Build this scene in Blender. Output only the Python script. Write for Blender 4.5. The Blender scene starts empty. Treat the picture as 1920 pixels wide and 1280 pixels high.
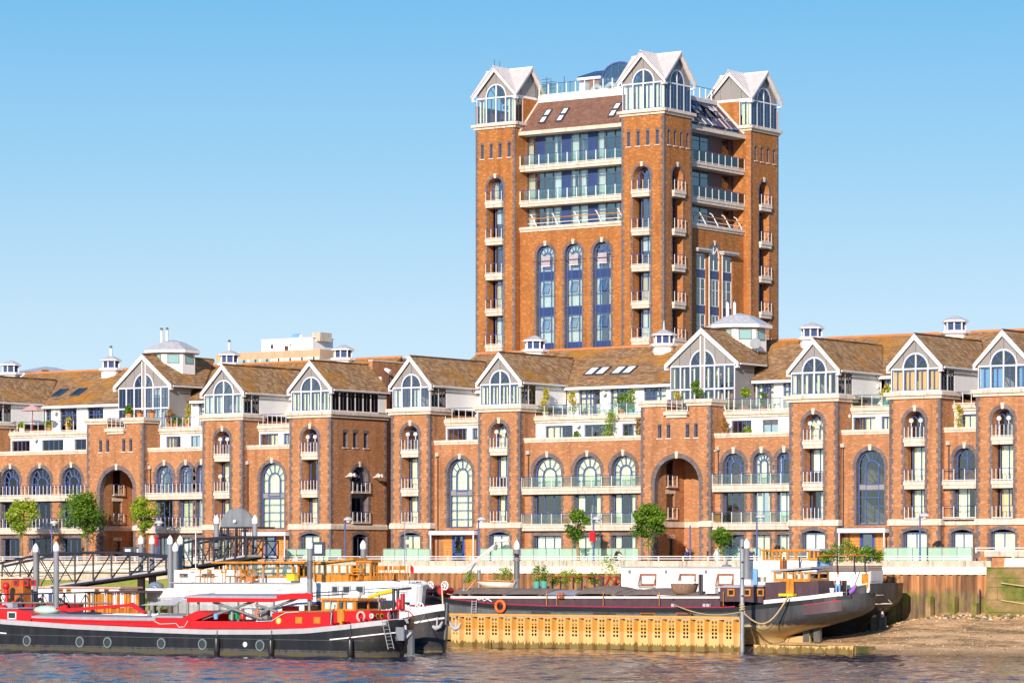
import bpy, math, random
from mathutils import Vector, Matrix
from mathutils.geometry import tessellate_polygon
random.seed(7)
R = math.radians
sc = bpy.context.scene
# ------------------------------------------------------------------ camera
TH = R(35.5); CT, ST = math.cos(TH), math.sin(TH)
FPX, D0, EYE, HOR = 6300.0, 247.0, 5.8, 1048.0
cam = bpy.data.cameras.new('camera')
co = bpy.data.objects.new('camera', cam); sc.collection.objects.link(co)
co.location = (D0*ST, -D0*CT, EYE)
co.rotation_euler = (R(90), 0, TH)
cam.lens = FPX/1920*36; cam.sensor_width = 36; cam.sensor_fit = 'HORIZONTAL'
cam.shift_y = (HOR-640)/1920; cam.clip_start = 1; cam.clip_end = 9000
sc.camera = co
# ------------------------------------------------------------------ sun and sky
SUN = Vector((1.0, -2.9, 1.03)).normalized()
w = bpy.data.worlds.new('World'); sc.world = w; w.use_nodes = True
nt = w.node_tree; nt.nodes.clear()
sky = nt.nodes.new('ShaderNodeTexSky'); sky.sky_type = 'NISHITA'; sky.sun_disc = False
sky.sun_elevation = math.asin(SUN.z); sky.sun_rotation = math.atan2(SUN.x, SUN.y)
sky.air_density = 1.0; sky.dust_density = 1.0; sky.ozone_density = 2.0
tc = nt.nodes.new('ShaderNodeTexCoord'); mp = nt.nodes.new('ShaderNodeMapping')
mp.inputs['Location'].default_value = (0, 0, 0.045); mp.inputs['Scale'].default_value = (1, 1, 2.0)
hs = nt.nodes.new('ShaderNodeHueSaturation'); hs.inputs['Saturation'].default_value = 1.0
bg = nt.nodes.new('ShaderNodeBackground'); bg.inputs['Strength'].default_value = 0.15
wo = nt.nodes.new('ShaderNodeOutputWorld')
nt.links.new(tc.outputs['Generated'], mp.inputs['Vector']); nt.links.new(mp.outputs[0], sky.inputs['Vector'])
sx_ = nt.nodes.new('ShaderNodeSeparateXYZ'); nt.links.new(tc.outputs['Generated'], sx_.inputs[0])
cr = nt.nodes.new('ShaderNodeValToRGB'); nt.links.new(sx_.outputs[2], cr.inputs[0]); el = cr.color_ramp.elements
while len(el) < 6: el.new(0.5)
for i_, (p_, c_) in enumerate([(0.0, (.56, .68, .74)), (0.065, (.48, .63, .73)), (0.115, (.28, .53, .72)), (0.17, (.125, .42, .71)), (0.5, (.06, .24, .56)), (1.0, (.03, .14, .40))]):
    el[i_].position = p_; el[i_].color = (*c_, 1)
sc_ = nt.nodes.new('ShaderNodeVectorMath'); sc_.operation = 'SCALE'; sc_.inputs['Scale'].default_value = 1/0.15; nt.links.new(cr.outputs[0], sc_.inputs[0])
mx_ = nt.nodes.new('ShaderNodeMix'); mx_.data_type = 'RGBA'; mx_.inputs[0].default_value = 0.8
nt.links.new(sky.outputs[0], hs.inputs['Color']); nt.links.new(hs.outputs[0], mx_.inputs[6]); nt.links.new(sc_.outputs[0], mx_.inputs[7]); nt.links.new(mx_.outputs[2], bg.inputs['Color'])
nt.links.new(bg.outputs[0], wo.inputs['Surface'])
sl = bpy.data.lights.new('sun', 'SUN'); sl.energy = 5.0; sl.angle = R(0.53); sl.color = (1.0, 0.9, 0.77)
so = bpy.data.objects.new('sun', sl); sc.collection.objects.link(so)
so.rotation_euler = SUN.to_track_quat('Z', 'Y').to_euler()
sc.view_settings.view_transform = 'Standard'; sc.view_settings.look = 'None'
sc.view_settings.exposure = 0.32; sc.view_settings.gamma = 1.0
try: sc.view_settings.use_curve_mapping = False
except Exception: pass
sc.cycles.max_bounces = 6; sc.cycles.transparent_max_bounces = 12
sc.cycles.diffuse_bounces = 3; sc.cycles.glossy_bounces = 3

# ------------------------------------------------------------------ survey helpers: picture column on a real plane -> metres
def AX(px, t=0.0):
    u = px-960; return (u*(D0+CT*t)-FPX*ST*t)/(FPX*CT+u*ST)
def AT(px, x):
    u = px-960; return (u*(D0-ST*x)-FPX*CT*x)/(FPX*ST-u*CT)
def AZ(px, py, t=0.0):
    x = AX(px, t); return EYE+(HOR-py)*(D0-ST*x+CT*t)/FPX

# ------------------------------------------------------------------ materials
M = {}
def _nt(name):
    m = bpy.data.materials.new(name); m.use_nodes = True
    t = m.node_tree; b = t.nodes['Principled BSDF']
    M[name] = m; return m, t, b
def N(t, k, **kw):
    n = t.nodes.new(k)
    for a, v in kw.items(): setattr(n, a, v)
    return n
def noise(t, vec, scale, detail=3, rough=0.6):
    n = N(t, 'ShaderNodeTexNoise'); n.inputs['Scale'].default_value = scale
    n.inputs['Detail'].default_value = detail; n.inputs['Roughness'].default_value = rough
    if vec is not None: t.links.new(vec, n.inputs['Vector'])
    return n.outputs['Fac']
def ramp(t, fac, stops):
    r = N(t, 'ShaderNodeValToRGB'); e = r.color_ramp.elements
    while len(e) < len(stops): e.new(0.5)
    for i, (p, c) in enumerate(stops):
        e[i].position = p; e[i].color = (*c, 1) if len(c) == 3 else c
    t.links.new(fac, r.inputs['Fac']); return r.outputs['Color']
def mixc(t, fac, a, b, mode='MIX'):
    n = N(t, 'ShaderNodeMix', data_type='RGBA', blend_type=mode)
    for s, v in ((n.inputs[0], fac), (n.inputs[6], a), (n.inputs[7], b)):
        if isinstance(v, (int, float)): s.default_value = v
        elif isinstance(v, tuple): s.default_value = (*v, 1)
        else: t.links.new(v, s)
    return n.outputs[2]
def vmul(t, vec, s):
    n = N(t, 'ShaderNodeVectorMath', operation='MULTIPLY'); t.links.new(vec, n.inputs[0]); n.inputs[1].default_value = s
    return n.outputs[0]
def pos(t): return N(t, 'ShaderNodeNewGeometry').outputs['Position']
def obj(t): return N(t, 'ShaderNodeTexCoord').outputs['Object']
def bump(t, b, h, strength=0.3, dist=0.02):
    n = N(t, 'ShaderNodeBump'); n.inputs['Strength'].default_value = strength; n.inputs['Distance'].default_value = dist
    t.links.new(h, n.inputs['Height']); t.links.new(n.outputs[0], b.inputs['Normal'])
def plain(name, c, rough=0.6, metal=0.0, vary=0.12, scale=1.5, bumps=0.0, bscale=20, world=True, dirt=None, spec=0.5):
    m, t, b = _nt(name)
    v = pos(t) if world else obj(t)
    f = noise(t, vmul(t, v, (1, 1, 0.35)), scale, 5, 0.65)
    lo = tuple(x*(1-vary*1.6) for x in c); hi = tuple(min(1, x*(1+vary)) for x in c)
    col = ramp(t, f, [(0.3, lo), (0.7, hi)])
    if dirt:
        f2 = noise(t, vmul(t, v, (1.5, 1.5, 0.2)), dirt[1], 6, 0.7)
        k = ramp(t, f2, [(dirt[2], (0, 0, 0)), (min(1, dirt[2]+0.2), (1, 1, 1))])
        col = mixc(t, k, col, dirt[0])
    t.links.new(col, b.inputs['Base Color'])
    b.inputs['Roughness'].default_value = rough; b.inputs['Metallic'].default_value = metal
    b.inputs['Specular IOR Level'].default_value = spec
    if bumps: bump(t, b, noise(t, v, bscale, 4), bumps, 0.02)
    return m

def brickmat(name, c1, c2, mortar, pale, bias=0.0):
    m, t, b = _nt(name)
    p = pos(t); sx = N(t, 'ShaderNodeSeparateXYZ'); t.links.new(p, sx.inputs[0])
    ad = N(t, 'ShaderNodeMath', operation='ADD'); t.links.new(sx.outputs[0], ad.inputs[0]); t.links.new(sx.outputs[1], ad.inputs[1])
    cb = N(t, 'ShaderNodeCombineXYZ'); t.links.new(ad.outputs[0], cb.inputs[0]); t.links.new(sx.outputs[2], cb.inputs[1])
    br = N(t, 'ShaderNodeTexBrick'); t.links.new(cb.outputs[0], br.inputs['Vector'])
    br.inputs['Scale'].default_value = 1; br.inputs['Brick Width'].default_value = 0.225; br.inputs['Row Height'].default_value = 0.078
    br.inputs['Mortar Size'].default_value = 0.009; br.inputs['Mortar Smooth'].default_value = 0.3; br.inputs['Bias'].default_value = bias
    br.inputs['Color1'].default_value = (*c1, 1); br.inputs['Color2'].default_value = (*c2, 1); br.inputs['Mortar'].default_value = (*mortar, 1)
    # single pale and burnt bricks
    wn = N(t, 'ShaderNodeTexWhiteNoise', noise_dimensions='2D')
    sn = N(t, 'ShaderNodeVectorMath', operation='SNAP'); t.links.new(cb.outputs[0], sn.inputs[0]); sn.inputs[1].default_value = (0.225, 0.078, 1)
    t.links.new(sn.outputs[0], wn.inputs['Vector'])
    k = ramp(t, wn.outputs['Value'], [(0.84, (0, 0, 0)), (0.90, (1, 1, 1))])
    col = mixc(t, k, br.outputs['Color'], pale)
    k2 = ramp(t, wn.outputs['Value'], [(0.10, (1, 1, 1)), (0.16, (0, 0, 0))])
    col = mixc(t, k2, col, tuple(x*0.78 for x in c1))
    f = noise(t, vmul(t, p, (1, 1, 0.6)), 0.55, 5, 0.7)
    col = mixc(t, 1.0, col, ramp(t, f, [(0.3, (0.80, 0.77, 0.75)), (0.72, (1.10, 1.08, 1.06))]), 'MULTIPLY')
    f2 = noise(t, vmul(t, p, (2.2, 2.2, 0.12)), 0.9, 4, 0.6)
    col = mixc(t, 1.0, col, ramp(t, f2, [(0.30, (0.72, 0.68, 0.66)), (0.48, (1, 1, 1))]), 'MULTIPLY')
    t.links.new(col, b.inputs['Base Color']); b.inputs['Roughness'].default_value = 0.9
    b.inputs['Specular IOR Level'].default_value = 0.2
    bump(t, b, br.outputs['Fac'], -0.35, 0.012)
    return m
brickmat('brick', (0.52, 0.240, 0.112), (0.43, 0.186, 0.082), (0.27, 0.145, 0.085), (0.545, 0.262, 0.14))
brickmat('tower_brick', (0.47, 0.185, 0.058), (0.38, 0.135, 0.038), (0.27, 0.125, 0.05), (0.51, 0.215, 0.07))
brickmat('dark_brick', (0.16, 0.125, 0.13), (0.115, 0.09, 0.10), (0.24, 0.20, 0.19), (0.21, 0.17, 0.17))
plain('stone', (0.68, 0.55, 0.45), 0.85, vary=0.12, scale=2.5, dirt=((0.36, 0.24, 0.16), 3.0, 0.53), bumps=0.2)
plain('white_render', (0.80, 0.78, 0.77), 0.8, vary=0.05, scale=1.0, dirt=((0.52, 0.46, 0.42), 2.5, 0.60))
plain('white_paint', (0.78, 0.73, 0.72), 0.5, vary=0.05, dirt=((0.46, 0.38, 0.33), 3.5, 0.60))
plain('grey_panel', (0.27, 0.245, 0.235), 0.6, vary=0.05)
plain('blue_frame', (0.060, 0.095, 0.27), 0.4, vary=0.08)
plain('navy_panel', (0.030, 0.055, 0.16), 0.35, vary=0.10)
plain('dark_frame', (0.06, 0.07, 0.10), 0.4)
plain('rail_blue', (0.05, 0.05, 0.22), 0.4)
plain('lead', (0.50, 0.48, 0.50), 0.55, vary=0.15, scale=4)
plain('metal_roof', (0.60, 0.53, 0.51), 0.5, vary=0.10, scale=3)
plain('interior', (0.30, 0.27, 0.23), 0.9, vary=0.3, scale=0.7)
plain('curtain', (0.86, 0.84, 0.70), 0.9, vary=0.06, scale=3)
plain('curtain_warm', (0.82, 0.62, 0.36), 0.9, vary=0.06, scale=3)
plain('blind_orange', (0.85, 0.47, 0.14), 0.9, vary=0.06, scale=3)
plain('blind_blue', (0.16, 0.36, 0.75), 0.9, vary=0.06, scale=3)
plain('blind_white', (0.84, 0.86, 0.82), 0.9, vary=0.05, scale=3)
plain('cladding', (0.62, 0.25, 0.06), 0.5, vary=0.2, scale=5)
plain('blue_door', (0.03, 0.07, 0.30), 0.4)
plain('terracotta', (0.55, 0.20, 0.07), 0.7)
plain('black_metal', (0.035, 0.030, 0.040), 0.45, vary=0.3, scale=4)
plain('grey_metal', (0.25, 0.26, 0.28), 0.45, metal=0.3, vary=0.15, scale=3)
plain('galvanised', (0.26, 0.265, 0.28), 0.5, metal=0.2, vary=0.2, scale=4)
plain('white_plastic', (0.82, 0.79, 0.75), 0.4, vary=0.03)
plain('concrete', (0.55, 0.46, 0.37), 0.9, vary=0.15, scale=2.0, dirt=((0.22, 0.15, 0.10), 3.0, 0.52), bumps=0.4)
plain('pale_concrete', (0.78, 0.70, 0.58), 0.85, vary=0.10, scale=1.5, dirt=((0.42, 0.33, 0.25), 1.2, 0.62), bumps=0.2)
plain('paving', (0.42, 0.36, 0.30), 0.9, vary=0.15, scale=3)
plain('bark', (0.30, 0.19, 0.09), 0.9, vary=0.3, scale=6, bumps=0.6)
plain('red_paint', (0.62, 0.012, 0.015), 0.35, vary=0.10, scale=3)
plain('red_dark', (0.38, 0.015, 0.02), 0.4, vary=0.15, scale=3)
plain('crimson', (0.36, 0.02, 0.06), 0.4, vary=0.1)
plain('maroon', (0.085, 0.045, 0.055), 0.45, vary=0.15, scale=3)
plain('hatch_grey', (0.33, 0.32, 0.37), 0.6, vary=0.10, scale=2)
plain('canvas_brown', (0.22, 0.155, 0.125), 0.85, vary=0.2, scale=2.5, bumps=0.3)
plain('varnish', (0.58, 0.215, 0.025), 0.25, vary=0.30, scale=5)
plain('varnish_dark', (0.42, 0.12, 0.02), 0.25, vary=0.25, scale=5)
plain('boat_white', (0.84, 0.81, 0.79), 0.35, vary=0.04, dirt=((0.55, 0.45, 0.36), 2.5, 0.68))
plain('hull_trim', (0.42, 0.40, 0.43), 0.5, vary=0.08)
plain('steel_hull', (0.12, 0.125, 0.14), 0.45, vary=0.25, scale=1.2)
plain('rubber', (0.02, 0.02, 0.022), 0.35)
plain('rope', (0.55, 0.38, 0.18), 0.9)
plain('orange_plastic', (0.85, 0.14, 0.02), 0.4)
plain('yellow_paint', (0.80, 0.52, 0.02), 0.4)
plain('green_plastic', (0.05, 0.42, 0.20), 0.4)
plain('teal_pot', (0.10, 0.40, 0.36), 0.4)
plain('skin', (0.62, 0.32, 0.20), 0.6, vary=0.03)
plain('hair_brown', (0.06, 0.03, 0.015), 0.7)
plain('cloth_black', (0.025, 0.025, 0.03), 0.9)
plain('cloth_white', (0.80, 0.79, 0.78), 0.9)
plain('cloth_navy', (0.03, 0.05, 0.16), 0.9)
plain('cloth_pink', (0.62, 0.36, 0.32), 0.9)
plain('purple', (0.30, 0.12, 0.55), 0.7)
plain('flower_red', (0.75, 0.10, 0.05), 0.7)
plain('wicker', (0.24, 0.14, 0.09), 0.9, vary=0.3, scale=12, bumps=0.8)
plain('louvre_blue', (0.05, 0.09, 0.22), 0.5)
plain('tan_building', (0.62, 0.36, 0.22), 0.85)
plain('slate', (0.20, 0.21, 0.25), 0.6)
plain('pile_grey', (0.22, 0.225, 0.25), 0.6, vary=.2, scale=1.0)
plain('frost_canvas', (0.42, 0.58, 0.48), 0.8)
plain('rudder_wood', (0.10, 0.10, 0.09), 0.9, vary=.3, scale=3)
plain('navy_glass', (0.02, 0.03, 0.07), 0.1)
plain('boat_glass', (0.035, 0.05, 0.055), 0.12)
plain('mesh_screen', (0.42, 0.36, 0.40), 0.8)

def glassmat(name, tint, fac, rough=0.02):
    m, t, b = _nt(name); t.nodes.remove(b)
    tr = N(t, 'ShaderNodeBsdfTransparent'); tr.inputs['Color'].default_value = (*tint, 1)
    gl = N(t, 'ShaderNodeBsdfGlossy'); gl.inputs['Roughness'].default_value = rough; gl.inputs['Color'].default_value = (0.95, 0.98, 1, 1)
    lw = N(t, 'ShaderNodeFresnel'); lw.inputs['IOR'].default_value = 1.5
    ad = N(t, 'ShaderNodeMath', operation='ADD', use_clamp=True); t.links.new(lw.outputs[0], ad.inputs[0]); ad.inputs[1].default_value = fac
    mx = N(t, 'ShaderNodeMixShader'); t.links.new(ad.outputs[0], mx.inputs[0]); t.links.new(tr.outputs[0], mx.inputs[1]); t.links.new(gl.outputs[0], mx.inputs[2])
    t.links.new(mx.outputs[0], t.nodes['Material Output'].inputs['Surface'])
glassmat('glass', (0.93, 0.96, 0.92), 0.05)
glassmat('tower_glass', (0.88, 0.93, 0.94), 0.14)
glassmat('rail_glass', (0.88, 0.94, 0.91), 0.05)
glassmat('frost_glass', (0.62, 0.80, 0.70), 0.10, 0.2)
m, t, b = _nt('barrier_glass'); b.inputs['Base Color'].default_value = (0.52, 0.72, 0.58, 1); b.inputs['Roughness'].default_value = 0.2
mt = N(t, 'ShaderNodeMixShader'); tr = N(t, 'ShaderNodeBsdfTransparent'); tr.inputs[0].default_value = (0.75, 0.9, 0.8, 1); mt.inputs[0].default_value = 0.55
t.links.new(tr.outputs[0], mt.inputs[1]); t.links.new(b.outputs[0], mt.inputs[2]); t.links.new(mt.outputs[0], t.nodes['Material Output'].inputs['Surface'])

def tilemat(name, stops, lichen, amount):
    m, t, b = _nt(name); p = pos(t)
    at = N(t, 'ShaderNodeAttribute', attribute_name='tone')
    col = ramp(t, at.outputs['Fac'], stops)
    f = noise(t, vmul(t, p, (1, 1, 1)), 0.30, 4, 0.6)
    k = ramp(t, f, [(amount, (0, 0, 0)), (amount+0.16, (1, 1, 1))])
    g = noise(t, p, 6, 3)
    col = mixc(t, k, col, mixc(t, g, lichen, tuple(x*0.6 for x in lichen)))
    f3 = noise(t, p, 1.1, 5, 0.7)
    col = mixc(t, 1.0, col, ramp(t, f3, [(0.3, (0.78, 0.74, 0.72)), (0.62, (1.05, 1.03, 1.0))]), 'MULTIPLY')
    t.links.new(col, b.inputs['Base Color']); b.inputs['Roughness'].default_value = 0.92; b.inputs['Specular IOR Level'].default_value = 0.2
    bump(t, b, noise(t, p, 25, 3), 0.4, 0.02)
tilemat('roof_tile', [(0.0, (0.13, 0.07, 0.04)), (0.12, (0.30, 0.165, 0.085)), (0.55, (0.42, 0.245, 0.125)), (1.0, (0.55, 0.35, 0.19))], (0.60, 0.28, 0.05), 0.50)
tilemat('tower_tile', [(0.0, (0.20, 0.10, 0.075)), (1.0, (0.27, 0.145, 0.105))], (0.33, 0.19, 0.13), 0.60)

def hullmat(name, top, lower, zb, weed=(0.20, 0.15, 0.04), rough=0.32, hi=1.7, zw=None):
    # painted plate above, fouled band below the load line, streaks of wear
    m, t, b = _nt(name); p = pos(t); sx = N(t, 'ShaderNodeSeparateXYZ'); t.links.new(p, sx.inputs[0])
    f = noise(t, vmul(t, p, (1.2, 1.2, 0.12)), 1.6, 6, 0.7)
    col = ramp(t, f, [(0.32, tuple(x*0.6 for x in top)), (0.55, top), (0.80, tuple(min(1, x*hi) for x in top))])
    rs = noise(t, vmul(t, p, (3.5, 3.5, 0.35)), 1.0, 5, 0.7)
    col = mixc(t, ramp(t, rs, [(0.62, (0, 0, 0)), (0.74, (0.75, 0.75, 0.75))]), col, tuple(x*0.6+y for x, y in zip(top, (0.035, 0.024, 0.016))))
    n2 = noise(t, vmul(t, p, (3, 3, 0.5)), 1.2, 4)
    ma = N(t, 'ShaderNodeMath', operation='MULTIPLY_ADD'); t.links.new(n2, ma.inputs[0]); ma.inputs[1].default_value = -0.5; t.links.new(sx.outputs[2], ma.inputs[2])
    k = N(t, 'ShaderNodeMapRange'); t.links.new(ma.outputs[0], k.inputs[0])
    k.inputs[1].default_value = zb-0.28; k.inputs[2].default_value = zb-0.12; k.inputs[3].default_value = 1; k.inputs[4].default_value = 0
    col = mixc(t, k.outputs[0], col, lower)
    k2 = N(t, 'ShaderNodeMapRange'); t.links.new(ma.outputs[0], k2.inputs[0])
    k2.inputs[1].default_value = (zb-0.52 if zw is None else zw-.05); k2.inputs[2].default_value = (zb-0.42 if zw is None else zw); k2.inputs[3].default_value = 1; k2.inputs[4].default_value = 0
    col = mixc(t, k2.outputs[0], col, weed)
    t.links.new(col, b.inputs['Base Color']); b.inputs['Roughness'].default_value = rough
    bump(t, b, noise(t, vmul(t, p, (1, 1, 1)), 1.2, 3), 0.25, 0.06)
hullmat('hull_black', (0.016, 0.015, 0.017), (0.085, 0.078, 0.066), 0.27, weed=(0.12, 0.095, 0.03), hi=2.2, zw=-0.14, rough=.38)
hullmat('hull_anchor', (0.035, 0.030, 0.034), (0.06, 0.05, 0.05), 0.3)
hullmat('hull_grey', (0.050, 0.049, 0.056), (0.50, 0.36, 0.19), 1.62, weed=(0.46, 0.33, 0.15), rough=0.5, hi=1.5)
hullmat('hull_white', (0.74, 0.73, 0.76), (0.10, 0.12, 0.16), 0.9)

def pilemat():
    m, t, b = _nt('yellow_pile'); p = pos(t); sx = N(t, 'ShaderNodeSeparateXYZ'); t.links.new(p, sx.inputs[0])
    f = noise(t, vmul(t, p, (2.5, 2.5, 0.25)), 1.3, 5)
    col = ramp(t, f, [(0.3, (0.58, 0.27, 0.05)), (0.7, (0.70, 0.36, 0.08))])
    k0 = N(t, 'ShaderNodeMapRange'); t.links.new(sx.outputs[2], k0.inputs[0]); k0.inputs[1].default_value = 1.15; k0.inputs[2].default_value = 1.25; k0.inputs[3].default_value = 0.75; k0.inputs[4].default_value = 0
    col = mixc(t, k0.outputs[0], col, (0.70, 0.45, 0.19))
    n2 = noise(t, vmul(t, p, (6, 6, 0.1)), 1.0, 2)
    ma = N(t, 'ShaderNodeMath', operation='MULTIPLY_ADD'); t.links.new(n2, ma.inputs[0]); ma.inputs[1].default_value = -0.9; t.links.new(sx.outputs[2], ma.inputs[2])
    k = N(t, 'ShaderNodeMapRange'); t.links.new(ma.outputs[0], k.inputs[0]); k.inputs[1].default_value = -0.08; k.inputs[2].default_value = -0.02; k.inputs[3].default_value = 1; k.inputs[4].default_value = 0
    col = mixc(t, k.outputs[0], col, (0.20, 0.13, 0.035))
    t.links.new(col, b.inputs['Base Color']); b.inputs['Roughness'].default_value = 0.75
pilemat()
def rustmat():
    m, t, b = _nt('rusty_pile'); p = pos(t); sx = N(t, 'ShaderNodeSeparateXYZ'); t.links.new(p, sx.inputs[0])
    f = noise(t, vmul(t, p, (3, 3, 0.3)), 1.0, 5)
    col = ramp(t, f, [(0.25, (0.12, 0.06, 0.04)), (0.5, (0.34, 0.16, 0.07)), (0.75, (0.50, 0.26, 0.12))])
    sn = N(t, 'ShaderNodeVectorMath', operation='SNAP'); t.links.new(p, sn.inputs[0]); sn.inputs[1].default_value = (0.6, 50, 50)
    wn = N(t, 'ShaderNodeTexWhiteNoise'); t.links.new(sn.outputs[0], wn.inputs['Vector'])
    col = mixc(t, 1.0, col, ramp(t, wn.outputs['Value'], [(0, (0.45, 0.45, 0.5)), (0.5, (0.95, 0.9, 0.85)), (1, (1.3, 1.2, 1.1))]), 'MULTIPLY')
    n2 = noise(t, vmul(t, p, (1.2, 1.2, 0.5)), 1.1, 4)
    ma = N(t, 'ShaderNodeMath', operation='MULTIPLY_ADD'); t.links.new(n2, ma.inputs[0]); ma.inputs[1].default_value = -1.6; t.links.new(sx.outputs[2], ma.inputs[2])
    k = N(t, 'ShaderNodeMapRange'); t.links.new(ma.outputs[0], k.inputs[0]); k.inputs[1].default_value = 2.7; k.inputs[2].default_value = 3.1; k.inputs[3].default_value = 1; k.inputs[4].default_value = 0
    g = ramp(t, noise(t, vmul(t, p, (2, 2, 0.6)), 1.3, 4), [(0.38, (0.19, 0.18, 0.03)), (0.5, (0.20, 0.13, 0.06)), (0.62, (0.13, 0.085, 0.055))])
    col = mixc(t, k.outputs[0], col, g)
    t.links.new(col, b.inputs['Base Color']); b.inputs['Roughness'].default_value = 0.9; bump(t, b, noise(t, p, 8, 4), 0.4, 0.03)
rustmat()
def mossmat():
    m, t, b = _nt('mossy_stone'); p = pos(t)
    f = noise(t, p, 0.7, 6, 0.7)
    col = ramp(t, f, [(0.35, (0.34, 0.22, 0.10)), (0.46, (0.24, 0.155, 0.065)), (0.53, (0.17, 0.155, 0.03)), (0.66, (0.07, 0.105, 0.015))])
    t.links.new(col, b.inputs['Base Color']); b.inputs['Roughness'].default_value = 0.95; bump(t, b, noise(t, p, 5, 5), 0.6, 0.06)
mossmat()
def shoremat():
    m, t, b = _nt('shingle'); p = pos(t)
    f = noise(t, vmul(t, p, (0.22, 0.8, 1)), 0.9, 8, 0.8)
    base = ramp(t, f, [(0.42, (0.84, 0.50, 0.26)), (0.50, (0.70, 0.38, 0.16)), (0.55, (0.36, 0.18, 0.06)), (0.62, (0.14, 0.09, 0.02))])
    g = N(t, 'ShaderNodeTexVoronoi'); g.inputs['Scale'].default_value = 7; t.links.new(p, g.inputs['Vector'])
    col = mixc(t, 0.30, base, ramp(t, g.outputs['Color'], [(0.2, (0.16, 0.09, 0.04)), (0.8, (0.78, 0.56, 0.34))]))
    sx = N(t, 'ShaderNodeSeparateXYZ'); t.links.new(p, sx.inputs[0])
    k = N(t, 'ShaderNodeMapRange'); t.links.new(sx.outputs[2], k.inputs[0]); k.inputs[1].default_value = 0.0; k.inputs[2].default_value = 0.5; k.inputs[3].default_value = 0.8; k.inputs[4].default_value = 0
    col = mixc(t, k.outputs[0], col, (0.20, 0.12, 0.05))
    t.links.new(col, b.inputs['Base Color']); b.inputs['Roughness'].default_value = 0.85
    bump(t, b, g.outputs['Distance'], 0.8, 0.08)
shoremat()
def weedmat():
    m, t, b = _nt('green_bank'); p = pos(t)
    col = ramp(t, noise(t, p, 1.1, 6, 0.7), [(0.35, (0.34, 0.26, 0.05)), (0.5, (0.28, 0.30, 0.04)), (0.7, (0.15, 0.20, 0.03))])
    t.links.new(col, b.inputs['Base Color']); b.inputs['Roughness'].default_value = 0.95; bump(t, b, noise(t, p, 6, 5), 0.8, 0.1)
weedmat()
def watermat():
    m, t, b = _nt('river_water'); p = pos(t)
    # wavelets: short across the line of sight, long along it
    def dot(v):
        n = N(t, 'ShaderNodeVectorMath', operation='DOT_PRODUCT'); t.links.new(p, n.inputs[0]); n.inputs[1].default_value = v; return n.outputs['Value']
    cb = N(t, 'ShaderNodeCombineXYZ'); t.links.new(dot((CT*0.55, ST*0.55, 0)), cb.inputs[0]); t.links.new(dot((-ST*0.17, CT*0.17, 0)), cb.inputs[1])
    n1 = noise(t, cb.outputs[0], 1.6, 6, 0.68); n2 = noise(t, cb.outputs[0], 0.35, 3, 0.5)
    ad = N(t, 'ShaderNodeMath', operation='MULTIPLY_ADD'); t.links.new(n2, ad.inputs[0]); ad.inputs[1].default_value = 1.0; t.links.new(n1, ad.inputs[2])
    bump(t, b, ad.outputs[0], 0.6, 0.12)
    b.inputs['Base Color'].default_value = (0.030, 0.027, 0.060, 1); b.inputs['Roughness'].default_value = 0.06
    b.inputs['IOR'].default_value = 1.33
watermat()
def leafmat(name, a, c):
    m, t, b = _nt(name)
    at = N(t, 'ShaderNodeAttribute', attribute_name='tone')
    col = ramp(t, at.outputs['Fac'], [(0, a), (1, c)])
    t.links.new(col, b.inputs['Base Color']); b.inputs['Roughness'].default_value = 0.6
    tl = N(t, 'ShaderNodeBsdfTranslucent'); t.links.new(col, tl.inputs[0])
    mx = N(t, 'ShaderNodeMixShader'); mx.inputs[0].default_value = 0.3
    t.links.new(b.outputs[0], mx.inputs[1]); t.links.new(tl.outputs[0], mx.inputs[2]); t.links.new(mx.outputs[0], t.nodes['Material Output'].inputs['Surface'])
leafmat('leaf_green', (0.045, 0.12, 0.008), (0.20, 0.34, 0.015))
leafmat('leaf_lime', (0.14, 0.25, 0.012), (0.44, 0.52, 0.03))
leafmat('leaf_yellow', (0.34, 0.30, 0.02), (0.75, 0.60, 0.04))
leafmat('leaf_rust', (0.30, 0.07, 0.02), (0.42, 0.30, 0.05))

# ------------------------------------------------------------------ objects
COL = sc.collection
WM = {}
def link(o): COL.objects.link(o); return o
def tagit(o, label=None, cat=None, group=None, kind=None):
    if label: o['label'] = label
    if cat: o['category'] = cat
    if group: o['group'] = group
    if kind: o['kind'] = kind
    return o
def thing(name, label, cat, loc=(0, 0, 0), rz=0.0, group=None):
    o = bpy.data.objects.new(name, None); link(o); o.empty_display_size = 0.3
    o.location = loc; o.rotation_euler = (0, 0, rz)
    WM[o.name] = Matrix.Translation(loc) @ Matrix.Rotation(rz, 4, 'Z')
    return tagit(o, label, cat, group)
def adopt(o, parent, local=False):
    """parent o; when not local, its data is in world coordinates and stays there"""
    base = o.matrix_basis.copy()
    if parent is not None:
        o.parent = parent
        pm = WM[parent.name]
        o.matrix_parent_inverse = Matrix.Identity(4) if local else pm.inverted()
        WM[o.name] = (pm @ base) if local else base
    else:
        WM[o.name] = base
    return o
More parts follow.
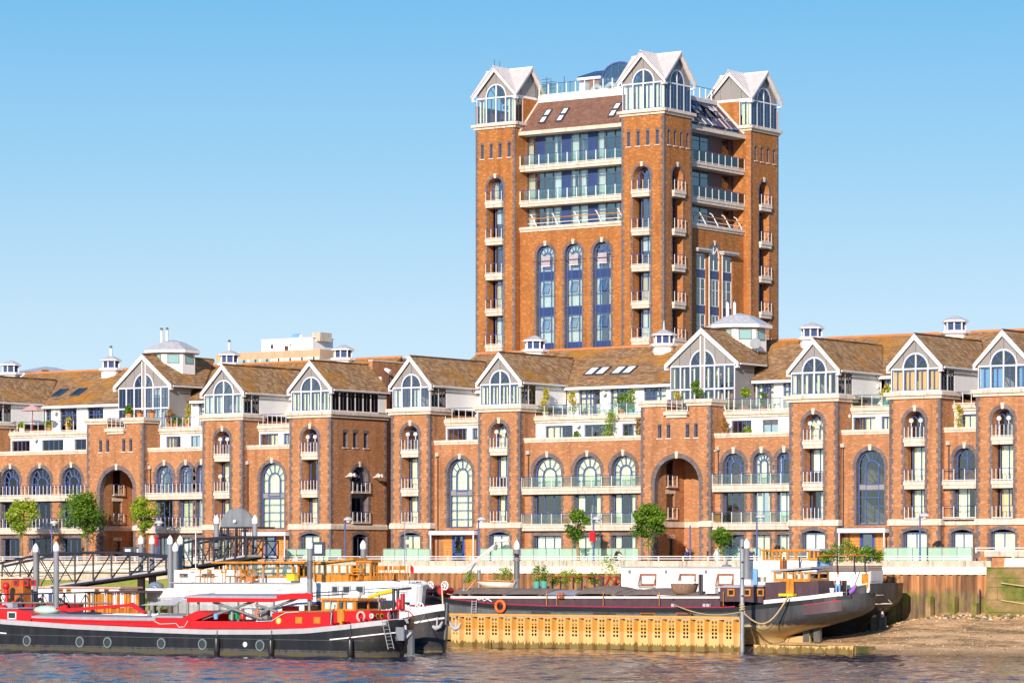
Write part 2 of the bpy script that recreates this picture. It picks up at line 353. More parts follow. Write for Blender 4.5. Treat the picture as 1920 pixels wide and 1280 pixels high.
class MB:
    def __init__(s): s.v = []; s.f = []; s.m = []; s.mats = []; s.smooth = []; s.tone = None
    def mi(s, mat):
        if mat not in s.mats: s.mats.append(mat)
        return s.mats.index(mat)
    def face(s, pts, mat, sm=False):
        b = len(s.v); s.v.extend(tuple(p) for p in pts); s.f.append(tuple(range(b, b+len(pts)))); s.m.append(s.mi(mat)); s.smooth.append(sm)
    def mesh(s, pts, faces, mat, sm=False):
        b = len(s.v); s.v.extend(tuple(p) for p in pts); k = s.mi(mat)
        for f in faces: s.f.append(tuple(i+b for i in f)); s.m.append(k); s.smooth.append(sm)
    def hexa(s, p, mat):
        s.mesh(p, [(0, 3, 2, 1), (4, 5, 6, 7), (0, 1, 5, 4), (1, 2, 6, 5), (2, 3, 7, 6), (3, 0, 4, 7)], mat)
    def box(s, x0, x1, y0, y1, z0, z1, mat, F=None):
        p = [(x0, y0, z0), (x1, y0, z0), (x1, y1, z0), (x0, y1, z0), (x0, y0, z1), (x1, y0, z1), (x1, y1, z1), (x0, y1, z1)]
        if F: p = [F(*q) for q in p]
        s.hexa(p, mat)
    def tube(s, pts, r, mat, n=6, sm=True, cap=True):
        pts = [Vector(p) for p in pts]; rs = r if isinstance(r, (list, tuple)) else [r]*len(pts)
        rings = []
        for i, p in enumerate(pts):
            d = (pts[min(i+1, len(pts)-1)]-pts[max(i-1, 0)]).normalized()
            a = d.cross(Vector((0, 0, 1)))
            if a.length < 1e-3: a = Vector((1, 0, 0))
            a.normalize(); c = d.cross(a)
            rings.append([p+(a*math.cos(2*math.pi*k/n)+c*math.sin(2*math.pi*k/n))*rs[i] for k in range(n)])
        fs = []
        for i in range(len(pts)-1):
            for k in range(n): fs.append((i*n+k, i*n+(k+1) % n, (i+1)*n+(k+1) % n, (i+1)*n+k))
        s.mesh([q for rg in rings for q in rg], fs, mat, sm)
        if cap:
            s.face(rings[0][::-1], mat); s.face(rings[-1], mat)
    def lathe(s, prof, c, mat, n=12, sm=True):
        pts = []; fs = []
        for r, z in prof:
            for k in range(n):
                a = 2*math.pi*(k+0.5)/n; pts.append((c[0]+r*math.cos(a), c[1]+r*math.sin(a), c[2]+z))
        for i in range(len(prof)-1):
            for k in range(n): fs.append((i*n+k, i*n+(k+1) % n, (i+1)*n+(k+1) % n, (i+1)*n+k))
        s.mesh(pts, fs, mat, sm)
        if prof[0][0] > 1e-3: s.face([pts[k] for k in range(n)][::-1], mat)
        if prof[-1][0] > 1e-3: s.face([pts[(len(prof)-1)*n+k] for k in range(n)], mat)
    def ball(s, c, r, mat, n=10, sc3=(1, 1, 1)):
        pts = []; fs = []; h = n//2
        for i in range(h+1):
            a = math.pi*i/h
            for k in range(n): pts.append((c[0]+sc3[0]*r*math.sin(a)*math.cos(2*math.pi*k/n), c[1]+sc3[1]*r*math.sin(a)*math.sin(2*math.pi*k/n), c[2]-sc3[2]*r*math.cos(a)))
        for i in range(h):
            for k in range(n): fs.append((i*n+k, i*n+(k+1) % n, (i+1)*n+(k+1) % n, (i+1)*n+k))
        s.mesh(pts, fs, mat, True)
    def prism(s, poly, b0, b1, mat, F):
        """poly in (a,z); extruded from b0 to b1"""
        n = len(poly)
        fr = [F(a, b0, z) for a, z in poly]; bk = [F(a, b1, z) for a, z in poly]
        tri = tessellate_polygon([[Vector((a, z, 0)) for a, z in poly]])
        def up(t):
            (ax, az), (bx, bz), (cx, cz) = (poly[i] for i in t)
            return (bx-ax)*(cz-az)-(cx-ax)*(bz-az) > 0
        tri = [t if up(t) else (t[0], t[2], t[1]) for t in tri]
        area = sum(poly[i][0]*poly[(i+1) % n][1]-poly[(i+1) % n][0]*poly[i][1] for i in range(n))
        s.mesh(fr, tri, mat); s.mesh(bk, [t[::-1] for t in tri], mat)
        q = []
        for i in range(n):
            j = (i+1) % n
            q.append((i, i+n, j+n, j) if area > 0 else (i, j, j+n, i+n))
        s.mesh(fr+bk, q, mat)
    def build(s, name, parent=None, local=False, loc=None, sm=None):
        me = bpy.data.meshes.new(name); me.from_pydata(s.v, [], s.f)
        for k in s.mats: me.materials.append(M[k])
        me.polygons.foreach_set('material_index', s.m); me.polygons.foreach_set('use_smooth', s.smooth)
        if s.tone is not None:
            at = me.attributes.new('tone', 'FLOAT', 'FACE'); at.data.foreach_set('value', s.tone)
        me.update()
        o = bpy.data.objects.new(name, me); link(o)
        if loc: o.location = loc
        return adopt(o, parent, local)
def copy_tree(o, loc, rz=None, label=None):
    kids = [k for k in bpy.data.objects if k.parent == o]
    c = o.copy(); link(c); c.location = loc
    if rz is not None: c.rotation_euler = (0, 0, rz)
    if label: c['label'] = label
    for k in kids:
        d = k.copy(); link(d); d.parent = c
        for g in [g for g in bpy.data.objects if g.parent == k]:
            e = g.copy(); link(e); e.parent = d
    return c

# frames: a runs along the wall, b goes into the building, z up
def FS(T=0.0): return lambda a, b, z: (a, T+b, z)
def FE(X): return lambda a, b, z: (X-b, a, z)
def FW(X): return lambda a, b, z: (X+b, -a, z)
_pane = {}
def pane(F, a0, a1, b, z0, z1, mat='glass', parent=None, name='pane', th=0.012):
    if mat not in _pane:
        q = MB(); q.box(-0.5, 0.5, -0.5, 0.5, -0.5, 0.5, mat)
        me = bpy.data.meshes.new('pane'); me.from_pydata(q.v, [], q.f); me.materials.append(M[mat]); _pane[mat] = me
    o = bpy.data.objects.new(name, _pane[mat]); link(o)
    c = F((a0+a1)/2, b, (z0+z1)/2); e = F(a1, b, z0); d = F(a0, b, z0)
    ang = math.atan2(e[1]-d[1], e[0]-d[0])
    o.location = c; o.rotation_euler = (0, 0, ang); o.scale = (abs(a1-a0), th, abs(z1-z0))
    o.matrix_basis = Matrix.LocRotScale(Vector(c), Matrix.Rotation(ang, 3, 'Z'), Vector((abs(a1-a0), th, abs(z1-z0))))
    return adopt(o, parent)
# ------------------------------------------------------------------ building kit
def hole(a0, a1, z0, z1, rise=0.0, n=12):
    """counter-clockwise outline of an opening; rise = height of the curved head"""
    if rise <= 0: return [(a0, z0), (a1, z0), (a1, z1), (a0, z1)]
    c = (a0+a1)/2; hw = (a1-a0)/2; sp = z1-rise; p = [(a0, z0), (a1, z0)]
    if rise >= hw*0.95:
        for i in range(n+1):
            t = math.pi*i/n; p.append((c+hw*math.cos(t), sp+rise*math.sin(t)))
    else:
        for i in range(n+1):
            u = 1-2*i/n; p.append((c+hw*u, sp+rise*(1-u*u)))
    return p
def wall(B, F, outer, holes, mat, jamb='dark_brick', name='wall', b=0.0, more=None):
    """brick sheet with real openings; holes = [(outline, depth)]"""
    q = MB()
    loops = [[Vector((a, z, 0)) for a, z in outer]]+[[Vector((a, z, 0)) for a, z in h] for h, d in holes]
    flat = [(p.x, p.y) for l in loops for p in l]
    tri = tessellate_polygon(loops)
    fs = []
    for t_ in tri:
        (ax, az), (bx, bz), (cx, cz) = (flat[i] for i in t_)
        ar = (bx-ax)*(cz-az)-(cx-ax)*(bz-az)
        if abs(ar) < 1e-9: continue
        fs.append(tuple(t_) if ar > 0 else (t_[0], t_[2], t_[1]))
    q.mesh([F(a, b, z) for a, z in flat], fs, mat)
    for h, d in holes:
        n = len(h)
        for i in range(n):
            (a, z), (c, e) = h[i], h[(i+1) % n]
            q.face([F(a, b, z), F(a, b+d, z), F(c, b+d, e), F(c, b, e)], (mat if d > 0.7 else jamb) if d > 0.2 else mat)
    if more: more(q)
    return q.build(name, B)
def surround(B, F, h, w=0.26, b=0.0, key=True, mat='dark_brick', teeth=True, name='arch_surround', foot=None):
    """band of dark bricks round an arched opening with toothed jambs and a pale keystone; h as from hole()"""
    q = MB(); a0, z0 = h[0]; a1 = h[1][0]; arc = h[2:]; c = (a0+a1)/2
    pr = b-0.018
    sp = arc[0][1]; n = len(arc)
    flat = len(h) == 4
    if not flat:
        rise = max(z for a, z in arc)-sp; hw = (a1-a0)/2
        full = rise >= hw*0.95
        out = []
        for i, (a, z) in enumerate(arc):
            if full:
                t = math.pi*i/(n-1); out.append((c+(hw+w)*math.cos(t), sp+(rise+w)*math.sin(t)))
            else: out.append((a, z+w) if 0 < i < n-1 else (a+(w*0.7 if i == 0 else -w*0.7), z+w))
        for i in range(n-1):
            q.face([F(arc[i][0], pr, arc[i][1]), F(out[i][0], pr, out[i][1]), F(out[i+1][0], pr, out[i+1][1]), F(arc[i+1][0], pr, arc[i+1][1])], mat)
            q.face([F(out[i][0], pr, out[i][1]), F(out[i][0], b, out[i][1]), F(out[i+1][0], b, out[i+1][1]), F(out[i+1][0], pr, out[i+1][1])], mat)
            q.face([F(arc[i+1][0], pr, arc[i+1][1]), F(arc[i+1][0], b, arc[i+1][1]), F(arc[i][0], b, arc[i][1]), F(arc[i][0], pr, arc[i][1])], mat)
    else:
        q.box(a0-w*0.7, a1+w*0.7, pr, b+0.004, arc[0][1], arc[0][1]+w, mat, F); sp = arc[0][1]
    zb = z0 if foot is None else foot
    if teeth:
        z = zb; k = 0
        while z < sp-0.01:
            e = min(z+0.34, sp); ww = w if k % 2 else w*0.62
            for s_, a in ((-1, a0), (1, a1)):
                lo, hi = (a-ww, a) if s_ < 0 else (a, a+ww)
                q.box(lo, hi, pr, b+0.002, z, e, mat, F)
            z = e; k += 1
    o = q.build(name, B)
    if key:
        zt = max(z for a, z in arc)
        k = MB(); k.prism([(c-0.09, zt-0.04), (c+0.09, zt-0.04), (c+0.14, zt+w+0.12), (c-0.14, zt+w+0.12)], b-0.07, b+0.02, 'stone', F)
        k.build('keystone', B)
    return o
def quoins(B, X, T, z0, z1, w=0.30, left=False, side=True, mat='dark_brick'):
    """alternating dark blocks on a corner of a pier at (X,T)"""
    q = MB(); z = z0; k = 0; F = FS(T)
    while z < z1-0.01:
        e = min(z+0.34, z1); ww = w if k % 2 else w*0.6; vv = w*0.6 if k % 2 else w
        if left: q.box(X-0.012, X+ww, -0.016, 0.004, z, e, mat, F)
        else:
            q.box(X-ww, X+0.016, -0.016, 0.004, z, e, mat, F)
            if side: q.box(X-0.004, X+0.016, 0.004, vv, z, e, mat, F)
        z = e; k += 1
    q.build('quoin', B)
def win(B, F, a0, a1, z0, z1, b, cols=2, rows=(), fm='blue_frame', gl='glass', cur=None, thin=0.05, dep=0.07, name='window', back=None, cb=0.22, edge=0.06):
    """rectangular window: frame with bars, one pane per light, curtain behind"""
    q = MB(); e = edge
    q.box(a0, a1, b, b+dep, z0, z0+e, fm, F); q.box(a0, a1, b, b+dep, z1-e, z1, fm, F)
    q.box(a0, a0+e, b, b+dep, z0+e, z1-e, fm, F); q.box(a1-e, a1, b, b+dep, z0+e, z1-e, fm, F)
    cs = [a0+e/2+(a1-a0-e)*i/cols for i in range(cols+1)] if isinstance(cols, int) else [a0+e/2]+[a0+(a1-a0)*c for c in cols]+[a1-e/2]
    zs = [z0+e/2]+[z0+(z1-z0)*r for r in rows]+[z1-e/2]
    for c in cs[1:-1]: q.box(c-thin/2, c+thin/2, b+0.003, b+dep-0.003, z0+e, z1-e, fm, F)
    for z in zs[1:-1]:
        for i in range(len(cs)-1): q.box(cs[i]+thin/2, cs[i+1]-thin/2, b+0.003, b+dep-0.003, z-thin/2, z+thin/2, fm, F)
    o = q.build(name, B)
    for i in range(len(cs)-1):
        for j in range(len(zs)-1):
            pane(F, cs[i]+thin/2, cs[i+1]-thin/2, b+dep/2, zs[j]+thin/2, zs[j+1]-thin/2, gl, o)
    if cur: curtain(o, F, a0+e, a1-e, z0+e, z1-e, b+cb, cur)
    return o
def curtain(o, F, a0, a1, z0, z1, b, kind):
    """kind: (material, style) style = full | sides | blind0.5 | left | right"""
    mat, st = kind; q = MB()
    def drape(l, r, zb, zt):
        n = max(4, int((r-l)/0.09)); pts = []
        for i in range(n+1):
            a = l+(r-l)*i/n; d = b+0.04*math.sin(i*2.1)+0.015*math.sin(i*5.3)
            pts += [F(a, d, zb), F(a, d, zt)]
        q.mesh(pts, [(2*i, 2*i+2, 2*i+3, 2*i+1) for i in range(n)], mat, True)
    w_ = a1-a0
    if st == 'full': drape(a0, a1, z0, z1)
    elif st == 'sides': drape(a0, a0+w_*0.26, z0, z1); drape(a1-w_*0.26, a1, z0, z1)
    elif st == 'left': drape(a0, a0+w_*0.55, z0, z1)
    elif st == 'right': drape(a1-w_*0.55, a1, z0, z1)
    elif st.startswith('blind'):
        f = float(st[5:]); q.box(a0, a1, b, b+0.01, z1-(z1-z0)*f, z1, mat, F)
    q.build('curtain', o)
def archwin(B, F, h, b, inner=True, bars=5, fm='blue_frame', gl='glass', cur=None, sill=None, name='arched_window', mids=()):
    """glazed arched opening: frame ring, inner arch, radiating bars; panes as one sheet per half"""
    q = MB(); a0, z0 = h[0]; a1 = h[1][0]; arc = h[2:]; c = (a0+a1)/2; hw = (a1-a0)/2
    sp = arc[0][1]; zt = max(z for a, z in arc); rise = zt-sp; n = len(arc); e = 0.075; d = 0.08
    def ring(r1x, r1z, r2x, r2z, zc, bb=0.0):
        m_ = 14
        for i in range(m_):
            t0, t1 = math.pi*i/m_, math.pi*(i+1)/m_
            P = lambda rx, rz, t: (c+rx*math.cos(t), zc+rz*math.sin(t))
            pts = [P(r1x, r1z, t0), P(r2x, r2z, t0), P(r2x, r2z, t1), P(r1x, r1z, t1)]
            q.prism(pts, b-bb, b+d, fm, F)
    full = rise >= hw*0.95
    if full: ring(hw-e, rise-e, hw, rise, sp)
    else:
        for i in range(n-1):
            (a, z), (a2, z2) = arc[i], arc[i+1]
            q.prism([(a2, z2-e), (a, z-e), (a, z), (a2, z2)], b, b+d, fm, F)
    q.box(a0, a0+e, b, b+d, z0, sp, fm, F); q.box(a1-e, a1, b, b+d, z0, sp, fm, F)
    q.box(a0+e, a1-e, b, b+d, z0, z0+e, fm, F)
    if inner and full:
        iw = hw*0.48; ic = sp-0.12
        ring(iw-0.06, iw-0.06, iw+0.02, iw+0.02, ic, 0.02)
        zb = max(z0+e, ic-hw*1.0) if mids else z0+e
        q.box(c-iw-0.02, c-iw+0.06, b-0.02, b+d, zb, ic, fm, F); q.box(c+iw-0.06, c+iw+0.02, b-0.02, b+d, zb, ic, fm, F)
        if mids:
            q.box(c-iw-0.02, c+iw+0.02, b-0.02, b+d, zb-0.08, zb, fm, F)
        for i in range(1, bars+1):
            t_ = math.pi*i/(bars+1); c1, s1 = math.cos(t_), math.sin(t_); tw = 0.022
            p1 = (c+(iw+0.02)*c1, ic+(iw+0.02)*s1); p2 = (c+(hw-e)*c1, sp+(rise-e)*s1)
            dx, dz = p2[0]-p1[0], p2[1]-p1[1]; L_ = math.hypot(dx, dz); nx, nz = -dz/L_*tw, dx/L_*tw
            q.prism([(p1[0]-nx, p1[1]-nz), (p2[0]-nx, p2[1]-nz), (p2[0]+nx, p2[1]+nz), (p1[0]+nx, p1[1]+nz)], b+0.004, b+d-0.004, fm, F)
        for z in (ic,)+tuple([] if mids else [z0+(ic-z0)*0.5]):
            q.box(a0+e, c-iw-0.02, b+0.006, b+d-0.006, z-0.022, z+0.022, fm, F); q.box(c+iw+0.02, a1-e, b+0.006, b+d-0.006, z-0.022, z+0.022, fm, F)
    elif not inner:
        q.box(c-0.035, c+0.035, b+0.003, b+d-0.003, z0+e, zt-e, fm, F)
        if full:
            for t_ in (R(45), R(135)):
                c1, s1 = math.cos(t_), math.sin(t_); tw = 0.025
                p1 = (c+0.04*c1, sp+0.04*s1); p2 = (c+(hw-e)*c1, sp+(rise-e)*s1)
                q.prism([(p1[0]+s1*tw, p1[1]-c1*tw), (p2[0]+s1*tw, p2[1]-c1*tw), (p2[0]-s1*tw, p2[1]+c1*tw), (p1[0]-s1*tw, p1[1]+c1*tw)], b+0.005, b+d-0.005, fm, F)
    for z in mids:
        q.box(a0+e, a1-e, b+0.004, b+d-0.004, z-0.025, z+0.025, fm, F)
    if mids:
        for aa in (c-hw*0.46, c+hw*0.46):
            q.box(aa-0.025, aa+0.025, b+0.008, b+d-0.008, z0+e, zb-0.08, fm, F)
    o = q.build(name, B)
    def sheet(nm, mat, lo, hi, bb, outline):
        s_ = MB(); s_.prism(outline, bb, bb+0.012, mat, F); return s_.build(nm, o)
    m1 = [(max(min(a, c-0.005), a0+0.02), z-0.02) for a, z in h if a <= c+1e-6]
    body = [(a0+0.02, z0+0.02), (a1-0.02, z0+0.02)]+[(c+(a-c)*0.97, sp+(z-sp)*0.97) for a, z in arc]
    sheet('pane', gl, 0, 0, b+d/2, body)
    if cur: curtain_arch(o, F, body, b+0.25, cur, z0, zt)
    return o
def curtain_arch(o, F, body, b, kind, z0, zt):
    mat, st = kind; q = MB()
    if st == 'full':
        q.prism(body, b, b+0.01, mat, F)
    else:
        a0 = body[0][0]; a1 = body[1][0]; w_ = (a1-a0)*0.27
        for l, r in ((a0, a0+w_), (a1-w_, a1)):
            zz = zt-(zt-z0)*0.12
            q.box(l, r, b, b+0.02, z0+0.05, zz, mat, F)
    q.build('curtain', o)
def bandstone(q, F, a0, a1, z0, z1, p0, p1, b=0.0, mat='stone', ret0=True, ret1=True, back=0.05):
    """two-step moulded band: lower step projects p0, upper step p1"""
    zm = z0+(z1-z0)*0.45
    q.box(a0-(p0 if ret0 else 0), a1+(p0 if ret1 else 0), b-p0, b+back, z0, zm, mat, F)
    q.box(a0-(p1 if ret0 else 0), a1+(p1 if ret1 else 0), b-p1, b+back, zm, z1, mat, F)
def balcony(B, F, a0, a1, zt, b0, b1, h=0.45, rail=0.92, step=0.32, glass=False, sides=True, slab=True, name='balcony', lamps=False, globe_b=None, rmat='white_paint', wide=0.035):
    """slab from depth b0 (outer edge) to b1, white posts, blue hand rail"""
    q = MB()
    if slab:
        q.box(a0, a1, b0+0.06, b1, zt-h, zt-h*0.5, 'stone', F); q.box(a0-0.04, a1+0.04, b0, b1, zt-h*0.5, zt, 'stone', F)
    else: q.box(a0, a1, b0, b1, zt-0.06, zt, 'stone', F)
    o = q.build(name, B)
    r = MB(); e = b0+0.05
    n = max(2, round((a1-a0)/step))
    for i in range(n+1):
        a = a0+0.03+(a1-a0-0.06)*i/n
        r.box(a-wide/2, a+wide/2, e-wide/2, e+wide/2, zt+0.002, zt+rail-0.04, rmat, F)
    r.box(a0, a1, e-0.02, e+0.02, zt+0.05, zt+0.09, rmat, F)
    r.box(a0, a1, e-0.03, e+0.03, zt+rail-0.04, zt+rail, 'rail_blue', F)
    if sides and b1-b0 > 0.3:
        for a in (a0+0.03, a1-0.03):
            r.box(a-0.02, a+0.02, e+0.03, b1-0.02, zt+rail-0.04, zt+rail, 'rail_blue', F)
            r.box(a-0.015, a+0.015, e+0.03, b1-0.02, zt+0.05, zt+0.09, rmat, F)
            m_ = max(1, int((b1-b0)/0.4))
            for i in range(1, m_+1):
                bb = e+(b1-e)*i/(m_+1); r.box(a-0.015, a+0.015, bb-0.015, bb+0.015, zt+0.002, zt+rail-0.04, rmat, F)
    r.build('railing', o)
    if glass:
        for i in range(n):
            l = a0+0.03+(a1-a0-0.06)*i/n+wide/2; r_ = a0+0.03+(a1-a0-0.06)*(i+1)/n-wide/2
            pane(F, l, r_, e, zt+0.11, zt+rail-0.06, 'rail_glass', o, 'glass_panel')
    return o
def globe(B, F, a, b, z, post=None, r=0.17, name='globe_lamp'):
    q = MB(); c = F(a, b, z); q.ball(c, r, 'white_plastic', 12)
    if post: q.tube([F(a, b, z-r), F(a, b, post)], 0.03, 'white_paint', 6)
    else: q.tube([F(a, b, z), F(a, b+0.3, z-0.12)], 0.025, 'grey_metal', 5)
    return q.build(name, B)
def tiles(q, O, U, V, poly, w=0.30, e=0.24, mat='roof_tile', lift=0.035):
    """rows of overlapping roof tiles on the plane O + u*U + v*V, inside the polygon (u,v)"""
    O, U, V = Vector(O), Vector(U).normalized(), Vector(V).normalized(); Nn = U.cross(V).normalized()
    if Nn.z < 0: Nn = -Nn
    us = [p[0] for p in poly]; vs = [p[1] for p in poly]
    def span(v):
        xs = []
        n = len(poly)
        for i in range(n):
            (a, b), (c, d) = poly[i], poly[(i+1) % n]
            if (b <= v < d) or (d <= v < b): xs.append(a+(c-a)*(v-b)/(d-b))
        return sorted(xs)
    v = min(vs)+0.001; k = 0
    if q.tone is None: q.tone = []
    while v < max(vs)-0.02:
        s0 = span(v+e*0.5)
        for i in range(0, len(s0)-1, 2):
            a = s0[i]; end = s0[i+1]; u = math.floor(a/w)*w+(w/2 if k % 2 else 0)-w
            while u < end:
                l, r_ = max(u+0.005, a), min(u+w-0.005, end)
                if r_-l > 0.03:
                    j = random.uniform(-0.008, 0.012); lf = lift+j; ve = v+e+0.03
                    P = lambda uu, vv, hh: O+U*uu+V*vv+Nn*hh
                    t_ = random.random()
                    q.face([P(l, v-0.01, lf), P(r_, v-0.01, lf+random.uniform(-.005, .005)), P(r_, ve, 0.004), P(l, ve, 0.004)], mat)
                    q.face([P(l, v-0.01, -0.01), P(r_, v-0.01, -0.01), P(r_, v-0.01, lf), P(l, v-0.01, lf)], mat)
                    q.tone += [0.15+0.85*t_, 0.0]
                u += w
        v += e; k += 1
def rooftiles(B, name, planes, **kw):
    q = MB()
    for O, U, V, poly in planes: tiles(q, O, U, V, poly, **kw)
    o = q.build(name, B); o['kind'] = 'stuff'; return o
def slabpoly(q, pts, th, mat):
    """a thick sheet below the given planar polygon"""
    P = [Vector(p) for p in pts]; n = (P[1]-P[0]).cross(P[2]-P[0]).normalized()
    if n.z < 0: P = P[::-1]; n = -n
    L = [p-n*th for p in P]; k = len(P)
    q.mesh(P+L, [tuple(range(k)), tuple(range(2*k-1, k-1, -1))]+[(i, i+k, (i+1) % k+k, (i+1) % k) for i in range(k)], mat)

def gable_room(B, F, a0, a1, z0, zt, za, bfront, two=False, ends=0.28, bays=4, cur=None, arch=True, gz=None, sidebays=2, side=True, flip=False, brg=0.20):
    """glazed room under a gable: white posts, blue lights, grey gable panels with arched light, white bargeboards"""
    o_ = MB(); b = bfront; pw = 0.10; c = (a0+a1)/2
    o_.box(a0, a1, b, b+0.12, z0, z0+0.10, 'white_paint', F); o_.box(a0, a1, b, b+0.12, zt-0.10, zt, 'white_paint', F)
    gap = 0.34 if two else 0.0
    if two:
        lefts = [a0+(c-gap/2-a0)*i/3 for i in range(4)]; rights = [c+gap/2+(a1-c-gap/2)*i/3 for i in range(4)]
        xs = lefts+rights; spans = [(lefts[i], lefts[i+1]) for i in range(3)]+[(rights[i], rights[i+1]) for i in range(3)]
        rows = [(z0+0.10, z0+(zt-z0)*0.5-0.05), (z0+(zt-z0)*0.5+0.05, zt-0.10)]
        o_.box(a0+0.05, a1-0.05, b+0.002, b+0.118, rows[0][1], rows[1][0], 'white_paint', F)
        o_.box(lefts[3]+0.05, rights[0]-0.05, b+0.03, b+0.1, z0+0.1, zt-0.1, 'grey_panel', F)
    else:
        xs = [a0+(a1-a0)*i/bays for i in range(bays+1)]; spans = [(xs[i], xs[i+1]) for i in range(bays)]
        rows = [(z0+0.10, zt-0.10)]
    for i, x in enumerate(xs):
        l, r = max(a0, x-pw/2), min(a1, x+pw/2)
        for (zz0, zz1) in rows: o_.box(l, r, b+0.004, b+0.116, zz0, zz1, 'white_paint', F)
    # gable panels
    sl = (za-zt)/((a1-a0)/2+ends); top = za-ends*0+0; ia = 0.10
    zl = lambda a: za-0.05-abs(a-c)*sl
    hw = (spans[len(spans)//2][1]-(spans[len(spans)//2-1][0]))/2 if not two else (lefts[3]-lefts[2]+gap/2)
    hw = min(hw, (a1-a0)*0.26)
    poly = [(a0+0.02, zt), (a1-0.02, zt), (a1-0.02, zl(a1-0.02)), (c, zl(c)), (a0+0.02, zl(a0+0.02))]
    hl = hole(c-hw, c+hw, zt+0.001, zt+hw*1.08, hw*1.04, 12) if arch else None
    F2 = lambda a, bb, z: F(a, bb, z)
    q = MB()
    outer = [(a0+0.02, zt), (c-hw, zt)]+([(hh) for hh in reversed(hl[2:])] if arch else [])+([(c+hw, zt)] if arch else [])+[(a1-0.02, zt), (a1-0.02, zl(a1-0.02)), (c, zl(c)), (a0+0.02, zl(a0+0.02))]
    if not arch: outer = poly
    cl = [outer[0]]
    for p in outer[1:]:
        if abs(p[0]-cl[-1][0])+abs(p[1]-cl[-1][1]) > 1e-4: cl.append(p)
    o_.prism(cl, b+0.05, b+0.14, 'grey_panel', F)
    # joints between gable panels, as raised dark strips
    for a in ([c-hw-0.02-(c-hw-a0)*0.0, c+hw+0.02]+([a0+(c-hw-a0)*0.45, a1-(c-hw-a0)*0.45] if two else [])):
        o_.box(a-0.012, a+0.012, b+0.035, b+0.05, zt+0.0, zl(a)-0.02, 'dark_frame', F)
    if not two: o_.box(c-0.012, c+0.012, b+0.035, b+0.05, zt+hw*1.1, zl(c)-0.02, 'dark_frame', F)
    else:
        o_.box(c-gap/2-0.05, c-gap/2+0.03, b, b+0.12, zt, zl(c)-0.25, 'white_paint', F); o_.box(c+gap/2-0.03, c+gap/2+0.05, b, b+0.12, zt, zl(c)-0.25, 'white_paint', F)
        o_.box(c-gap/2+0.03, c+gap/2-0.03, b+0.02, b+0.045, zt, zl(c)-0.3, 'grey_panel', F)
    if arch:
        m_ = 12
        for i in range(m_):
            t0, t1 = math.pi*i/m_, math.pi*(i+1)/m_
            for (r1, r2, mt, bb) in ((hw*1.0-0.02, hw*1.0+0.07, 'white_paint', b), (hw-0.09, hw-0.02, 'blue_frame', b+0.02)):
                P = lambda r_, t_: (c+r_*math.cos(t_), zt+r_*1.04*math.sin(t_))
                if two and abs(c+r1*math.cos((t0+t1)/2)-c) < gap/2: continue
                o_.prism([P(r1, t0), P(r2, t0), P(r2, t1), P(r1, t1)], bb, b+0.10, mt, F)
        if not two: o_.box(c-0.04, c+0.04, b+0.01, b+0.10, zt, zt+hw*1.02, 'white_paint', F)
        for t_ in (R(50), R(130)):
            c1, s1 = math.cos(t_), math.sin(t_); tw = 0.03
            x1 = c+(gap/2+0.05)*(1 if c1 > 0 else -1)
            o_.prism([(x1+s1*tw, zt+0.05-c1*tw), (c+(hw-0.06)*c1+s1*tw, zt+(hw-0.06)*s1-c1*tw), (c+(hw-0.06)*c1-s1*tw, zt+(hw-0.06)*s1+c1*tw), (x1-s1*tw, zt+0.05+c1*tw)][::1], b+0.03, b+0.08, 'blue_frame', F)
        gq = MB(); gq.prism([(c+(a-c)*0.99, z) for a, z in hl if z > zt-1][0:2]+[(c+(a-c)*0.99, z-0.01) for a, z in hl[2:]], b+0.06, b+0.07, 'glass', F)
    frame = o_.build('gabled_window_front', B)
    if arch: gq.build('pane', frame)
    for i, (l, r) in enumerate(spans):
        for j, (zz0, zz1) in enumerate(rows):
            q = MB(); l2, r2 = l+pw/2, r-pw/2; e = 0.045
            q.box(l2, r2, b+0.02, b+0.08, zz0, zz0+e, 'blue_frame', F); q.box(l2, r2, b+0.02, b+0.08, zz1-e, zz1, 'blue_frame', F)
            m1, m2 = (l2+r2)/2-0.03, (l2+r2)/2+0.03
            for (x, y) in ((l2, l2+e), (m1, m2), (r2-e, r2)): q.box(x, y, b+0.02, b+0.08, zz0+e, zz1-e, 'blue_frame', F)
            cs_ = cur if cur and random.random() < 0.85 else None
            q2 = q.build('window', B)
            pane(F, l2+e, m1, b+0.05, zz0+e, zz1-e, 'glass', q2); pane(F, m2, r2-e, b+0.05, zz0+e, zz1-e, 'glass', q2)
            if cs_: curtain(q2, F, l2+e, r2-e, zz0+e, zz1-e, b+0.30, cs_)
    # bargeboards
    bb = MB(); th = 0.30; ov = brg
    for s_ in (-1, 1):
        e_ = (a1-a0)/2+ends
        A = (c, za+0.10); Bp = (c+s_*e_, za+0.10-e_*sl); C = (c+s_*e_, za+0.10-e_*sl-th*1.15); D = (c, za+0.10-th*1.35)
        bb.prism([A, Bp, C, D] if s_ < 0 else [A, D, C, Bp], b-ov, b-ov+0.07, 'white_paint', F)
        # small flat foot
        x0, x1 = sorted((c+s_*(e_-0.02), c+s_*(e_-0.30)))
        bb.box(x0, x1, b-ov+0.004, b+0.1, Bp[1]-th*1.1-0.06, Bp[1]-th*0.9, 'white_paint', F)
    bb.build('bargeboard', B)
    return sl
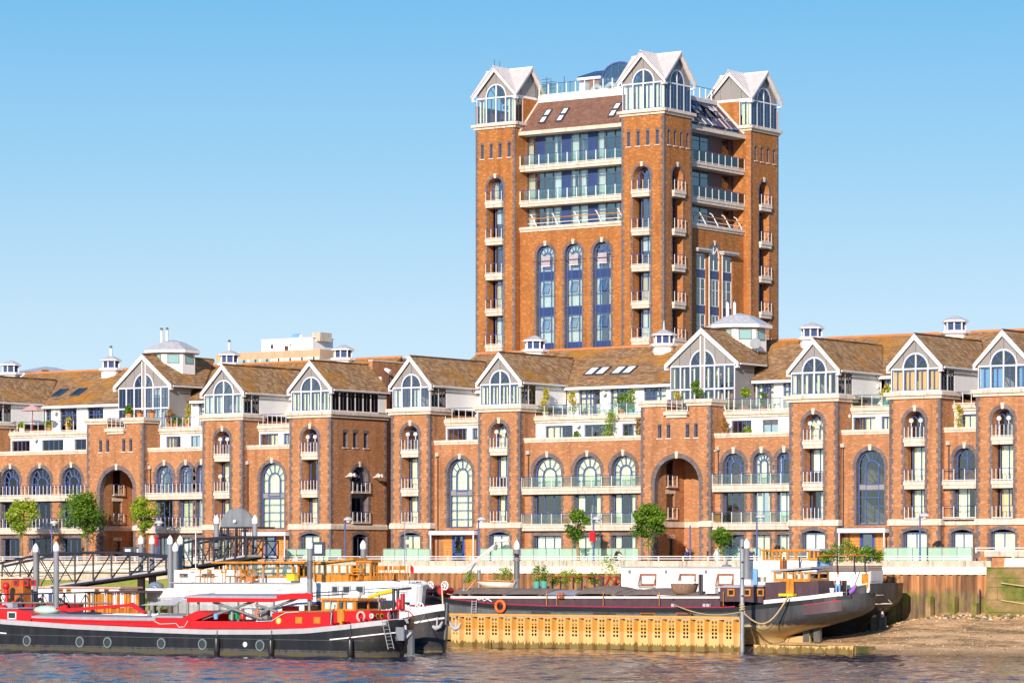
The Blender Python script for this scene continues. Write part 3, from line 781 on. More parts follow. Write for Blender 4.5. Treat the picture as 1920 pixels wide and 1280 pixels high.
def side_glazing(B, F, a0, a1, z0, zt, n, b=0.0, cur=None):
    q = MB(); pw = 0.10
    q.box(a0, a1, b, b+0.12, z0, z0+0.10, 'white_paint', F); q.box(a0, a1, b, b+0.12, zt-0.10, zt, 'white_paint', F)
    for i in range(n+1):
        x = a0+(a1-a0)*i/n; q.box(max(a0, x-pw/2), min(a1, x+pw/2), b+0.004, b+0.116, z0+0.1, zt-0.1, 'white_paint', F)
    q.build('side_window_frame', B)
    for i in range(n):
        l2, r2 = a0+(a1-a0)*i/n+pw/2, a0+(a1-a0)*(i+1)/n-pw/2; e = 0.045; zz0, zz1 = z0+0.1, zt-0.1
        q = MB()
        q.box(l2, r2, b+0.02, b+0.08, zz0, zz0+e, 'dark_frame', F); q.box(l2, r2, b+0.02, b+0.08, zz1-e, zz1, 'dark_frame', F)
        m1, m2 = (l2+r2)/2-0.03, (l2+r2)/2+0.03
        for (x, y) in ((l2, l2+e), (m1, m2), (r2-e, r2)): q.box(x, y, b+0.02, b+0.08, zz0+e, zz1-e, 'dark_frame', F)
        q2 = q.build('window', B)
        pane(F, l2+e, m1, b+0.05, zz0+e, zz1-e, 'glass', q2); pane(F, m2, r2-e, b+0.05, zz0+e, zz1-e, 'glass', q2)
        if cur and i % 2 == 0: curtain(q2, F, l2+e, r2-e, zz0+e, zz1-e, b+0.3, (cur[0], 'full'))
# ------------------------------------------------------------------ the two riverside brick blocks
GZ = 4.9
CURS = [('curtain', 'full'), ('curtain', 'sides'), ('curtain', 'left'), ('blind_white', 'blind0.6'), ('curtain', 'right'), ('blind_white', 'blind0.4'), ('blind_white', 'full'), None]
def rc(): return random.choice(CURS)
def seg_window(B, F, c, hw, b=0.0, z0=5.5, z1=7.8, d=0.30):
    return hole(c-hw, c+hw, z0, z1, 0.22, 8)
def pier(B, x0, x1, deep=6.0, gcur=None, sb=2, low2=False, front_low=True, roof_to=9.7, roof_e=5.9, seed=0):
    random.seed(seed+11)
    F = FS(0); c = (x0+x1)/2; hw = 0.78
    h = hole(c-hw, c+hw, 8.5, 15.85, hw); g = seg_window(B, F, c, 0.92)
    wall(B, F, [(x0, GZ), (x1, GZ), (x1, 16.66), (x0, 16.66)], [(h, 0.9), (g, 0.3)], 'brick')
    surround(B, F, h); surround(B, F, g, w=0.24, key=False)
    for X, Fn in ((x1, FE(x1)), (x0, None)):
        q = MB()
        if Fn: q.face([(X, 0, GZ), (X, deep, GZ), (X, deep, 16.66), (X, 0, 16.66)], 'brick')
        else: q.face([(X, deep, GZ), (X, 0, GZ), (X, 0, 16.66), (X, deep, 16.66)], 'brick')
        q.build('side_wall', B)
    quoins(B, x1, 0, 5.0, 8.08); quoins(B, x1, 0, 8.55, 16.62); quoins(B, x0, 0, 5.0, 8.08, left=True); quoins(B, x0, 0, 8.55, 16.62, left=True)
    # string course with a sloped top
    q = MB()
    for l, r, d in ((x0-0.1, x1+0.1, 0),):
        q.prism([(0, 8.10), (0.12, 8.10), (0.12, 8.36), (0, 8.52)], l, r, 'stone', lambda a, b, z: (b, -a, z))
        q.prism([(0, 8.10), (0.11, 8.10), (0.11, 8.36), (0, 8.52)], 0.0, 0.6, 'stone', lambda a, b, z: (x1+a, b, z))
    q.build('string_course', B)
    # niche windows, one per floor, and their balconies
    for z0, z1 in ((8.5, 10.55), (11.06, 13.46)):
        win(B, F, c-hw+0.02+0.14, c+hw-0.02, z0+0.04, z1-0.02, 0.80, 2, (), cur=random.choice([('curtain', 'full'), ('curtain', 'left'), ('curtain', 'sides'), ('blind_white', 'blind0.7'), ('curtain', 'right'), ('curtain_warm', 'left')]))
    archwin(B, F, [(a, z) for a, z in hole(c-hw+0.02, c+hw-0.02, 13.98, 15.83, hw-0.02)], 0.82, inner=False, cur=random.choice([('curtain', 'sides'), ('curtain', 'full'), None]), name='window')
    for zt, sl_ in ((11.05, True), (13.96, True)):
        balcony(B, F, c-hw+0.005, c+hw-0.005, zt, -0.14, 0.86, h=0.5, rail=0.84, step=0.31, sides=False, name='balcony')
    balcony(B, F, c-hw+0.005, c+hw-0.005, 8.53, -0.12, 0.2, rail=0.86, step=0.31, sides=False, slab=False)
    for s_ in (-0.36, 0.36): globe(B, F, c+s_, 0.18, 15.18, post=13.98)
    if low2:
        for s_ in (-0.36, 0.36): globe(B, F, c+s_, 0.18, 12.28, post=11.07)
    win(B, F, c-0.90, c+0.90, 5.52, 7.62, 0.28, 2, (), cur=random.choice([('curtain', 'full'), ('blind_white', 'full')]))
    # cornice round three sides
    q = MB(); bandstone(q, F, x0, x1, 16.66, 17.12, 0.16, 0.30)
    Fe = FE(x1); q.box(0.04, 2.6, -0.16, 0.05, 16.66, 16.66+0.207, 'stone', Fe); q.box(0.04, 2.6, -0.30, 0.05, 16.66+0.207, 17.12, 'stone', Fe)
    q.build('cornice', B)
    q = MB(); q.box(x0-0.02, x1+0.02, 0.0, 6.0, 17.06, 17.115, 'lead'); q.build('terrace_floor', B)
    # glazed gable room
    sl = gable_room(B, F, x0+0.08, x1-0.08, 17.12, 18.74, 20.96, 0.10, cur=gcur)
    side_glazing(B, FE(x1-0.08), 0.24, 0.24+1.95*(sb/2), 17.12, 18.74, sb, cur=gcur)
    e = 0.24+1.95*(sb/2)
    q = MB(); q.box(e, 6.1, 0, 0.12, 17.12, 18.74, 'white_render', FE(x1-0.08)); q.build('white_side_wall', B); q = MB(); q.box(x0+0.08, x0+0.2, 0.2, 6.1, 17.12, 18.74, 'white_render'); q.build('white_side_wall', B)
    gable_roof(B, c, (x1-x0)/2-0.08+0.28, 20.96, sl, -0.02, roof_e, roof_to)
def gable_roof(B, c, hw, za, sl, y0, ye, yr, both=True, hipback=False):
    ze = za-hw*sl; L = math.hypot(hw, hw*sl)
    planes = [((c+hw, y0, ze+0.06), (0, 1, 0), (-hw, 0, hw*sl), [(0, 0), (ye-y0, 0), (yr-y0, L), (0, L)])]
    planes.append(((c-hw, y0, ze+0.06), (0, 1, 0), (hw, 0, hw*sl), [(0, 0), (ye-y0, 0), (yr-y0, L), (0, L)]))
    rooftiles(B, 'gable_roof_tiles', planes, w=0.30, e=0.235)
    q = MB()
    slabpoly(q, [(c+hw, y0, ze+0.05), (c+hw, ye, ze+0.05), (c, yr, za+0.05), (c, y0, za+0.05)], 0.12, 'maroon')
    slabpoly(q, [(c-hw, y0, ze+0.05), (c, y0, za+0.05), (c, yr, za+0.05), (c-hw, ye, ze+0.05)], 0.12, 'maroon')
    q.tube([(c, y0, za+0.10), (c, yr-0.1, za+0.10)], 0.09, 'roof_tile', 6)
    q.tube([(c+hw+0.07, y0+0.1, ze-0.01), (c+hw+0.07, ye-0.2, ze-0.01)], 0.07, 'white_paint', 6)
    q.build('roof_deck', B)
def main_roof(B, x0, x1, yE=5.62, zE=18.60, yR=11.5, zR=21.78, yB=17.4, skip=()):
    L = math.hypot(yR-yE, zR-zE)
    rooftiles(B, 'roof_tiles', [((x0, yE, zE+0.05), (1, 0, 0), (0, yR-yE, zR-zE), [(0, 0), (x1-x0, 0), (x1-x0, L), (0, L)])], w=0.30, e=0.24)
    q = MB()
    slabpoly(q, [(x0, yE, zE+0.04), (x1, yE, zE+0.04), (x1, yR, zR+0.04), (x0, yR, zR+0.04)], 0.15, 'roof_tile')
    slabpoly(q, [(x0, yR, zR+0.04), (x1, yR, zR+0.04), (x1, yB, zE), (x0, yB, zE)], 0.15, 'roof_tile')
    q.tube([(x0, yR, zR+0.10), (x1, yR, zR+0.10)], 0.11, 'terracotta', 6)
    q.build('roof_deck', B)
def skylight(B, x, t, w_=0.95, L=1.35, yE=5.62, zE=18.60, yR=11.5, zR=21.78, name='skylight', fm='dark_frame', gl='tower_glass'):
    d = Vector((0, yR-yE, zR-zE)).normalized(); n = Vector((0, -d.z, d.y)); z = zE+(t-yE)/(yR-yE)*(zR-zE)+0.06
    P = lambda a, b, h: tuple(Vector((x, t, z))+Vector((a, 0, 0))+d*b+n*h)
    q = MB()
    for (a0, a1, b0, b1) in ((0, w_, 0, 0.09), (0, w_, L-0.09, L), (0, 0.09, 0.09, L-0.09), (w_-0.09, w_, 0.09, L-0.09)):
        q.hexa([P(a0, b0, 0), P(a1, b0, 0), P(a1, b1, 0), P(a0, b1, 0), P(a0, b0, 0.14), P(a1, b0, 0.14), P(a1, b1, 0.14), P(a0, b1, 0.14)], fm)
    o = q.build(name, B)
    g = MB(); g.hexa([P(.09, .09, 0.08), P(w_-.09, .09, .08), P(w_-.09, L-.09, .08), P(.09, L-.09, .08), P(.09, .09, .10), P(w_-.09, .09, .10), P(w_-.09, L-.09, .10), P(.09, L-.09, .10)], 'blind_white' if gl == 'blind' else gl)
    g.build('pane', o)
def french(B, F, a0, a1, z0, z1, b, narrow=False, cur=None):
    """blue door set with a fan motif over the middle light"""
    o = win(B, F, a0, a1, z0, z1, b, cols=[0.30, 0.50, 0.70] if not narrow else 2, rows=(0.72,), thin=0.07, cur=cur)
    if not narrow:
        q = MB(); c = (a0+a1)/2; w_ = (a1-a0)*0.17; zb = z0+(z1-z0)*0.73; m_ = 8
        for i in range(m_):
            t0, t1 = math.pi*i/m_, math.pi*(i+1)/m_; hh = (z1-zb)*0.85
            P = lambda k, t_: (c+w_*k*math.cos(t_), zb+hh*k*math.sin(t_))
            q.prism([P(0.86, t0), P(1, t0), P(1, t1), P(0.86, t1)], b-0.012, b+0.05, 'blue_frame', F)
        q.build('fan_bar', o)
    return o
def wall_with_windows(B, F, a0, a1, z0, z1, b, wins, mat='white_render', cur=True, fr=True, zw=None):
    hs_ = []
    for (l, r) in wins:
        l = max(l, a0+0.05); r = min(r, a1-0.05); hs_.append((hole(l, r, zw[0], zw[1]), 0.2))
    wall(B, F, [(a0, z0), (a1, z0), (a1, z1), (a0, z1)], hs_, mat, jamb=mat, name='white_wall', b=b)
    for h, d in hs_:
        l, r = h[0][0], h[1][0]
        if fr: french(B, F, l+0.01, r-0.01, zw[0]+0.01, zw[1]-0.01, b+0.14, narrow=(r-l) < 1.1, cur=rc())
        else: win(B, F, l+0.01, r-0.01, zw[0]+0.01, zw[1]-0.01, b+0.14, cols=[0.28, 0.5, 0.72] if r-l > 1.4 else 2, cur=rc())
def upper_bay(B, x0, x1, w3, w4, seed=0, rail_glass=True, lamps=(), railmat='white_paint', post=0.80):
    random.seed(seed+77); F = FS(0)
    q = MB(); q.box(x0, x1, 0.62, 2.0, 13.80, 13.95, 'paving'); q.box(x0, x1, 1.95, 6.1, 16.12, 16.28, 'paving'); q.build('terrace_floor', B)
    wall_with_windows(B, F, x0, x1, 13.95, 15.84, 2.02, [(AX(a, 2.1), AX(b_, 2.1)) for a, b_ in w3], zw=(14.0, 15.62), fr=False)
    q = MB(); q.box(x0, x1, 1.88, 2.2, 15.84, 16.02, 'stone'); q.box(x0, x1, 1.76, 2.2, 16.02, 16.28, 'stone'); q.build('terrace_coping', B)
    balcony(B, F, x0+0.02, x1-0.02, 16.29, 1.84, 2.0, rail=0.86, step=post, slab=False, glass=rail_glass, sides=False, name='terrace_edge')
    wall_with_windows(B, F, x0, x1, 16.28, 18.58, 6.12, [(AX(a, 6.2), AX(b_, 6.2)) for a, b_ in w4], zw=(16.30, 18.42), fr=True)
    q = MB(); q.box(x0, x1, 5.60, 6.1, 18.52, 18.56, 'white_paint'); q.box(x0, x1, 5.52, 5.60, 18.42, 18.62, 'white_paint'); q.build('eaves_board', B)
    for (px, py, lv) in lamps:
        t_ = 1.95 if lv == 3 else 6.0
        globe(B, F, AX(px, t_-0.3), t_-0.3, AZ(px, py, t_-0.3), r=0.17)
def recess_wall(B, x0, x1, holes, seed=0, top=14.36):
    F = FS(0.6)
    wall(B, F, [(x0, GZ), (x1, GZ), (x1, top), (x0, top)], holes, 'brick')
    q = MB(); bandstone(q, F, x0, x1, top, top+0.33, 0.05, 0.12, ret0=False, ret1=False, back=0.35); q.build('parapet_coping', B)
def arches_bay(B, x0, x1, spans, seed=0, glass=True):
    random.seed(seed+3); F = FS(0.6); hs_ = []
    for l, r in spans:
        hw = (r-l)/2; hs_.append((hole(l, r, 11.03, 13.28, hw), 0.35))
        hs_.append((hole(l, r, 8.34, 10.52), 0.35)); hs_.append((hole(l, r, 5.2, 7.55), 0.35))
    recess_wall(B, x0, x1, hs_)
    for l, r in spans:
        hw = (r-l)/2
        h = hole(l, r, 11.03, 13.28, hw); surround(B, F, h, w=0.30)
        archwin(B, F, hole(l+0.02, r-0.02, 11.05, 13.26, hw-0.02), 0.30, cur=random.choice([('curtain', 'full'), None, ('curtain', 'sides')]))
        for z0, z1 in ((8.34, 10.52), (5.2, 7.55)):
            win(B, F, l+0.02, r-0.02, z0+0.02, z1-0.02, 0.30, cols=3 if r-l > 1.6 else 2, cur=random.choice([('curtain', 'full'), ('curtain', 'sides'), None, ('blind_white', 'full')]))
            surround(B, F, hole(l, r, z0, z1-0.03), w=0.22, key=False, name='window_surround')
    balcony(B, F, x0-0.0, x1+0.0, 10.99, -0.45, 0.0, h=0.44, rail=0.86, step=0.85 if glass else 0.42, glass=glass, sides=True)
    balcony(B, F, x0-0.0, x1+0.0, 8.30, -0.45, 0.0, h=0.42, rail=0.86, step=0.85 if glass else 0.42, glass=glass, sides=True)
def entrance(B, x0, x1, flip=False):
    F = FS(0.6); q = MB()
    q.box(x0+0.1, x1-0.1, -0.95, 0.0, 7.62, 7.92, 'white_paint', F); q.box(x0+0.1, x1-0.1, -0.95, 0.02, 7.92, 7.97, 'dark_frame', F)
    q.box(x0+0.18, x0+0.26, -0.9, -0.82, GZ, 7.62, 'white_paint', F); q.box(x1-0.26, x1-0.18, -0.9, -0.82, GZ, 7.62, 'white_paint', F)
    q.build('entrance_canopy', B)
    c = (x0+x1)/2
    for l, r in ((c-1.35, c-0.62), (c+0.72, c+1.35)):
        z = 5.0; q = MB()
        while z < 7.6:
            q.box(l, r, -0.05, 0.01, z, z+0.19, 'cladding', F); z += 0.205
        q.build('timber_cladding', B)
    q = MB(); q.box(c-0.6, c-0.52, 0.0, 0.1, GZ, 7.6, 'blue_door', F); q.box(c+0.46, c+0.54, 0.0, 0.1, GZ, 7.6, 'blue_door', F)
    q.box(c-0.52, c+0.46, 0.0, 0.1, 7.5, 7.6, 'blue_door', F); q.box(c-0.52, c+0.46, 0.01, 0.09, 6.1, 6.25, 'blue_door', F); q.box(c-0.52, c+0.46, 0.01, 0.09, GZ, 5.15, 'blue_door', F)
    q.box(c-0.52, c-0.40, 0.01, 0.09, 5.15, 7.5, 'blue_door', F); q.box(c+0.34, c+0.46, 0.01, 0.09, 5.15, 7.5, 'blue_door', F)
    d = q.build('door', B); pane(F, c-0.4, c+0.34, 0.05, 6.25, 7.5, 'tower_glass', d); pane(F, c-0.4, c+0.34, 0.05, 5.15, 6.1, 'tower_glass', d)
    return c
def tall_bay(B, x0, x1, l, r, seed=0, cur=('curtain', 'full')):
    F = FS(0.6); hw = (r-l)/2; c = (x0+x1)/2
    h = hole(l, r, 8.15, 13.30, hw*1.06 if False else hw, 14)
    recess_wall(B, x0, x1, [(h, 0.35), (hole(c-0.6, c+0.54, GZ+0.02, 7.6), 0.5)])
    surround(B, F, h, w=0.26)
    archwin(B, F, hole(l+0.02, r-0.02, 8.17, 13.28, hw-0.02, 14), 0.30, cur=cur, mids=(10.95, 10.55, 10.05, 9.45, 8.8), name='tall_arched_window')
    q = MB(); q.box(l+0.08, r-0.08, 0.325, 0.34, 10.58, 10.92, 'grey_panel', F); q.build('spandrel_panel', B)
    entrance(B, x0+0.05, x1-0.05)
def downpipe(B, x, t, z0, z1):
    q = MB(); q.tube([(x, t-0.08, z0), (x, t-0.08, z1)], 0.045, 'black_metal', 6); q.box(x-0.14, x+0.14, t-0.24, t-0.005, z1, z1+0.26, 'concrete'); q.build('downpipe', B)
def interior(B, x0, x1, y0=1.3, y1=9.0):
    q = MB()
    for z in (8.20, 10.75, 13.70): q.box(x0+0.1, x1-0.1, y0, y1, z, z+0.12, 'interior')
    q.box(x0+0.1, x1-0.1, y1, y1+0.1, GZ, 18.5, 'interior'); q.box(x0+0.1, x1-0.1, 6.4, y1, 16.10, 16.25, 'interior')
    x = x0+5.2
    while x < x1-2:
        q.box(x-0.05, x+0.05, 2.4, y1, GZ, 16.0, 'interior'); x += 5.7
    q.build('interior_wall', B)
def gatehouse(B, x0, x1, al, ar, slits, seed=0, notch=(0.36, 0.69)):
    F = FS(0); hw = (ar-al)/2; xa = x0+(x1-x0)*notch[0]; xb = x0+(x1-x0)*notch[1]
    h = hole(al, ar, GZ+0.001, 13.0, hw, 20)
    hs_ = [(h, 0.45)]+[(hole(s_-0.15, s_+0.15, 14.42, 15.32), 0.3) for s_ in slits]
    # the arch is an open passage, so the outline runs round it
    outer = [(x0, GZ), (al, GZ)]+[p for p in reversed(h[2:])]+[(ar, GZ), (x1, GZ), (x1, 16.66), (xb, 16.66), (xb, 15.84), (xa, 15.84), (xa, 16.66), (x0, 16.66)]
    def jambs(q):
        pts = [(al, GZ)]+[p for p in reversed(h[2:])]+[(ar, GZ)]
        for i in range(len(pts)-1):
            (a, z), (c, e) = pts[i], pts[i+1]
            q.face([F(a, 0, z), F(a, 0.45, z), F(c, 0.45, e), F(c, 0, e)][::-1], 'dark_brick')
    wall(B, F, outer, hs_[1:], 'brick', more=jambs)
    surround(B, F, h, w=0.34)
    for s_ in slits:
        win(B, F, s_-0.15, s_+0.15, 14.42, 15.32, 0.15, 1, (), fm='blue_frame', edge=0.04)
        q = MB(); q.box(s_-0.24, s_+0.24, -0.07, 0.1, 14.34, 14.42, 'stone', F); q.build('window_sill', B)
        q = MB(); q.box(s_-0.18, s_+0.18, -0.012, 0.01, 15.32, 15.48, 'dark_brick', F); q.build('lintel', B)
    q = MB()
    q.face([(x1, 0, GZ), (x1, 6, GZ), (x1, 6, 15.9), (x1, 0, 15.9)], 'brick'); q.face([(x1, 0, 15.9), (x1, 1.8, 15.9), (x1, 1.8, 16.66), (x1, 0, 16.66)], 'brick')
    q.face([(x0, 6, GZ), (x0, 0, GZ), (x0, 0, 15.9), (x0, 6, 15.9)], 'brick'); q.face([(x0, 1.8, 15.9), (x0, 0, 15.9), (x0, 0, 16.66), (x0, 1.8, 16.66)], 'brick')
    q.face([(xa, 0, 15.84), (xa, 1.8, 15.84), (xa, 1.8, 16.66), (xa, 0, 16.66)], 'brick'); q.face([(xb, 1.8, 15.84), (xb, 0, 15.84), (xb, 0, 16.66), (xb, 1.8, 16.66)], 'brick')
    q.build('side_wall', B)
    quoins(B, x1, 0, 5.0, 8.08); quoins(B, x1, 0, 8.55, 16.62); quoins(B, x0, 0, 8.55, 16.62, left=True); quoins(B, x0, 0, 5, 8.08, left=True)
    for l, r in ((x0, xa), (xb, x1)):
        q = MB(); bandstone(q, F, l, r, 16.66, 17.12, 0.14, 0.26, back=1.8)
        q.build('cornice', B)
    q = MB(); bandstone(q, F, xa+0.27, xb-0.27, 15.84, 16.28, 0.16, 0.30, ret0=True, ret1=True, back=0.2); q.build('cornice', B)
    balcony(B, F, xa+0.05, xb-0.05, 16.29, -0.10, 0.1, rail=0.86, step=0.45, slab=False, sides=False, name='balcony')
    q = MB(); q.box(x0+0.02, x1-0.02, 0.05, 6.0, 16.10, 16.27, 'paving'); q.build('terrace_floor', B)
    q = MB()
    for l, r in ((x0-0.1, al), (ar, x1+0.1)):
        q.prism([(0, 8.10), (0.12, 8.10), (0.12, 8.36), (0, 8.52)], l, r, 'stone', lambda a, b, z: (b, -a, z))
    q.prism([(0, 8.10), (0.11, 8.10), (0.11, 8.36), (0, 8.52)], 0.0, 0.6, 'stone', lambda a, b, z: (x1+a, b, z))
    q.build('string_course', B)
    # walls of the passage
    Fi = FE(al); hl = [(hole(1.55, 2.65, 11.0, 13.0), 0.25), (hole(1.55, 2.65, 8.7, 10.5), 0.25), (hole(1.75, 2.55, 5.9, 7.3), 0.25)]
    wall(B, Fi, [(0.45, GZ), (3.9, GZ), (3.9, 13.4), (0.45, 13.4)], hl, 'brick', jamb='brick', name='passage_wall')
    Fb = FS(3.9); m = ar-1.0
    hb = [(hole(m, m+0.85, 11.0, 13.0), 0.25), (hole(m, m+0.85, 8.7, 10.5), 0.25)]
    wall(B, Fb, [(al, GZ), (ar+1.2, GZ), (ar+1.2, 13.4), (al, 13.4)], hb, 'brick', jamb='brick', name='passage_wall')
    q = MB(); q.face([(ar+0.02, 3.9, GZ), (ar+0.02, 0.45, GZ), (ar+0.02, 0.45, 13.4), (ar+0.02, 3.9, 13.4)], 'brick'); q.box(al, ar+1.2, 0.46, 3.9, 13.4, 13.5, 'concrete'); q.build('passage_wall', B)
    for Fx, hh in ((Fi, hl), (Fb, hb)):
        for h_, d in hh:
            win(B, Fx, h_[0][0]+.02, h_[1][0]-.02, h_[0][1]+.02, h_[2][1]-.02, 0.15, 1, (), fm='dark_frame', cur=random.choice([None, ('curtain', 'left')]))
            q = MB(); q.box(h_[0][0]-0.1, h_[1][0]+0.1, -0.02, 0.05, h_[2][1], h_[2][1]+0.28, 'stone', Fx); q.build('lintel', B)
            if h_[0][1] > 8: balcony(B, Fx, h_[0][0]-0.08, h_[1][0]+0.08, h_[0][1], -0.22, -0.02, rail=0.86, step=0.9, slab=False, sides=False)
    q = MB(); q.box(al+0.02, al+0.10, 0.47, 3.88, 8.10, 8.5, 'stone'); q.box(al+0.1, ar, 3.82, 3.88, 8.10, 8.5, 'stone'); q.build('string_course', B)
def lantern(name, label, x, y, zbase, flues=0, big=False, group=None, finial=False):
    o = thing(name, label, 'roof lantern', (x, y, 0), 0, group)
    rot = 8; q = MB()
    if big:
        re, rd, ze, za_ = 2.42, 2.0, 22.62, 23.75
        q.lathe([(rd, zbase), (rd, 22.55)], (x, y, 0), 'white_render', 8, False); q.build('drum', o)
        q = MB(); q.lathe([(re, ze), (re, ze+0.22), (re-0.02, ze+0.24), (1.1, za_-0.22), (0.15, za_)], (x, y, 0), 'lead', 8, False); q.lathe([(re+0.03, ze-0.01), (re+0.03, ze+0.20)], (x, y, 0), 'white_paint', 8, False); q.build('roof', o)
        ap = rd*math.cos(math.pi/8)
        for k in range(8):
            a = 2*math.pi*(k+1)/8+math.pi/8*0
            a = 2*math.pi*(k)/8
            d = Vector((math.cos(a), math.sin(a), 0)); s_ = Vector((-d.y, d.x, 0))
            if d.y > 0.5: continue
            P = lambda u, h, z: tuple(Vector((x, y, 0))+d*(ap+h)+s_*u+Vector((0, 0, z)))
            q = MB()
            for (u0, u1, z0, z1) in ((-.5, .5, 21.72, 21.8), (-.5, .5, 22.42, 22.5), (-.5, -.42, 21.8, 22.42), (.42, .5, 21.8, 22.42)):
                q.hexa([P(u0, 0.0, z0), P(u1, 0.0, z0), P(u1, .05, z0), P(u0, .05, z0), P(u0, 0.0, z1), P(u1, 0.0, z1), P(u1, .05, z1), P(u0, .05, z1)], 'grey_metal')
            fr = q.build('window', o)
            q = MB(); q.hexa([P(-.42, 0.01, 21.8), P(.42, .01, 21.8), P(.42, .03, 21.8), P(-.42, .03, 21.8), P(-.42, .01, 22.42), P(.42, .01, 22.42), P(.42, .03, 22.42), P(-.42, .03, 22.42)], 'tower_glass_solid'); q.build('pane', fr)
    else:
        q.lathe([(0.86, zbase), (0.86, 21.75)], (x, y, 0), 'white_render', 8, False); q.lathe([(1.02, 21.72), (1.10, 21.78), (1.10, 21.92), (0.80, 22.0)], (x, y, 0), 'white_paint', 8, False); q.build('base', o)
        q = MB(); r_ = 0.72
        for k in range(8):
            a = 2*math.pi*(k+0.5)/8; q.tube([(x+r_*math.cos(a), y+r_*math.sin(a), 22.0), (x+r_*math.cos(a), y+r_*math.sin(a), 22.58)], 0.07, 'white_paint', 4)
        q.build('post_ring', o)
        q = MB(); ap = r_*math.cos(math.pi/8)
        for j in range(6):
            z = 22.03+j*0.09
            q.lathe([(r_*0.98, z), (r_*0.92, z+0.075)], (x, y, 0), 'louvre_blue', 8, False)
        q.lathe([(r_*0.80, 22.0), (r_*0.80, 22.58)], (x, y, 0), 'dark_frame', 8, False)
        q.build('louvre', o)
        q = MB(); q.lathe([(0.95, 22.57), (0.95, 22.68), (0.2, 23.0), (0.05, 23.04)], (x, y, 0), 'lead', 8, False); q.lathe([(0.98, 22.56), (0.98, 22.67)], (x, y, 0), 'white_paint', 8, False); q.build('roof', o)
        za_ = 23.0
    for i in range(flues):
        fx = x-0.5+i*0.45 if big else x; fy = y-0.4 if big else y
        if big and flues == 2: fx = x-0.75+i*0.6
        q = MB(); zt = za_+0.75 if big else za_+0.62
        q.tube([(fx, fy, za_-0.5), (fx, fy, zt)], 0.12, 'white_paint', 8); q.tube([(fx, fy, zt), (fx, fy, zt+0.18)], 0.10, 'grey_metal', 6); q.lathe([(0.18, zt+0.16), (0.02, zt+0.26)], (fx, fy, 0), 'dark_frame', 8); q.build('flue', o)
    if finial:
        q = MB(); q.tube([(x, y, za_-0.05), (x, y, za_+0.7)], [0.12, 0.03], 'lead', 6); q.build('finial', o)
    return o
m, t, b = _nt('tower_glass_solid'); b.inputs['Base Color'].default_value = (0.25, 0.42, 0.42, 1); b.inputs['Roughness'].default_value = 0.08

# ---- left block
BA = thing('apartment_block', 'left riverside brick apartment block ending in a deep side wall at the dark gap', 'apartment building', (-37, 5, GZ))
W3 = {'A': [(12, 57), (79, 120), (140, 163)], 'C1': [(312, 340), (358, 377)], 'E': [(487, 523), (532, 545)]}
W4 = {'A': [(75, 97), (113, 145), (165, 195)], 'C1': [(327, 360), (373, 392)], 'E': [(504, 530)]}
PD = (-29.91, -25.81); PF = (-21.08, -17.03); PZ = (-56.6, -52.6); G1 = (-42.19, -36.1)
pier(BA, *PZ, seed=1, gcur=('curtain', 'full'))
upper_bay(BA, PZ[1], G1[0], W3['A'], W4['A'], 1, rail_glass=False, lamps=[(65, 824, 3), (102, 773, 4)])
arches_bay(BA, PZ[1], G1[0], [(-52.3, -50.24), (-49.15, -46.75), (-45.55, -43.35)], 1, glass=False)
gatehouse(BA, G1[0], G1[1], AX(187), AX(250), [AX(188.5), AX(202), AX(232), AX(245)])
upper_bay(BA, G1[1], PD[0], W3['C1'], W4['C1'], 2, rail_glass=False, lamps=[(316, 765, 4), (292, 818, 3)], post=0.6)
arches_bay(BA, G1[1], PD[0], [(-35.3, -33.55), (-32.85, -31.45), (-31.1, -29.96)], 2, glass=False)
pier(BA, *PD, seed=2, gcur=('blind_white', 'full'), low2=True)
upper_bay(BA, PD[1], PF[0], W3['E'], W4['E'], 3, rail_glass=False, post=0.45)
tall_bay(BA, PD[1], PF[0], -24.57, -22.1)
# the end pavilion with its long side wall
pier(BA, *PF, deep=0.2, seed=3, gcur=('curtain', 'left'), sb=7, roof_to=7.3, roof_e=7.3)
Fs = FE(PF[1]); D_ = 7.0
ns = hole(2.55, 4.65, 8.62, 12.98, 1.05, 14); ng = hole(2.75, 4.55, 5.6, 7.75, 0.2, 8)
sl_ = [(hole(s_-0.27, s_+0.27, 14.4, 15.55), 0.3) for s_ in (AT(647.5, PF[1]), AT(666, PF[1]), AT(686, PF[1]))]
wall(BA, Fs, [(0.0, GZ), (D_, GZ), (D_, 16.66), (0.0, 16.66)], [(ns, 0.6), (ng, 0.3)]+sl_, 'brick', name='end_wall', b=-0.004)
surround(BA, Fs, ns, w=0.26, b=-0.004); surround(BA, Fs, ng, w=0.24, key=False, b=-0.004)
for h_, d in sl_:
    a = (h_[0][0]+h_[1][0])/2; win(BA, Fs, a-0.27, a+0.27, 14.4, 15.55, 0.15, 1, (), edge=0.05)
    q = MB(); q.box(a-0.38, a+0.38, -0.08, 0.1, 14.32, 14.4, 'stone', Fs); q.build('window_sill', BA)
    q = MB(); q.box(a-0.33, a+0.33, -0.02, 0.01, 15.55, 15.8, 'dark_brick', Fs); q.build('lintel', BA)
archwin(BA, Fs, hole(2.57, 4.63, 10.95, 12.96, 1.03, 14), 0.35, inner=False, name='window', cur=('curtain', 'sides')); win(BA, Fs, 2.57, 4.63, 8.64, 10.55, 0.35, 2, (), cur=('curtain', 'full')); win(BA, Fs, 2.77, 4.53, 5.62, 7.55, 0.2, 2, (), cur=('curtain', 'sides'))
q = MB(); q.box(2.57, 4.63, 0.35, 0.5, 10.55, 10.95, 'grey_panel', Fs); q.build('spandrel_panel', BA)
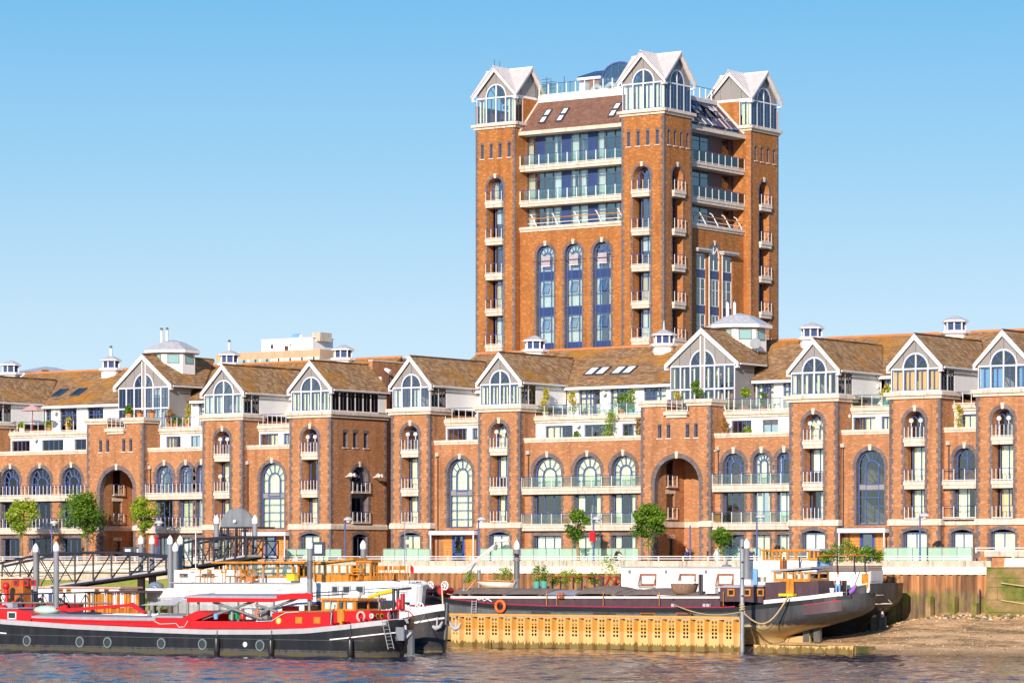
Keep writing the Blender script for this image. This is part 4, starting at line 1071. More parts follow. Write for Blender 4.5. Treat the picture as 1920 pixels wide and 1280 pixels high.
balcony(BA, Fs, 2.5, 4.7, 10.95, -0.22, 0.35, h=0.12, rail=0.85, step=0.5, slab=False); balcony(BA, Fs, 2.5, 4.7, 8.62, -0.22, 0.35, h=0.1, rail=0.85, step=0.5, slab=False)
q = MB(); z = 8.55; k = 0
while z < 16.6:
    ww = 0.3 if k % 2 else 0.18; q.box(D_-ww, D_+0.01, -0.02, 0.0, z, z+0.34, 'dark_brick', Fs); z += 0.34; k += 1
q.build('quoin', BA)
q = MB(); q.prism([(0, 8.10), (0.12, 8.10), (0.12, 8.36), (0, 8.52)], 0.6, D_, 'stone', lambda a, b, z: (PF[1]+a, b, z)); q.build('string_course', BA)
q = MB(); q.box(2.6, D_+0.1, -0.16, 0.05, 16.66, 16.867, 'stone', Fs); q.box(2.6, D_+0.1, -0.30, 0.05, 16.867, 17.12, 'stone', Fs); q.build('cornice', BA)
q = MB(); q.face([(PF[0], D_, GZ), (PF[1], D_, GZ), (PF[1], D_, 18.7), (PF[0], D_, 18.7)][::-1], 'brick'); q.box(-25.8, -18.7, 9.6, 9.7, GZ, 18.5, 'brick'); q.build('rear_wall', BA)
for px in (648, 700):
    a = AT(px, PF[1]); z = 12.15; q = MB(); q.tube([Fs(a, 0, z), Fs(a-0.05, -0.45, z+0.05)], 0.04, 'white_paint', 6)
    for dx in (-0.17, 0.15):
        c_ = Fs(a+dx, -0.5, z+0.05); q.tube([Fs(a+dx, -0.3, z+0.02), Fs(a+dx*1.8, -0.75, z+0.14)], [0.07, 0.17], 'white_plastic', 8)
    q.build('floodlight', BA)
# party wall standing up through the roof, lead flashing
xw = -18.7
q = MB(); q.box(xw-0.32, xw, 7.35, 17.5, GZ, 21.35, 'brick'); q.build('party_wall', BA)
q = MB(); q.box(xw-0.38, xw+0.06, 7.3, 17.5, 21.35, 21.45, 'stone'); q.build('coping', BA)
q = MB(); q.box(xw+0.01, xw+0.9, 7.32, 7.42, 19.55, 20.1, 'lead'); q.build('flashing', BA)
q = MB(); q.tube([(xw+0.6, 8.6, 18.6), (xw+0.6, 8.6, 20.6)], 0.12, 'black_metal', 8); q.tube([(xw+0.45, 8.4, 20.75), (xw+0.95, 8.4, 20.5)], [0.12, 0.2], 'white_plastic', 8); q.build('flood_light_mast', BA)
main_roof(BA, -60, xw-0.3); interior(BA, -56.6, G1[0], y1=6.9); interior(BA, G1[1], -17.5, y1=6.9)
for px in (99, 134): skylight(BA, AX(px, 7.3), 7.1)
for px, t_ in ((283, 0.6), (2, 0.6)): downpipe(BA, AX(px, t_), t_, 11, 13.0)
for px in (466,): downpipe(BA, AX(px, 0.6), 0.6, 5, 13.2)
gc1 = (G1[0]+G1[1])/2
sl2 = gable_room(BA, FS(0), gc1-2.72, gc1+2.72, 16.28, 19.75, 22.3, 3.4, two=True, ends=0.42, cur=('blind_white', 'blind0.35'))
def gate_roof(B, gc, sl2):
    hw = 2.72+0.42; q = MB(); q.box(gc+2.6, gc+2.72, 3.5, 6.1, 16.28, 19.75, 'grey_panel'); q.build('side_wall', B); q = MB(); q.box(gc-2.72, gc-2.6, 3.5, 6.1, 16.28, 19.75, 'grey_panel'); q.build('side_wall', B)
    gable_roof(B, gc, hw, 22.3, sl2, 3.28, 7.2, 12.2)
gate_roof(BA, gc1, sl2)

# ---- right block
BB = thing('apartment_block', 'right riverside brick apartment block in front of the tall brick tower', 'apartment building', (15, 5, GZ))
PG = (-11.22, -7.55); PH = (-3.06, 0.72); G2 = (11.34, 17.2); PI = (23.65, 27.5); PJ = (31.55, 35.45); PK = (38.15, 42.1)
pier(BB, *PG, seed=4, gcur=('blind_white', 'full'))
upper_bay(BB, PG[1], PH[0], [(838, 877), (886, 897)], [(859, 886)], 4, rail_glass=False, post=0.6, lamps=[(852, 744, 4)])
tall_bay(BB, PG[1], PH[0], -6.35, -4.08, cur=('curtain', 'full'))
pier(BB, *PH, seed=5, gcur=('curtain', 'left'))
upper_bay(BB, PH[1], G2[0], [(1023, 1075), (1096, 1150), (1167, 1203)], [(1086, 1126), (1145, 1185), (1208, 1250)], 5, lamps=[(1132, 737, 4), (1083, 797, 3)])
arches_bay(BB, PH[1], G2[0], [(1.5, 3.98), (5.11, 7.45), (8.38, 10.46)], 5)
gatehouse(BB, G2[0], G2[1], 12.5, 16.25, [AX(1237), AX(1253.5), AX(1289), AX(1305)])
upper_bay(BB, G2[1], PI[0], [(1372, 1410), (1430, 1460)], [(1411, 1452), (1469, 1500)], 6, post=0.7, lamps=[(1352, 788, 3)])
arches_bay(BB, G2[1], PI[0], [(17.85, 19.62), (20.36, 21.71), (22.28, 23.49)], 6)
pier(BB, *PI, seed=6, gcur=('curtain', 'sides'))
upper_bay(BB, PI[1], PJ[0], [(1599, 1643), (1653, 1672)], [(1607, 1635), (1648, 1673)], 7, post=0.8, lamps=[(1591, 780, 3), (1645, 724, 4)])
tall_bay(BB, PI[1], PJ[0], 28.61, 30.82, cur=None)
pier(BB, *PJ, seed=7, gcur=('blind_orange', 'full'))
upper_bay(BB, PJ[1], PK[0], [(1804, 1832)], [(1840, 1858)], 8, rail_glass=False, post=0.7)
Fc = FS(0.6); l_, r_ = AX(1788, 0.6), AX(1829, 0.6)
hc = hole(l_, r_, 8.5, 13.3, (r_-l_)/2)
recess_wall(BB, PJ[1], PK[0], [(hc, 0.45), (hole(l_-0.2, r_-0.2, 5.5, 7.8, 0.22, 8), 0.3)])
surround(BB, Fc, hc); surround(BB, Fc, hole(l_-0.2, r_-0.2, 5.5, 7.8, 0.22, 8), w=0.24, key=False)
archwin(BB, Fc, hole(l_+.02, r_-.02, 11.1, 13.28, (r_-l_)/2-.02), 0.4, inner=False, name='window'); win(BB, Fc, l_+.02, r_-.02, 8.52, 10.6, 0.4, 2, (), cur=('curtain', 'left')); win(BB, Fc, l_-.18, r_-.22, 5.52, 7.6, 0.27, 2, (), cur=('blind_white', 'full'))
balcony(BB, Fc, PJ[1]+0.1, PK[0]-0.1, 11.05, -0.5, 0.4, h=0.5, rail=0.86, step=0.9, sides=False); balcony(BB, Fc, PJ[1]+0.1, PK[0]-0.1, 8.55, -0.5, -0.01, rail=0.86, step=0.9, slab=False, sides=False)
pier(BB, *PK, seed=8, gcur=('blind_blue', 'full'))
recess_wall(BB, PK[1], 48.0, []); upper_bay(BB, PK[1], 48.0, [], [], 9)
q = MB(); q.face([(48, 0.6, GZ), (48, 12, GZ), (48, 12, 18.5), (48, 0.6, 18.5)], 'brick'); q.build('end_wall', BB)
q = MB(); q.prism([(0, 8.10), (0.12, 8.10), (0.12, 8.36), (0, 8.52)], PJ[1]+0.11, PK[0]-0.11, 'stone', lambda a, b, z: (b, 0.6-a, z)); q.build('string_course', BB)
main_roof(BB, -11.6, 48.2); interior(BB, -11.1, G2[0], y1=9.6); interior(BB, G2[1], 47.8, y1=9.6)
for px in (1099, 1119, 1149, 1169): skylight(BB, AX(px, 7.6), 7.2, w_=0.85, gl='blind')
for px, t_ in ((992, 0.6), (1348, 0.6), (822, 0.6), (1582, 0.6), (1780, 0.6)): downpipe(BB, AX(px, t_), t_, 5 if px in (822, 1582) else 11, 13.5)
gc2 = (G2[0]+G2[1])/2+0.1
sl2 = gable_room(BB, FS(0), gc2-2.72, gc2+2.72, 16.28, 19.75, 22.3, 3.4, two=True, ends=0.42, cur=('curtain', 'sides'))
gate_roof(BB, gc2, sl2)
q = MB(); q.box(-18.6, -11.3, 10.5, 10.7, GZ, 17.5, 'dark_brick'); q.face([(-11.6, 14, GZ), (-11.6, 5.6, GZ), (-11.6, 5.6, 18.7), (-11.6, 11.5, 21.78), (-11.6, 14, 20.5)], 'brick'); q.build('rear_link_wall', BB)

for px, fl, fi, lb in ((20, 0, 0, 'small white louvred roof lantern at the far left edge'), (208, 1, 0, 'louvred roof lantern with one flue left of the left two-storey gable'), (430, 1, 0, 'louvred roof lantern with one flue left of the far white office block'), (643, 0, 0, 'squat louvred roof lantern just right of the far white office block'),
                       (1003, 0, 0, 'louvred roof lantern at the foot of the tower below its left arched window'), (1245, 0, 1, 'louvred roof lantern with a lead finial below the tower corner'), (1522, 0, 0, 'louvred roof lantern just right of the tower'), (1791, 0, 0, 'louvred roof lantern nearest the right edge of the roofs')):
    y_ = 10.9; lantern('roof_lantern', lb, AX(px, y_), y_, 20.8, fl, group='small louvred lanterns along the ridge', finial=bool(fi))
lantern('roof_lantern', 'large octagonal roof room with two tall white flues behind the left gatehouse gable', gc1, AT(322, gc1), 19.0, 2, big=True)
lantern('roof_lantern', 'large octagonal roof room behind the right gatehouse gable in front of the tower', gc2, AT(1386, gc2), 19.0, 2, big=True)
# ------------------------------------------------------------------ the tall tower
TT, TX = 22.03, -0.96
TB = thing('apartment_tower', 'tall brick tower with three white gabled corner turrets above the riverside roofs', 'tower', (-10, 30, GZ))
SLAB = [35.05, 31.99, 29.13, 26.2, 23.3, 20.4]
def tower_niche_face(F, a0, a1, c, z0=17.0, slits=True):
    hw = 0.80; h = hole(c-hw, c+hw, z0+0.3, 37.0, hw)
    hs_ = [(h, 0.85)]; ss = []
    w_ = a1-a0
    for k in range(4):
        s_ = a0+w_*(0.17+0.225*k); ss.append(s_); hs_.append((hole(s_-0.15, s_+0.15, 38.6, 39.72), 0.3))
    wall(TB, F, [(a0, z0), (a1, z0), (a1, 41.0), (a0, 41.0)], hs_, 'tower_brick')
    surround(TB, F, h, w=0.22)
    for s_ in ss:
        win(TB, F, s_-0.15, s_+0.15, 38.6, 39.72, 0.12, 1, (), edge=0.04, gl='tower_glass')
        q = MB(); q.box(s_-0.24, s_+0.24, -0.08, 0.1, 38.52, 38.6, 'stone', F); q.build('window_sill', TB)
        q = MB(); q.box(s_-0.2, s_+0.2, -0.014, 0.01, 39.72, 39.92, 'dark_brick', F); q.build('lintel', TB)
    for i, z in enumerate(SLAB):
        zt = 36.98 if i == 0 else SLAB[i-1]-0.5
        if i == 0: archwin(TB, F, hole(c-hw+.02, c+hw-.02, z+.02, zt, hw-.02), 0.72, inner=False, gl='tower_glass', name='window', cur=random.choice([None, ('curtain', 'sides')]))
        else: win(TB, F, c-hw+0.28, c+hw-0.02, z+.02, zt, 0.72, 2, (0.86,), gl='tower_glass', cur=random.choice([None, ('curtain', 'left'), ('blind_white', 'blind0.5'), ('curtain_warm', 'left')]))
        balcony(TB, F, c-hw-0.02, c+hw+0.02, z, -0.28, 0.72, h=0.5, rail=0.86, step=0.52, sides=False, glass=False)
def tq(F, a, z0, z1, side=1, w=0.28):
    q = MB(); z = z0; k = 0
    while z < z1:
        e = min(z+0.34, z1); ww = w if k % 2 else w*0.6
        l, r = (a, a+ww) if side > 0 else (a-ww, a+0.016)
        q.box(l, r, -0.016, 0.002, z, e, 'dark_brick', F); z = e; k += 1
    q.build('quoin', TB)
def turret(x0, x1, y0, y1, sfull=True, efull=True, rnd=0):
    random.seed(40+rnd)
    FSo, FEe = FS(y0), FE(x1)
    for F, a0, a1, full, s_ in ((FSo, x0, x1, sfull, 'S'), (FEe, y0, y1, efull, 'E')):
        if full: gable_room(TB, F, a0+0.06, a1-0.06, 41.42, 43.6, 45.95, 0.06, ends=0.30, cur=random.choice([('blind_white', 'full'), ('curtain', 'left')]), brg=0.28)
        else:
            gable_room(TB, F, a0+0.06, a1-0.06, 43.5, 43.7, 45.95, 0.06, ends=0.30, bays=1, arch=False, brg=0.28)
            q = MB()
            if s_ == 'S': q.box(a0, a1-1.15, 0.02, 0.3, 41.0, 43.5, 'tower_brick', F); l, r = a1-1.15, a1-0.06
            else: q.box(a0+1.15, a1, 0.02, 0.3, 41.0, 43.5, 'tower_brick', F); l, r = a0+0.06, a0+1.15
            q.build('turret_wall', TB); side_glazing(TB, F, l, r, 41.42, 43.52, 1, b=0.06, cur=('blind_white', 'full'))
    q = MB()
    for F, a0, a1 in ((FSo, x0, x1), (FEe, y0, y1)):
        q.box(a0-0.12 if F is FSo else a0+0.01, a1+0.12, -0.12, 0.1, 41.0, 41.2, 'stone', F); q.box(a0-0.28 if F is FSo else a0+0.01, a1+0.28, -0.28, 0.1, 41.2, 41.42, 'stone', F)
    q.box(x0, x1, y0+0.1, y1, 41.3, 41.38, 'lead'); q.build('cornice', TB)
    # crossing gabled roof in standing-seam metal
    e = 0.34; X0, X1, Y0, Y1 = x0-e, x1+e, y0-e, y1+e; cx, cy = (x0+x1)/2, (y0+y1)/2; ze, zr = 43.68, 46.08
    C = (cx, cy, zr); q = MB()
    G_ = {'S': (cx, Y0, zr), 'N': (cx, Y1, zr), 'W': (X0, cy, zr), 'E': (X1, cy, zr)}
    K = {('S', 'W'): (X0, Y0, ze), ('S', 'E'): (X1, Y0, ze), ('N', 'E'): (X1, Y1, ze), ('N', 'W'): (X0, Y1, ze)}
    for (g, h_), k in K.items():
        for gg in (g, h_): slabpoly(q, [G_[gg], C, k], 0.09, 'metal_roof')
    for (g, h_), k in K.items():
        for gg in (g, h_):
            A = Vector(G_[gg]); c_ = Vector(C); k_ = Vector(k)
            for i in range(1, 7):
                t_ = i/7; p = A+(c_-A)*t_; v_ = c_+(k_-c_)*(1-0) if False else None
                # rib runs down the slope from the ridge to the valley
                pe = A.lerp(c_, t_); d = (k_-A); # direction down the verge, parallel to the slope
                s_ = 1-t_; end = pe+d*s_
                q.tube([tuple(pe+Vector((0, 0, 0.01))), tuple(end+Vector((0, 0, 0.01)))], 0.022, 'metal_roof', 4, False)
    for g, p in G_.items(): q.tube([C, p], 0.07, 'white_paint', 5)
    q.build('turret_roof', TB)
RT0, RT1 = TT+13.14, TT+17.5
turret(-19.38, -15.39, TT, TT+4.0, efull=False, rnd=1); turret(-5.0, TX, TT, TT+4.08, rnd=2); turret(TX-4.0, TX, RT0, RT1, sfull=False, rnd=3)
random.seed(5)
F1, F2 = FS(TT), FE(TX)
tower_niche_face(F1, -19.38, -15.39, -17.40); tower_niche_face(F1, -5.0, TX, -3.07)
tower_niche_face(F2, TT, TT+4.08, TT+1.98); tower_niche_face(F2, RT0, RT1, TT+15.22)
for F, a, sd in ((F1, -19.38, 1), (F1, -15.39, -1), (F1, -5.0, 1), (F1, TX, -1), (F2, TT, 1), (F2, TT+4.08, -1), (F2, RT0, 1), (F2, RT1, -1)): tq(F, a, 17, 40.98, sd)
q = MB(); X = -15.39
q.face([(X, TT, 17), (X, TT+3.5, 17), (X, TT+3.5, 41.0), (X, TT, 41.0)], 'tower_brick')
q.face([(TX-3.2, RT0, 17), (TX, RT0, 17), (TX, RT0, 41.0), (TX-3.2, RT0, 41.0)], 'tower_brick')
q.face([(-5.0, TT+2.5, 17), (-5.0, TT, 17), (-5.0, TT, 41), (-5.0, TT+2.5, 41)], 'tower_brick')
q.face([(TX, TT+4.08, 17), (TX-2.5, TT+4.08, 17), (TX-2.5, TT+4.08, 41), (TX, TT+4.08, 41)], 'tower_brick')
q.face([(-19.38, RT1, 17), (-19.38, TT, 17), (-19.38, TT, 43.0), (-19.38, RT1, 43.0)], 'tower_brick')
q.face([(TX, RT1, 17), (-19.38, RT1, 17), (-19.38, RT1, 43.0), (TX, RT1, 43.0)], 'tower_brick')
q.build('return_wall', TB)
# --- left face between the turrets
Fi = FS(TT+0.71); ar = [(-13.77, -12.05), (-10.99, -9.30), (-8.22, -6.50)]
hs_ = [(hole(l, r, 22.6, 31.28, (r-l)/2, 14), 0.4) for l, r in ar]
wall(TB, Fi, [(-15.39, 17), (-5.0, 17), (-5.0, 32.45), (-15.39, 32.45)], hs_, 'tower_brick')
for k, (h, d) in enumerate(hs_):
    surround(TB, Fi, h, w=0.24); l, r = h[0][0], h[1][0]; hw = (r-l)/2; c = (l+r)/2
    o = archwin(TB, Fi, hole(l+.02, r-.02, 22.62, 31.26, hw-.02, 14), 0.3, gl='tower_glass', mids=(29.15, 28.45, 27.2, 26.25, 25.55, 24.3, 23.35), cur=('curtain' if k else 'blind_white', 'sides' if k == 2 else 'full'), name='tall_arched_window')
    q = MB()
    for z0, z1 in ((28.45, 29.15), (25.55, 26.25), (22.62, 23.35)): q.box(l+.09, r-.09, 0.315, 0.335, z0, z1, 'navy_panel', Fi)
    q.build('spandrel_panel', TB)
    q = MB(); q.box(c-0.42, c+0.42, 0.05, 0.12, 29.6, 30.4, 'mesh_screen', Fi); q.box(c-0.46, c+0.46, 0.04, 0.13, 29.55, 29.6, 'white_paint', Fi); q.tube([Fi(c-1.2, 0.0, 30.0), Fi(c+1.2, 0.0, 30.0)], 0.035, 'dark_frame', 5); q.build('window_guard', TB)
    for z in (27.3, 24.4):
        q = MB()
        p = [Fi(c-0.34, 0.28, z+.9), Fi(c+.34, .28, z+.9), Fi(c+.34, .02, z+0.05), Fi(c-.34, .02, z+.05)]
        q.tube(p+[p[0]], 0.04, 'blue_frame', 4, False); g_ = q.build('open_casement', TB); q = MB(); q.face(p, 'tower_glass'); q.build('pane', g_)
q = MB(); bandstone(q, Fi, -15.39, -5.0, 32.45, 32.85, 0.08, 0.18, ret0=False, ret1=False, back=0.95); q.build('parapet_coping', TB)
def curtain_wall(F, a0, a1, z0, z1, b, widths, panels, kinds, row=0.76):
    x = a0; tot = sum(widths)
    for i, w_ in enumerate(widths):
        l, r = x, x+w_*(a1-a0)/tot; x = r
        if i in panels:
            q = MB(); q.box(l, r, b+0.02, b+0.1, z0, z1, panels[i], F); q.build('panel', TB)
        else: win(TB, F, l, r, z0, z1, b, 1, (row,), fm='dark_frame', gl='tower_glass', cur=kinds[i % len(kinds)], thin=0.06)
KD = [('curtain', 'full'), None, ('curtain', 'full'), ('curtain', 'left'), None, ('blind_white', 'full'), ('curtain', 'sides'), None]
NP = 'navy_panel'
for z0, z1, pn in ((37.8, 40.35, {1: NP, 4: NP, 7: NP}), (34.93, 37.38, {4: NP, 7: NP}), (31.95, 34.50, {4: NP, 7: NP})):
    random.shuffle(KD); curtain_wall(F1, -15.39, -5.0, z0, z1, 1.70, [1]*12, pn, KD)
    random.shuffle(KD); curtain_wall(F2, TT+4.08, RT0, z0, z1, 1.70, [1.05, 1.05, 1.05, 1.05, 1.6, 1.0, 0.5], {4: 'maroon', 6: 'maroon'}, KD)
for zt in (37.8, 34.93):
    balcony(TB, F1, -15.35, -5.04, zt, 0.55, 1.68, h=0.42, rail=0.92, step=0.95, glass=True, sides=False, wide=0.06)
    balcony(TB, F2, TT+4.12, RT0-0.04, zt, 0.55, 1.68, h=0.42, rail=0.92, step=0.95, glass=True, sides=False, wide=0.06)
# low raking rail with white struts on the parapet terraces
for F, a0, a1 in ((Fi, -14.6, -5.2), (FE(TX-0.71), TT+4.4, RT0-0.4)):
    q = MB(); q.tube([F(a0, 0.0, 33.5), F(a1, 0.0, 33.5)], 0.04, 'varnish', 5); q.tube([F(a0, -0.05, 33.1), F(a1, -0.05, 33.1)], 0.03, 'white_paint', 5)
    for i in range(5):
        a = a0+0.3+(a1-a0-0.9)*i/4; q.tube([F(a+0.6, -0.1, 32.87), F(a, 0.1, 33.75), F(a-0.2, 0.2, 33.85)], 0.05, 'white_plastic', 5)
    q.build('terrace_rail', TB)
# --- right face
Fj = FE(TX-0.71); cj = AT(1340, TX-0.71); hj = hole(cj-0.8, cj+0.8, 19, 31.3, 0.8, 14)
wl, wr = AT(1306, TX-0.71), AT(1324, TX-0.71); vl, vr = AT(1354, TX-0.71), AT(1373, TX-0.71)
h2 = [(hj, 0.18), (hole(wl, wr, 19, 30.5), 0.18), (hole(vl, vr, 19, 30.5), 0.18)]
wall(TB, Fj, [(TT+4.08, 17), (RT0, 17), (RT0, 32.45), (TT+4.08, 32.45)], h2, 'tower_brick')
surround(TB, Fj, hj, w=0.24, foot=30.4)
archwin(TB, Fj, hole(cj-.78, cj+.78, 29.2, 31.28, .78, 14), 0.08, gl='tower_glass', fm='white_paint', inner=False, cur=('curtain', 'full'), name='arched_window')
for z0, z1 in ((26.3, 28.5), (23.4, 25.6), (19.5, 22.7)): win(TB, Fj, cj-.78, cj+.78, z0, z1, 0.08, 3, (0.6,), fm='white_paint', gl='tower_glass', cur=('blind_white', 'full'), cb=0.12)  # white blinds added to give these panes the paleness of reflecting glass
for z0, z1 in ((28.5, 29.2), (25.6, 26.3), (22.7, 23.4)):
    q = MB(); q.box(cj-.78, cj+.78, 0.10, 0.16, z0, z1, NP, Fj); q.build('spandrel_panel', TB)
for l, r in ((wl, wr), (vl, vr)):
    z = 30.48
    for z0, z1, k in ((29.2, 30.48, 0), (26.3, 28.5, 0), (23.4, 25.6, 0), (19.5, 22.7, 0)): win(TB, Fj, l+.02, r-.02, z0, z1, 0.08, 2, (0.6,) if z1-z0 > 1.5 else (), fm='white_paint', gl='tower_glass', cur=('blind_white', 'full') if random.random() < .8 else None, cb=0.12)  # side lights: added white blinds stand in for the pale reflection in the glass
    q = MB()
    for z0, z1 in ((28.5, 29.2), (25.6, 26.3), (22.7, 23.4)): q.box(l, r, 0.10, 0.16, z0, z1, NP, Fj)
    q.build('spandrel_panel', TB)
    q = MB(); q.box(l-0.45, r+0.3, -0.5, 0.0, 30.70, 30.85, 'lead', Fj); q.box(l-0.35, r+0.2, -0.4, 0.0, 30.58, 30.70, 'stone', Fj); q.build('window_hood', TB)
q = MB()
for a in (cj-1.0, cj+1.0): q.tube([Fj(a, -0.10, 18), Fj(a, -0.10, 30.6)], 0.06, 'stone', 8)
q.build('column', TB)
q = MB(); bandstone(q, Fj, TT+4.08, RT0, 32.45, 32.85, 0.08, 0.18, ret0=False, ret1=False, back=0.95); q.build('parapet_coping', TB)
# --- mansard slopes
sz, sy = 43.35-40.62, 3.3-0.6; L = math.hypot(sz, sy)
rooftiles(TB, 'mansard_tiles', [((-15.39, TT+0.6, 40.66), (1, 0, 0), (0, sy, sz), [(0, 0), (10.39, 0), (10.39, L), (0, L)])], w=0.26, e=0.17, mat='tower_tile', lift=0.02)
q = MB(); slabpoly(q, [(-15.39, TT+0.6, 40.66), (-5.0, TT+0.6, 40.66), (-5.0, TT+3.3, 43.39), (-15.39, TT+3.3, 43.39)], 0.15, 'tower_tile')
slabpoly(q, [(TX-0.6, TT+4.08, 40.66), (TX-0.6, RT0, 40.66), (TX-3.3, RT0, 43.39), (TX-3.3, TT+4.08, 43.39)], 0.15, 'navy_glass'); q.build('mansard', TB)
q = MB()
q.box(-15.45, -5.0, 0.45, 0.75, 40.34, 40.64, 'stone', F1); q.box(TT+4.08, RT0+0.05, 0.45, 0.75, 40.34, 40.64, 'stone', F2)
q.box(-15.45, -5.0, 0.75, 1.7, 40.34, 40.40, 'white_paint', F1); q.box(TT+4.08, RT0, 0.75, 1.7, 40.34, 40.40, 'white_paint', F2)
q.build('eaves_board', TB)
q = MB(); q.tube([(-15.36, TT+0.6, 40.72), (-15.36, TT+3.3, 43.45)], 0.10, 'stone', 5); q.tube([(TX-0.6, RT0-0.05, 40.75), (TX-3.3, RT0-0.05, 43.48)], 0.13, 'stone', 5); q.build('verge', TB)
q = MB(); q.box(-15.3, -5.0, 3.15, 3.75, 43.30, 43.85, 'white_render', F1); q.box(TT+4.08, RT0-0.2, 3.15, 3.75, 43.30, 43.62, 'lead', F2); q.box(-19.3, -4.8, TT+3.76, RT1-0.1, 43.2, 43.4, 'lead'); q.build('roof_parapet', TB)
balcony(TB, F1, -15.3, -5.3, 43.86, 3.2, 3.7, rail=0.95, step=0.95, slab=False, glass=True, sides=False, name='roof_rail', wide=0.07)
balcony(TB, F2, TT+4.2, RT0+2, 43.63, 3.3, 3.7, rail=0.95, step=0.95, slab=False, glass=False, sides=False, name='roof_rail', wide=0.07)
for px in (1014, 1046, 1144):
    for v in (0.8, 1.7):
        x = AX(px, TT+1.5)+v*0.0
        skylight(TB, x, TT+0.6+v*sy/L, 0.62, 0.85, yE=TT+0.6, zE=40.62, yR=TT+3.3, zR=43.35, gl='blind')
def mansard_light(a, v, w_, l_, op=False):
    d = Vector((-sy, 0, sz)).normalized(); n = Vector((d.z, 0, -d.x)); O = Vector((TX-0.6, a, 40.70))
    P = lambda u, t_, h: tuple(O+Vector((0, u, 0))+d*(v+t_)+n*(h+(0.5*(1-t_/l_) if op else 0)))
    q = MB()
    for (u0, u1, b0, b1) in ((0, w_, 0, .06), (0, w_, l_-.06, l_), (0, .06, .06, l_-.06), (w_-.06, w_, .06, l_-.06)):
        q.hexa([P(u0, b0, 0), P(u1, b0, 0), P(u1, b1, 0), P(u0, b1, 0), P(u0, b0, .08), P(u1, b0, .08), P(u1, b1, .08), P(u0, b1, .08)], 'navy_panel' if random.random() < .7 else 'lead')
    o = q.build('skylight', TB); g = MB(); g.hexa([P(.06, .06, .03), P(w_-.06, .06, .03), P(w_-.06, l_-.06, .03), P(.06, l_-.06, .03), P(.06, .06, .05), P(w_-.06, .06, .05), P(w_-.06, l_-.06, .05), P(.06, l_-.06, .05)], 'navy_glass'); g.build('pane', o)
for i in range(8):
    a = TT+4.5+i*1.05; mansard_light(a, 0.35, 0.8, 1.25); mansard_light(a, 1.75, 0.8, 1.6, op=i % 3 == 2)
# --- penthouse on the roof
t9 = TT+8.5; q = MB(); xa, xb = AX(1088, t9), AX(1124, t9); z = AZ(1105, 178, t9)-1
q.box(xa, xb, t9, t9+4, z, AZ(1105, 152, t9), 'tower_brick'); q.build('penthouse_wall', TB)
q = MB(); zt = AZ(1105, 150, t9); q.box(xa-0.2, xb+0.2, t9-0.2, t9+4, zt, zt+0.22, 'white_paint'); slabpoly(q, [(xa-.2, t9-.2, zt+.3), (xb+.2, t9-.2, zt+.3), (xb+.2, t9+2.5, zt+1.1), (xa-.2, t9+2.5, zt+1.1)], 0.08, NP); q.build('penthouse_roof', TB)
xc, xd = AX(1126, t9), AX(1195, t9); za_ = AZ(1160, 165, t9)-1.6; zr = AZ(1160, 117, t9); q = MB(); hw = (xd-xc)/2; cx = (xc+xd)/2
zs_ = zr-hw*0.85
for i in range(9):
    t0 = math.pi*i/8
    q.tube([(cx+hw*math.cos(t0), t9, za_ if i in (0, 8) else zs_), (cx+hw*math.cos(t0), t9, zs_+(zr-zs_)*math.sin(t0))], 0.05, 'blue_frame', 4, False)
q.tube([(cx+hw*math.cos(math.pi*i/10), t9, zs_+(zr-zs_)*math.sin(math.pi*i/10)) for i in range(11)], 0.08, 'blue_frame', 5)
for i in range(6): x = xc+(xd-xc)*i/5; q.tube([(x, t9, za_), (x, t9, zs_)], 0.05, 'blue_frame', 4, False)
q.tube([(xc, t9, zs_), (xd, t9, zs_)], 0.06, 'blue_frame', 4)
q.box(xc, xd, t9+3, t9+3.2, za_, zs_+0.6, NP); fr = q.build('atrium_frame', TB)
q = MB(); q.prism([(xc, za_), (xd, za_)]+[(cx+hw*math.cos(math.pi*i/10), zs_+(zr-zs_)*math.sin(math.pi*i/10)) for i in range(11)], 0.02, 0.04, 'tower_glass', FS(t9)); q.build('pane', fr)
q = MB()
for i in range(10):
    t0, t1 = math.pi*i/10, math.pi*(i+1)/10
    q.face([(cx+hw*math.cos(t0), t9, zs_+(zr-zs_)*math.sin(t0)), (cx+hw*math.cos(t0), t9+3, zs_+(zr-zs_)*math.sin(t0)), (cx+hw*math.cos(t1), t9+3, zs_+(zr-zs_)*math.sin(t1)), (cx+hw*math.cos(t1), t9, zs_+(zr-zs_)*math.sin(t1))], NP)
q.build('atrium_roof', TB)
q = MB(); random.seed(9)
for px, py0, py1 in ((1015, 160, 185), (1025, 145, 185), (1033, 150, 185), (1050, 162, 182), (1058, 143, 182), (1069, 152, 180), (927, 112, 130), (937, 116, 130)):
    tt = TT+5; x = AX(px, tt); q.tube([(x, tt, AZ(px, py1, tt)), (x, tt, AZ(px, py0, tt))], 0.035, 'dark_frame', 4)
    if 1010 < px < 1040:
        for k in range(3): zz = AZ(px, py0+4+k*6, tt); q.tube([(x-0.45, tt, zz), (x+0.45, tt, zz)], 0.02, 'dark_frame', 4)
q.build('aerial_mast', TB)
q = MB(); tt = TT+5.5
for p0, p1 in ((1110, 1128), (1135, 1157)):
    x0, x1 = AX(p0, tt), AX(p1, tt); z = 43.9; q.tube([(x0, tt, z), (x0+.1, tt, z+.5), (x0+.5, tt, z+.75), (x1-.5, tt, z+.75), (x1-.1, tt, z+.5), (x1, tt, z)], 0.22, 'lead', 8)
q.build('air_duct', TB)
q = MB(); q.box(AX(1086, tt), AX(1097, tt), tt, tt+.6, 43.8, 45.0, 'white_plastic'); q.build('condenser_unit', TB)
q = MB()
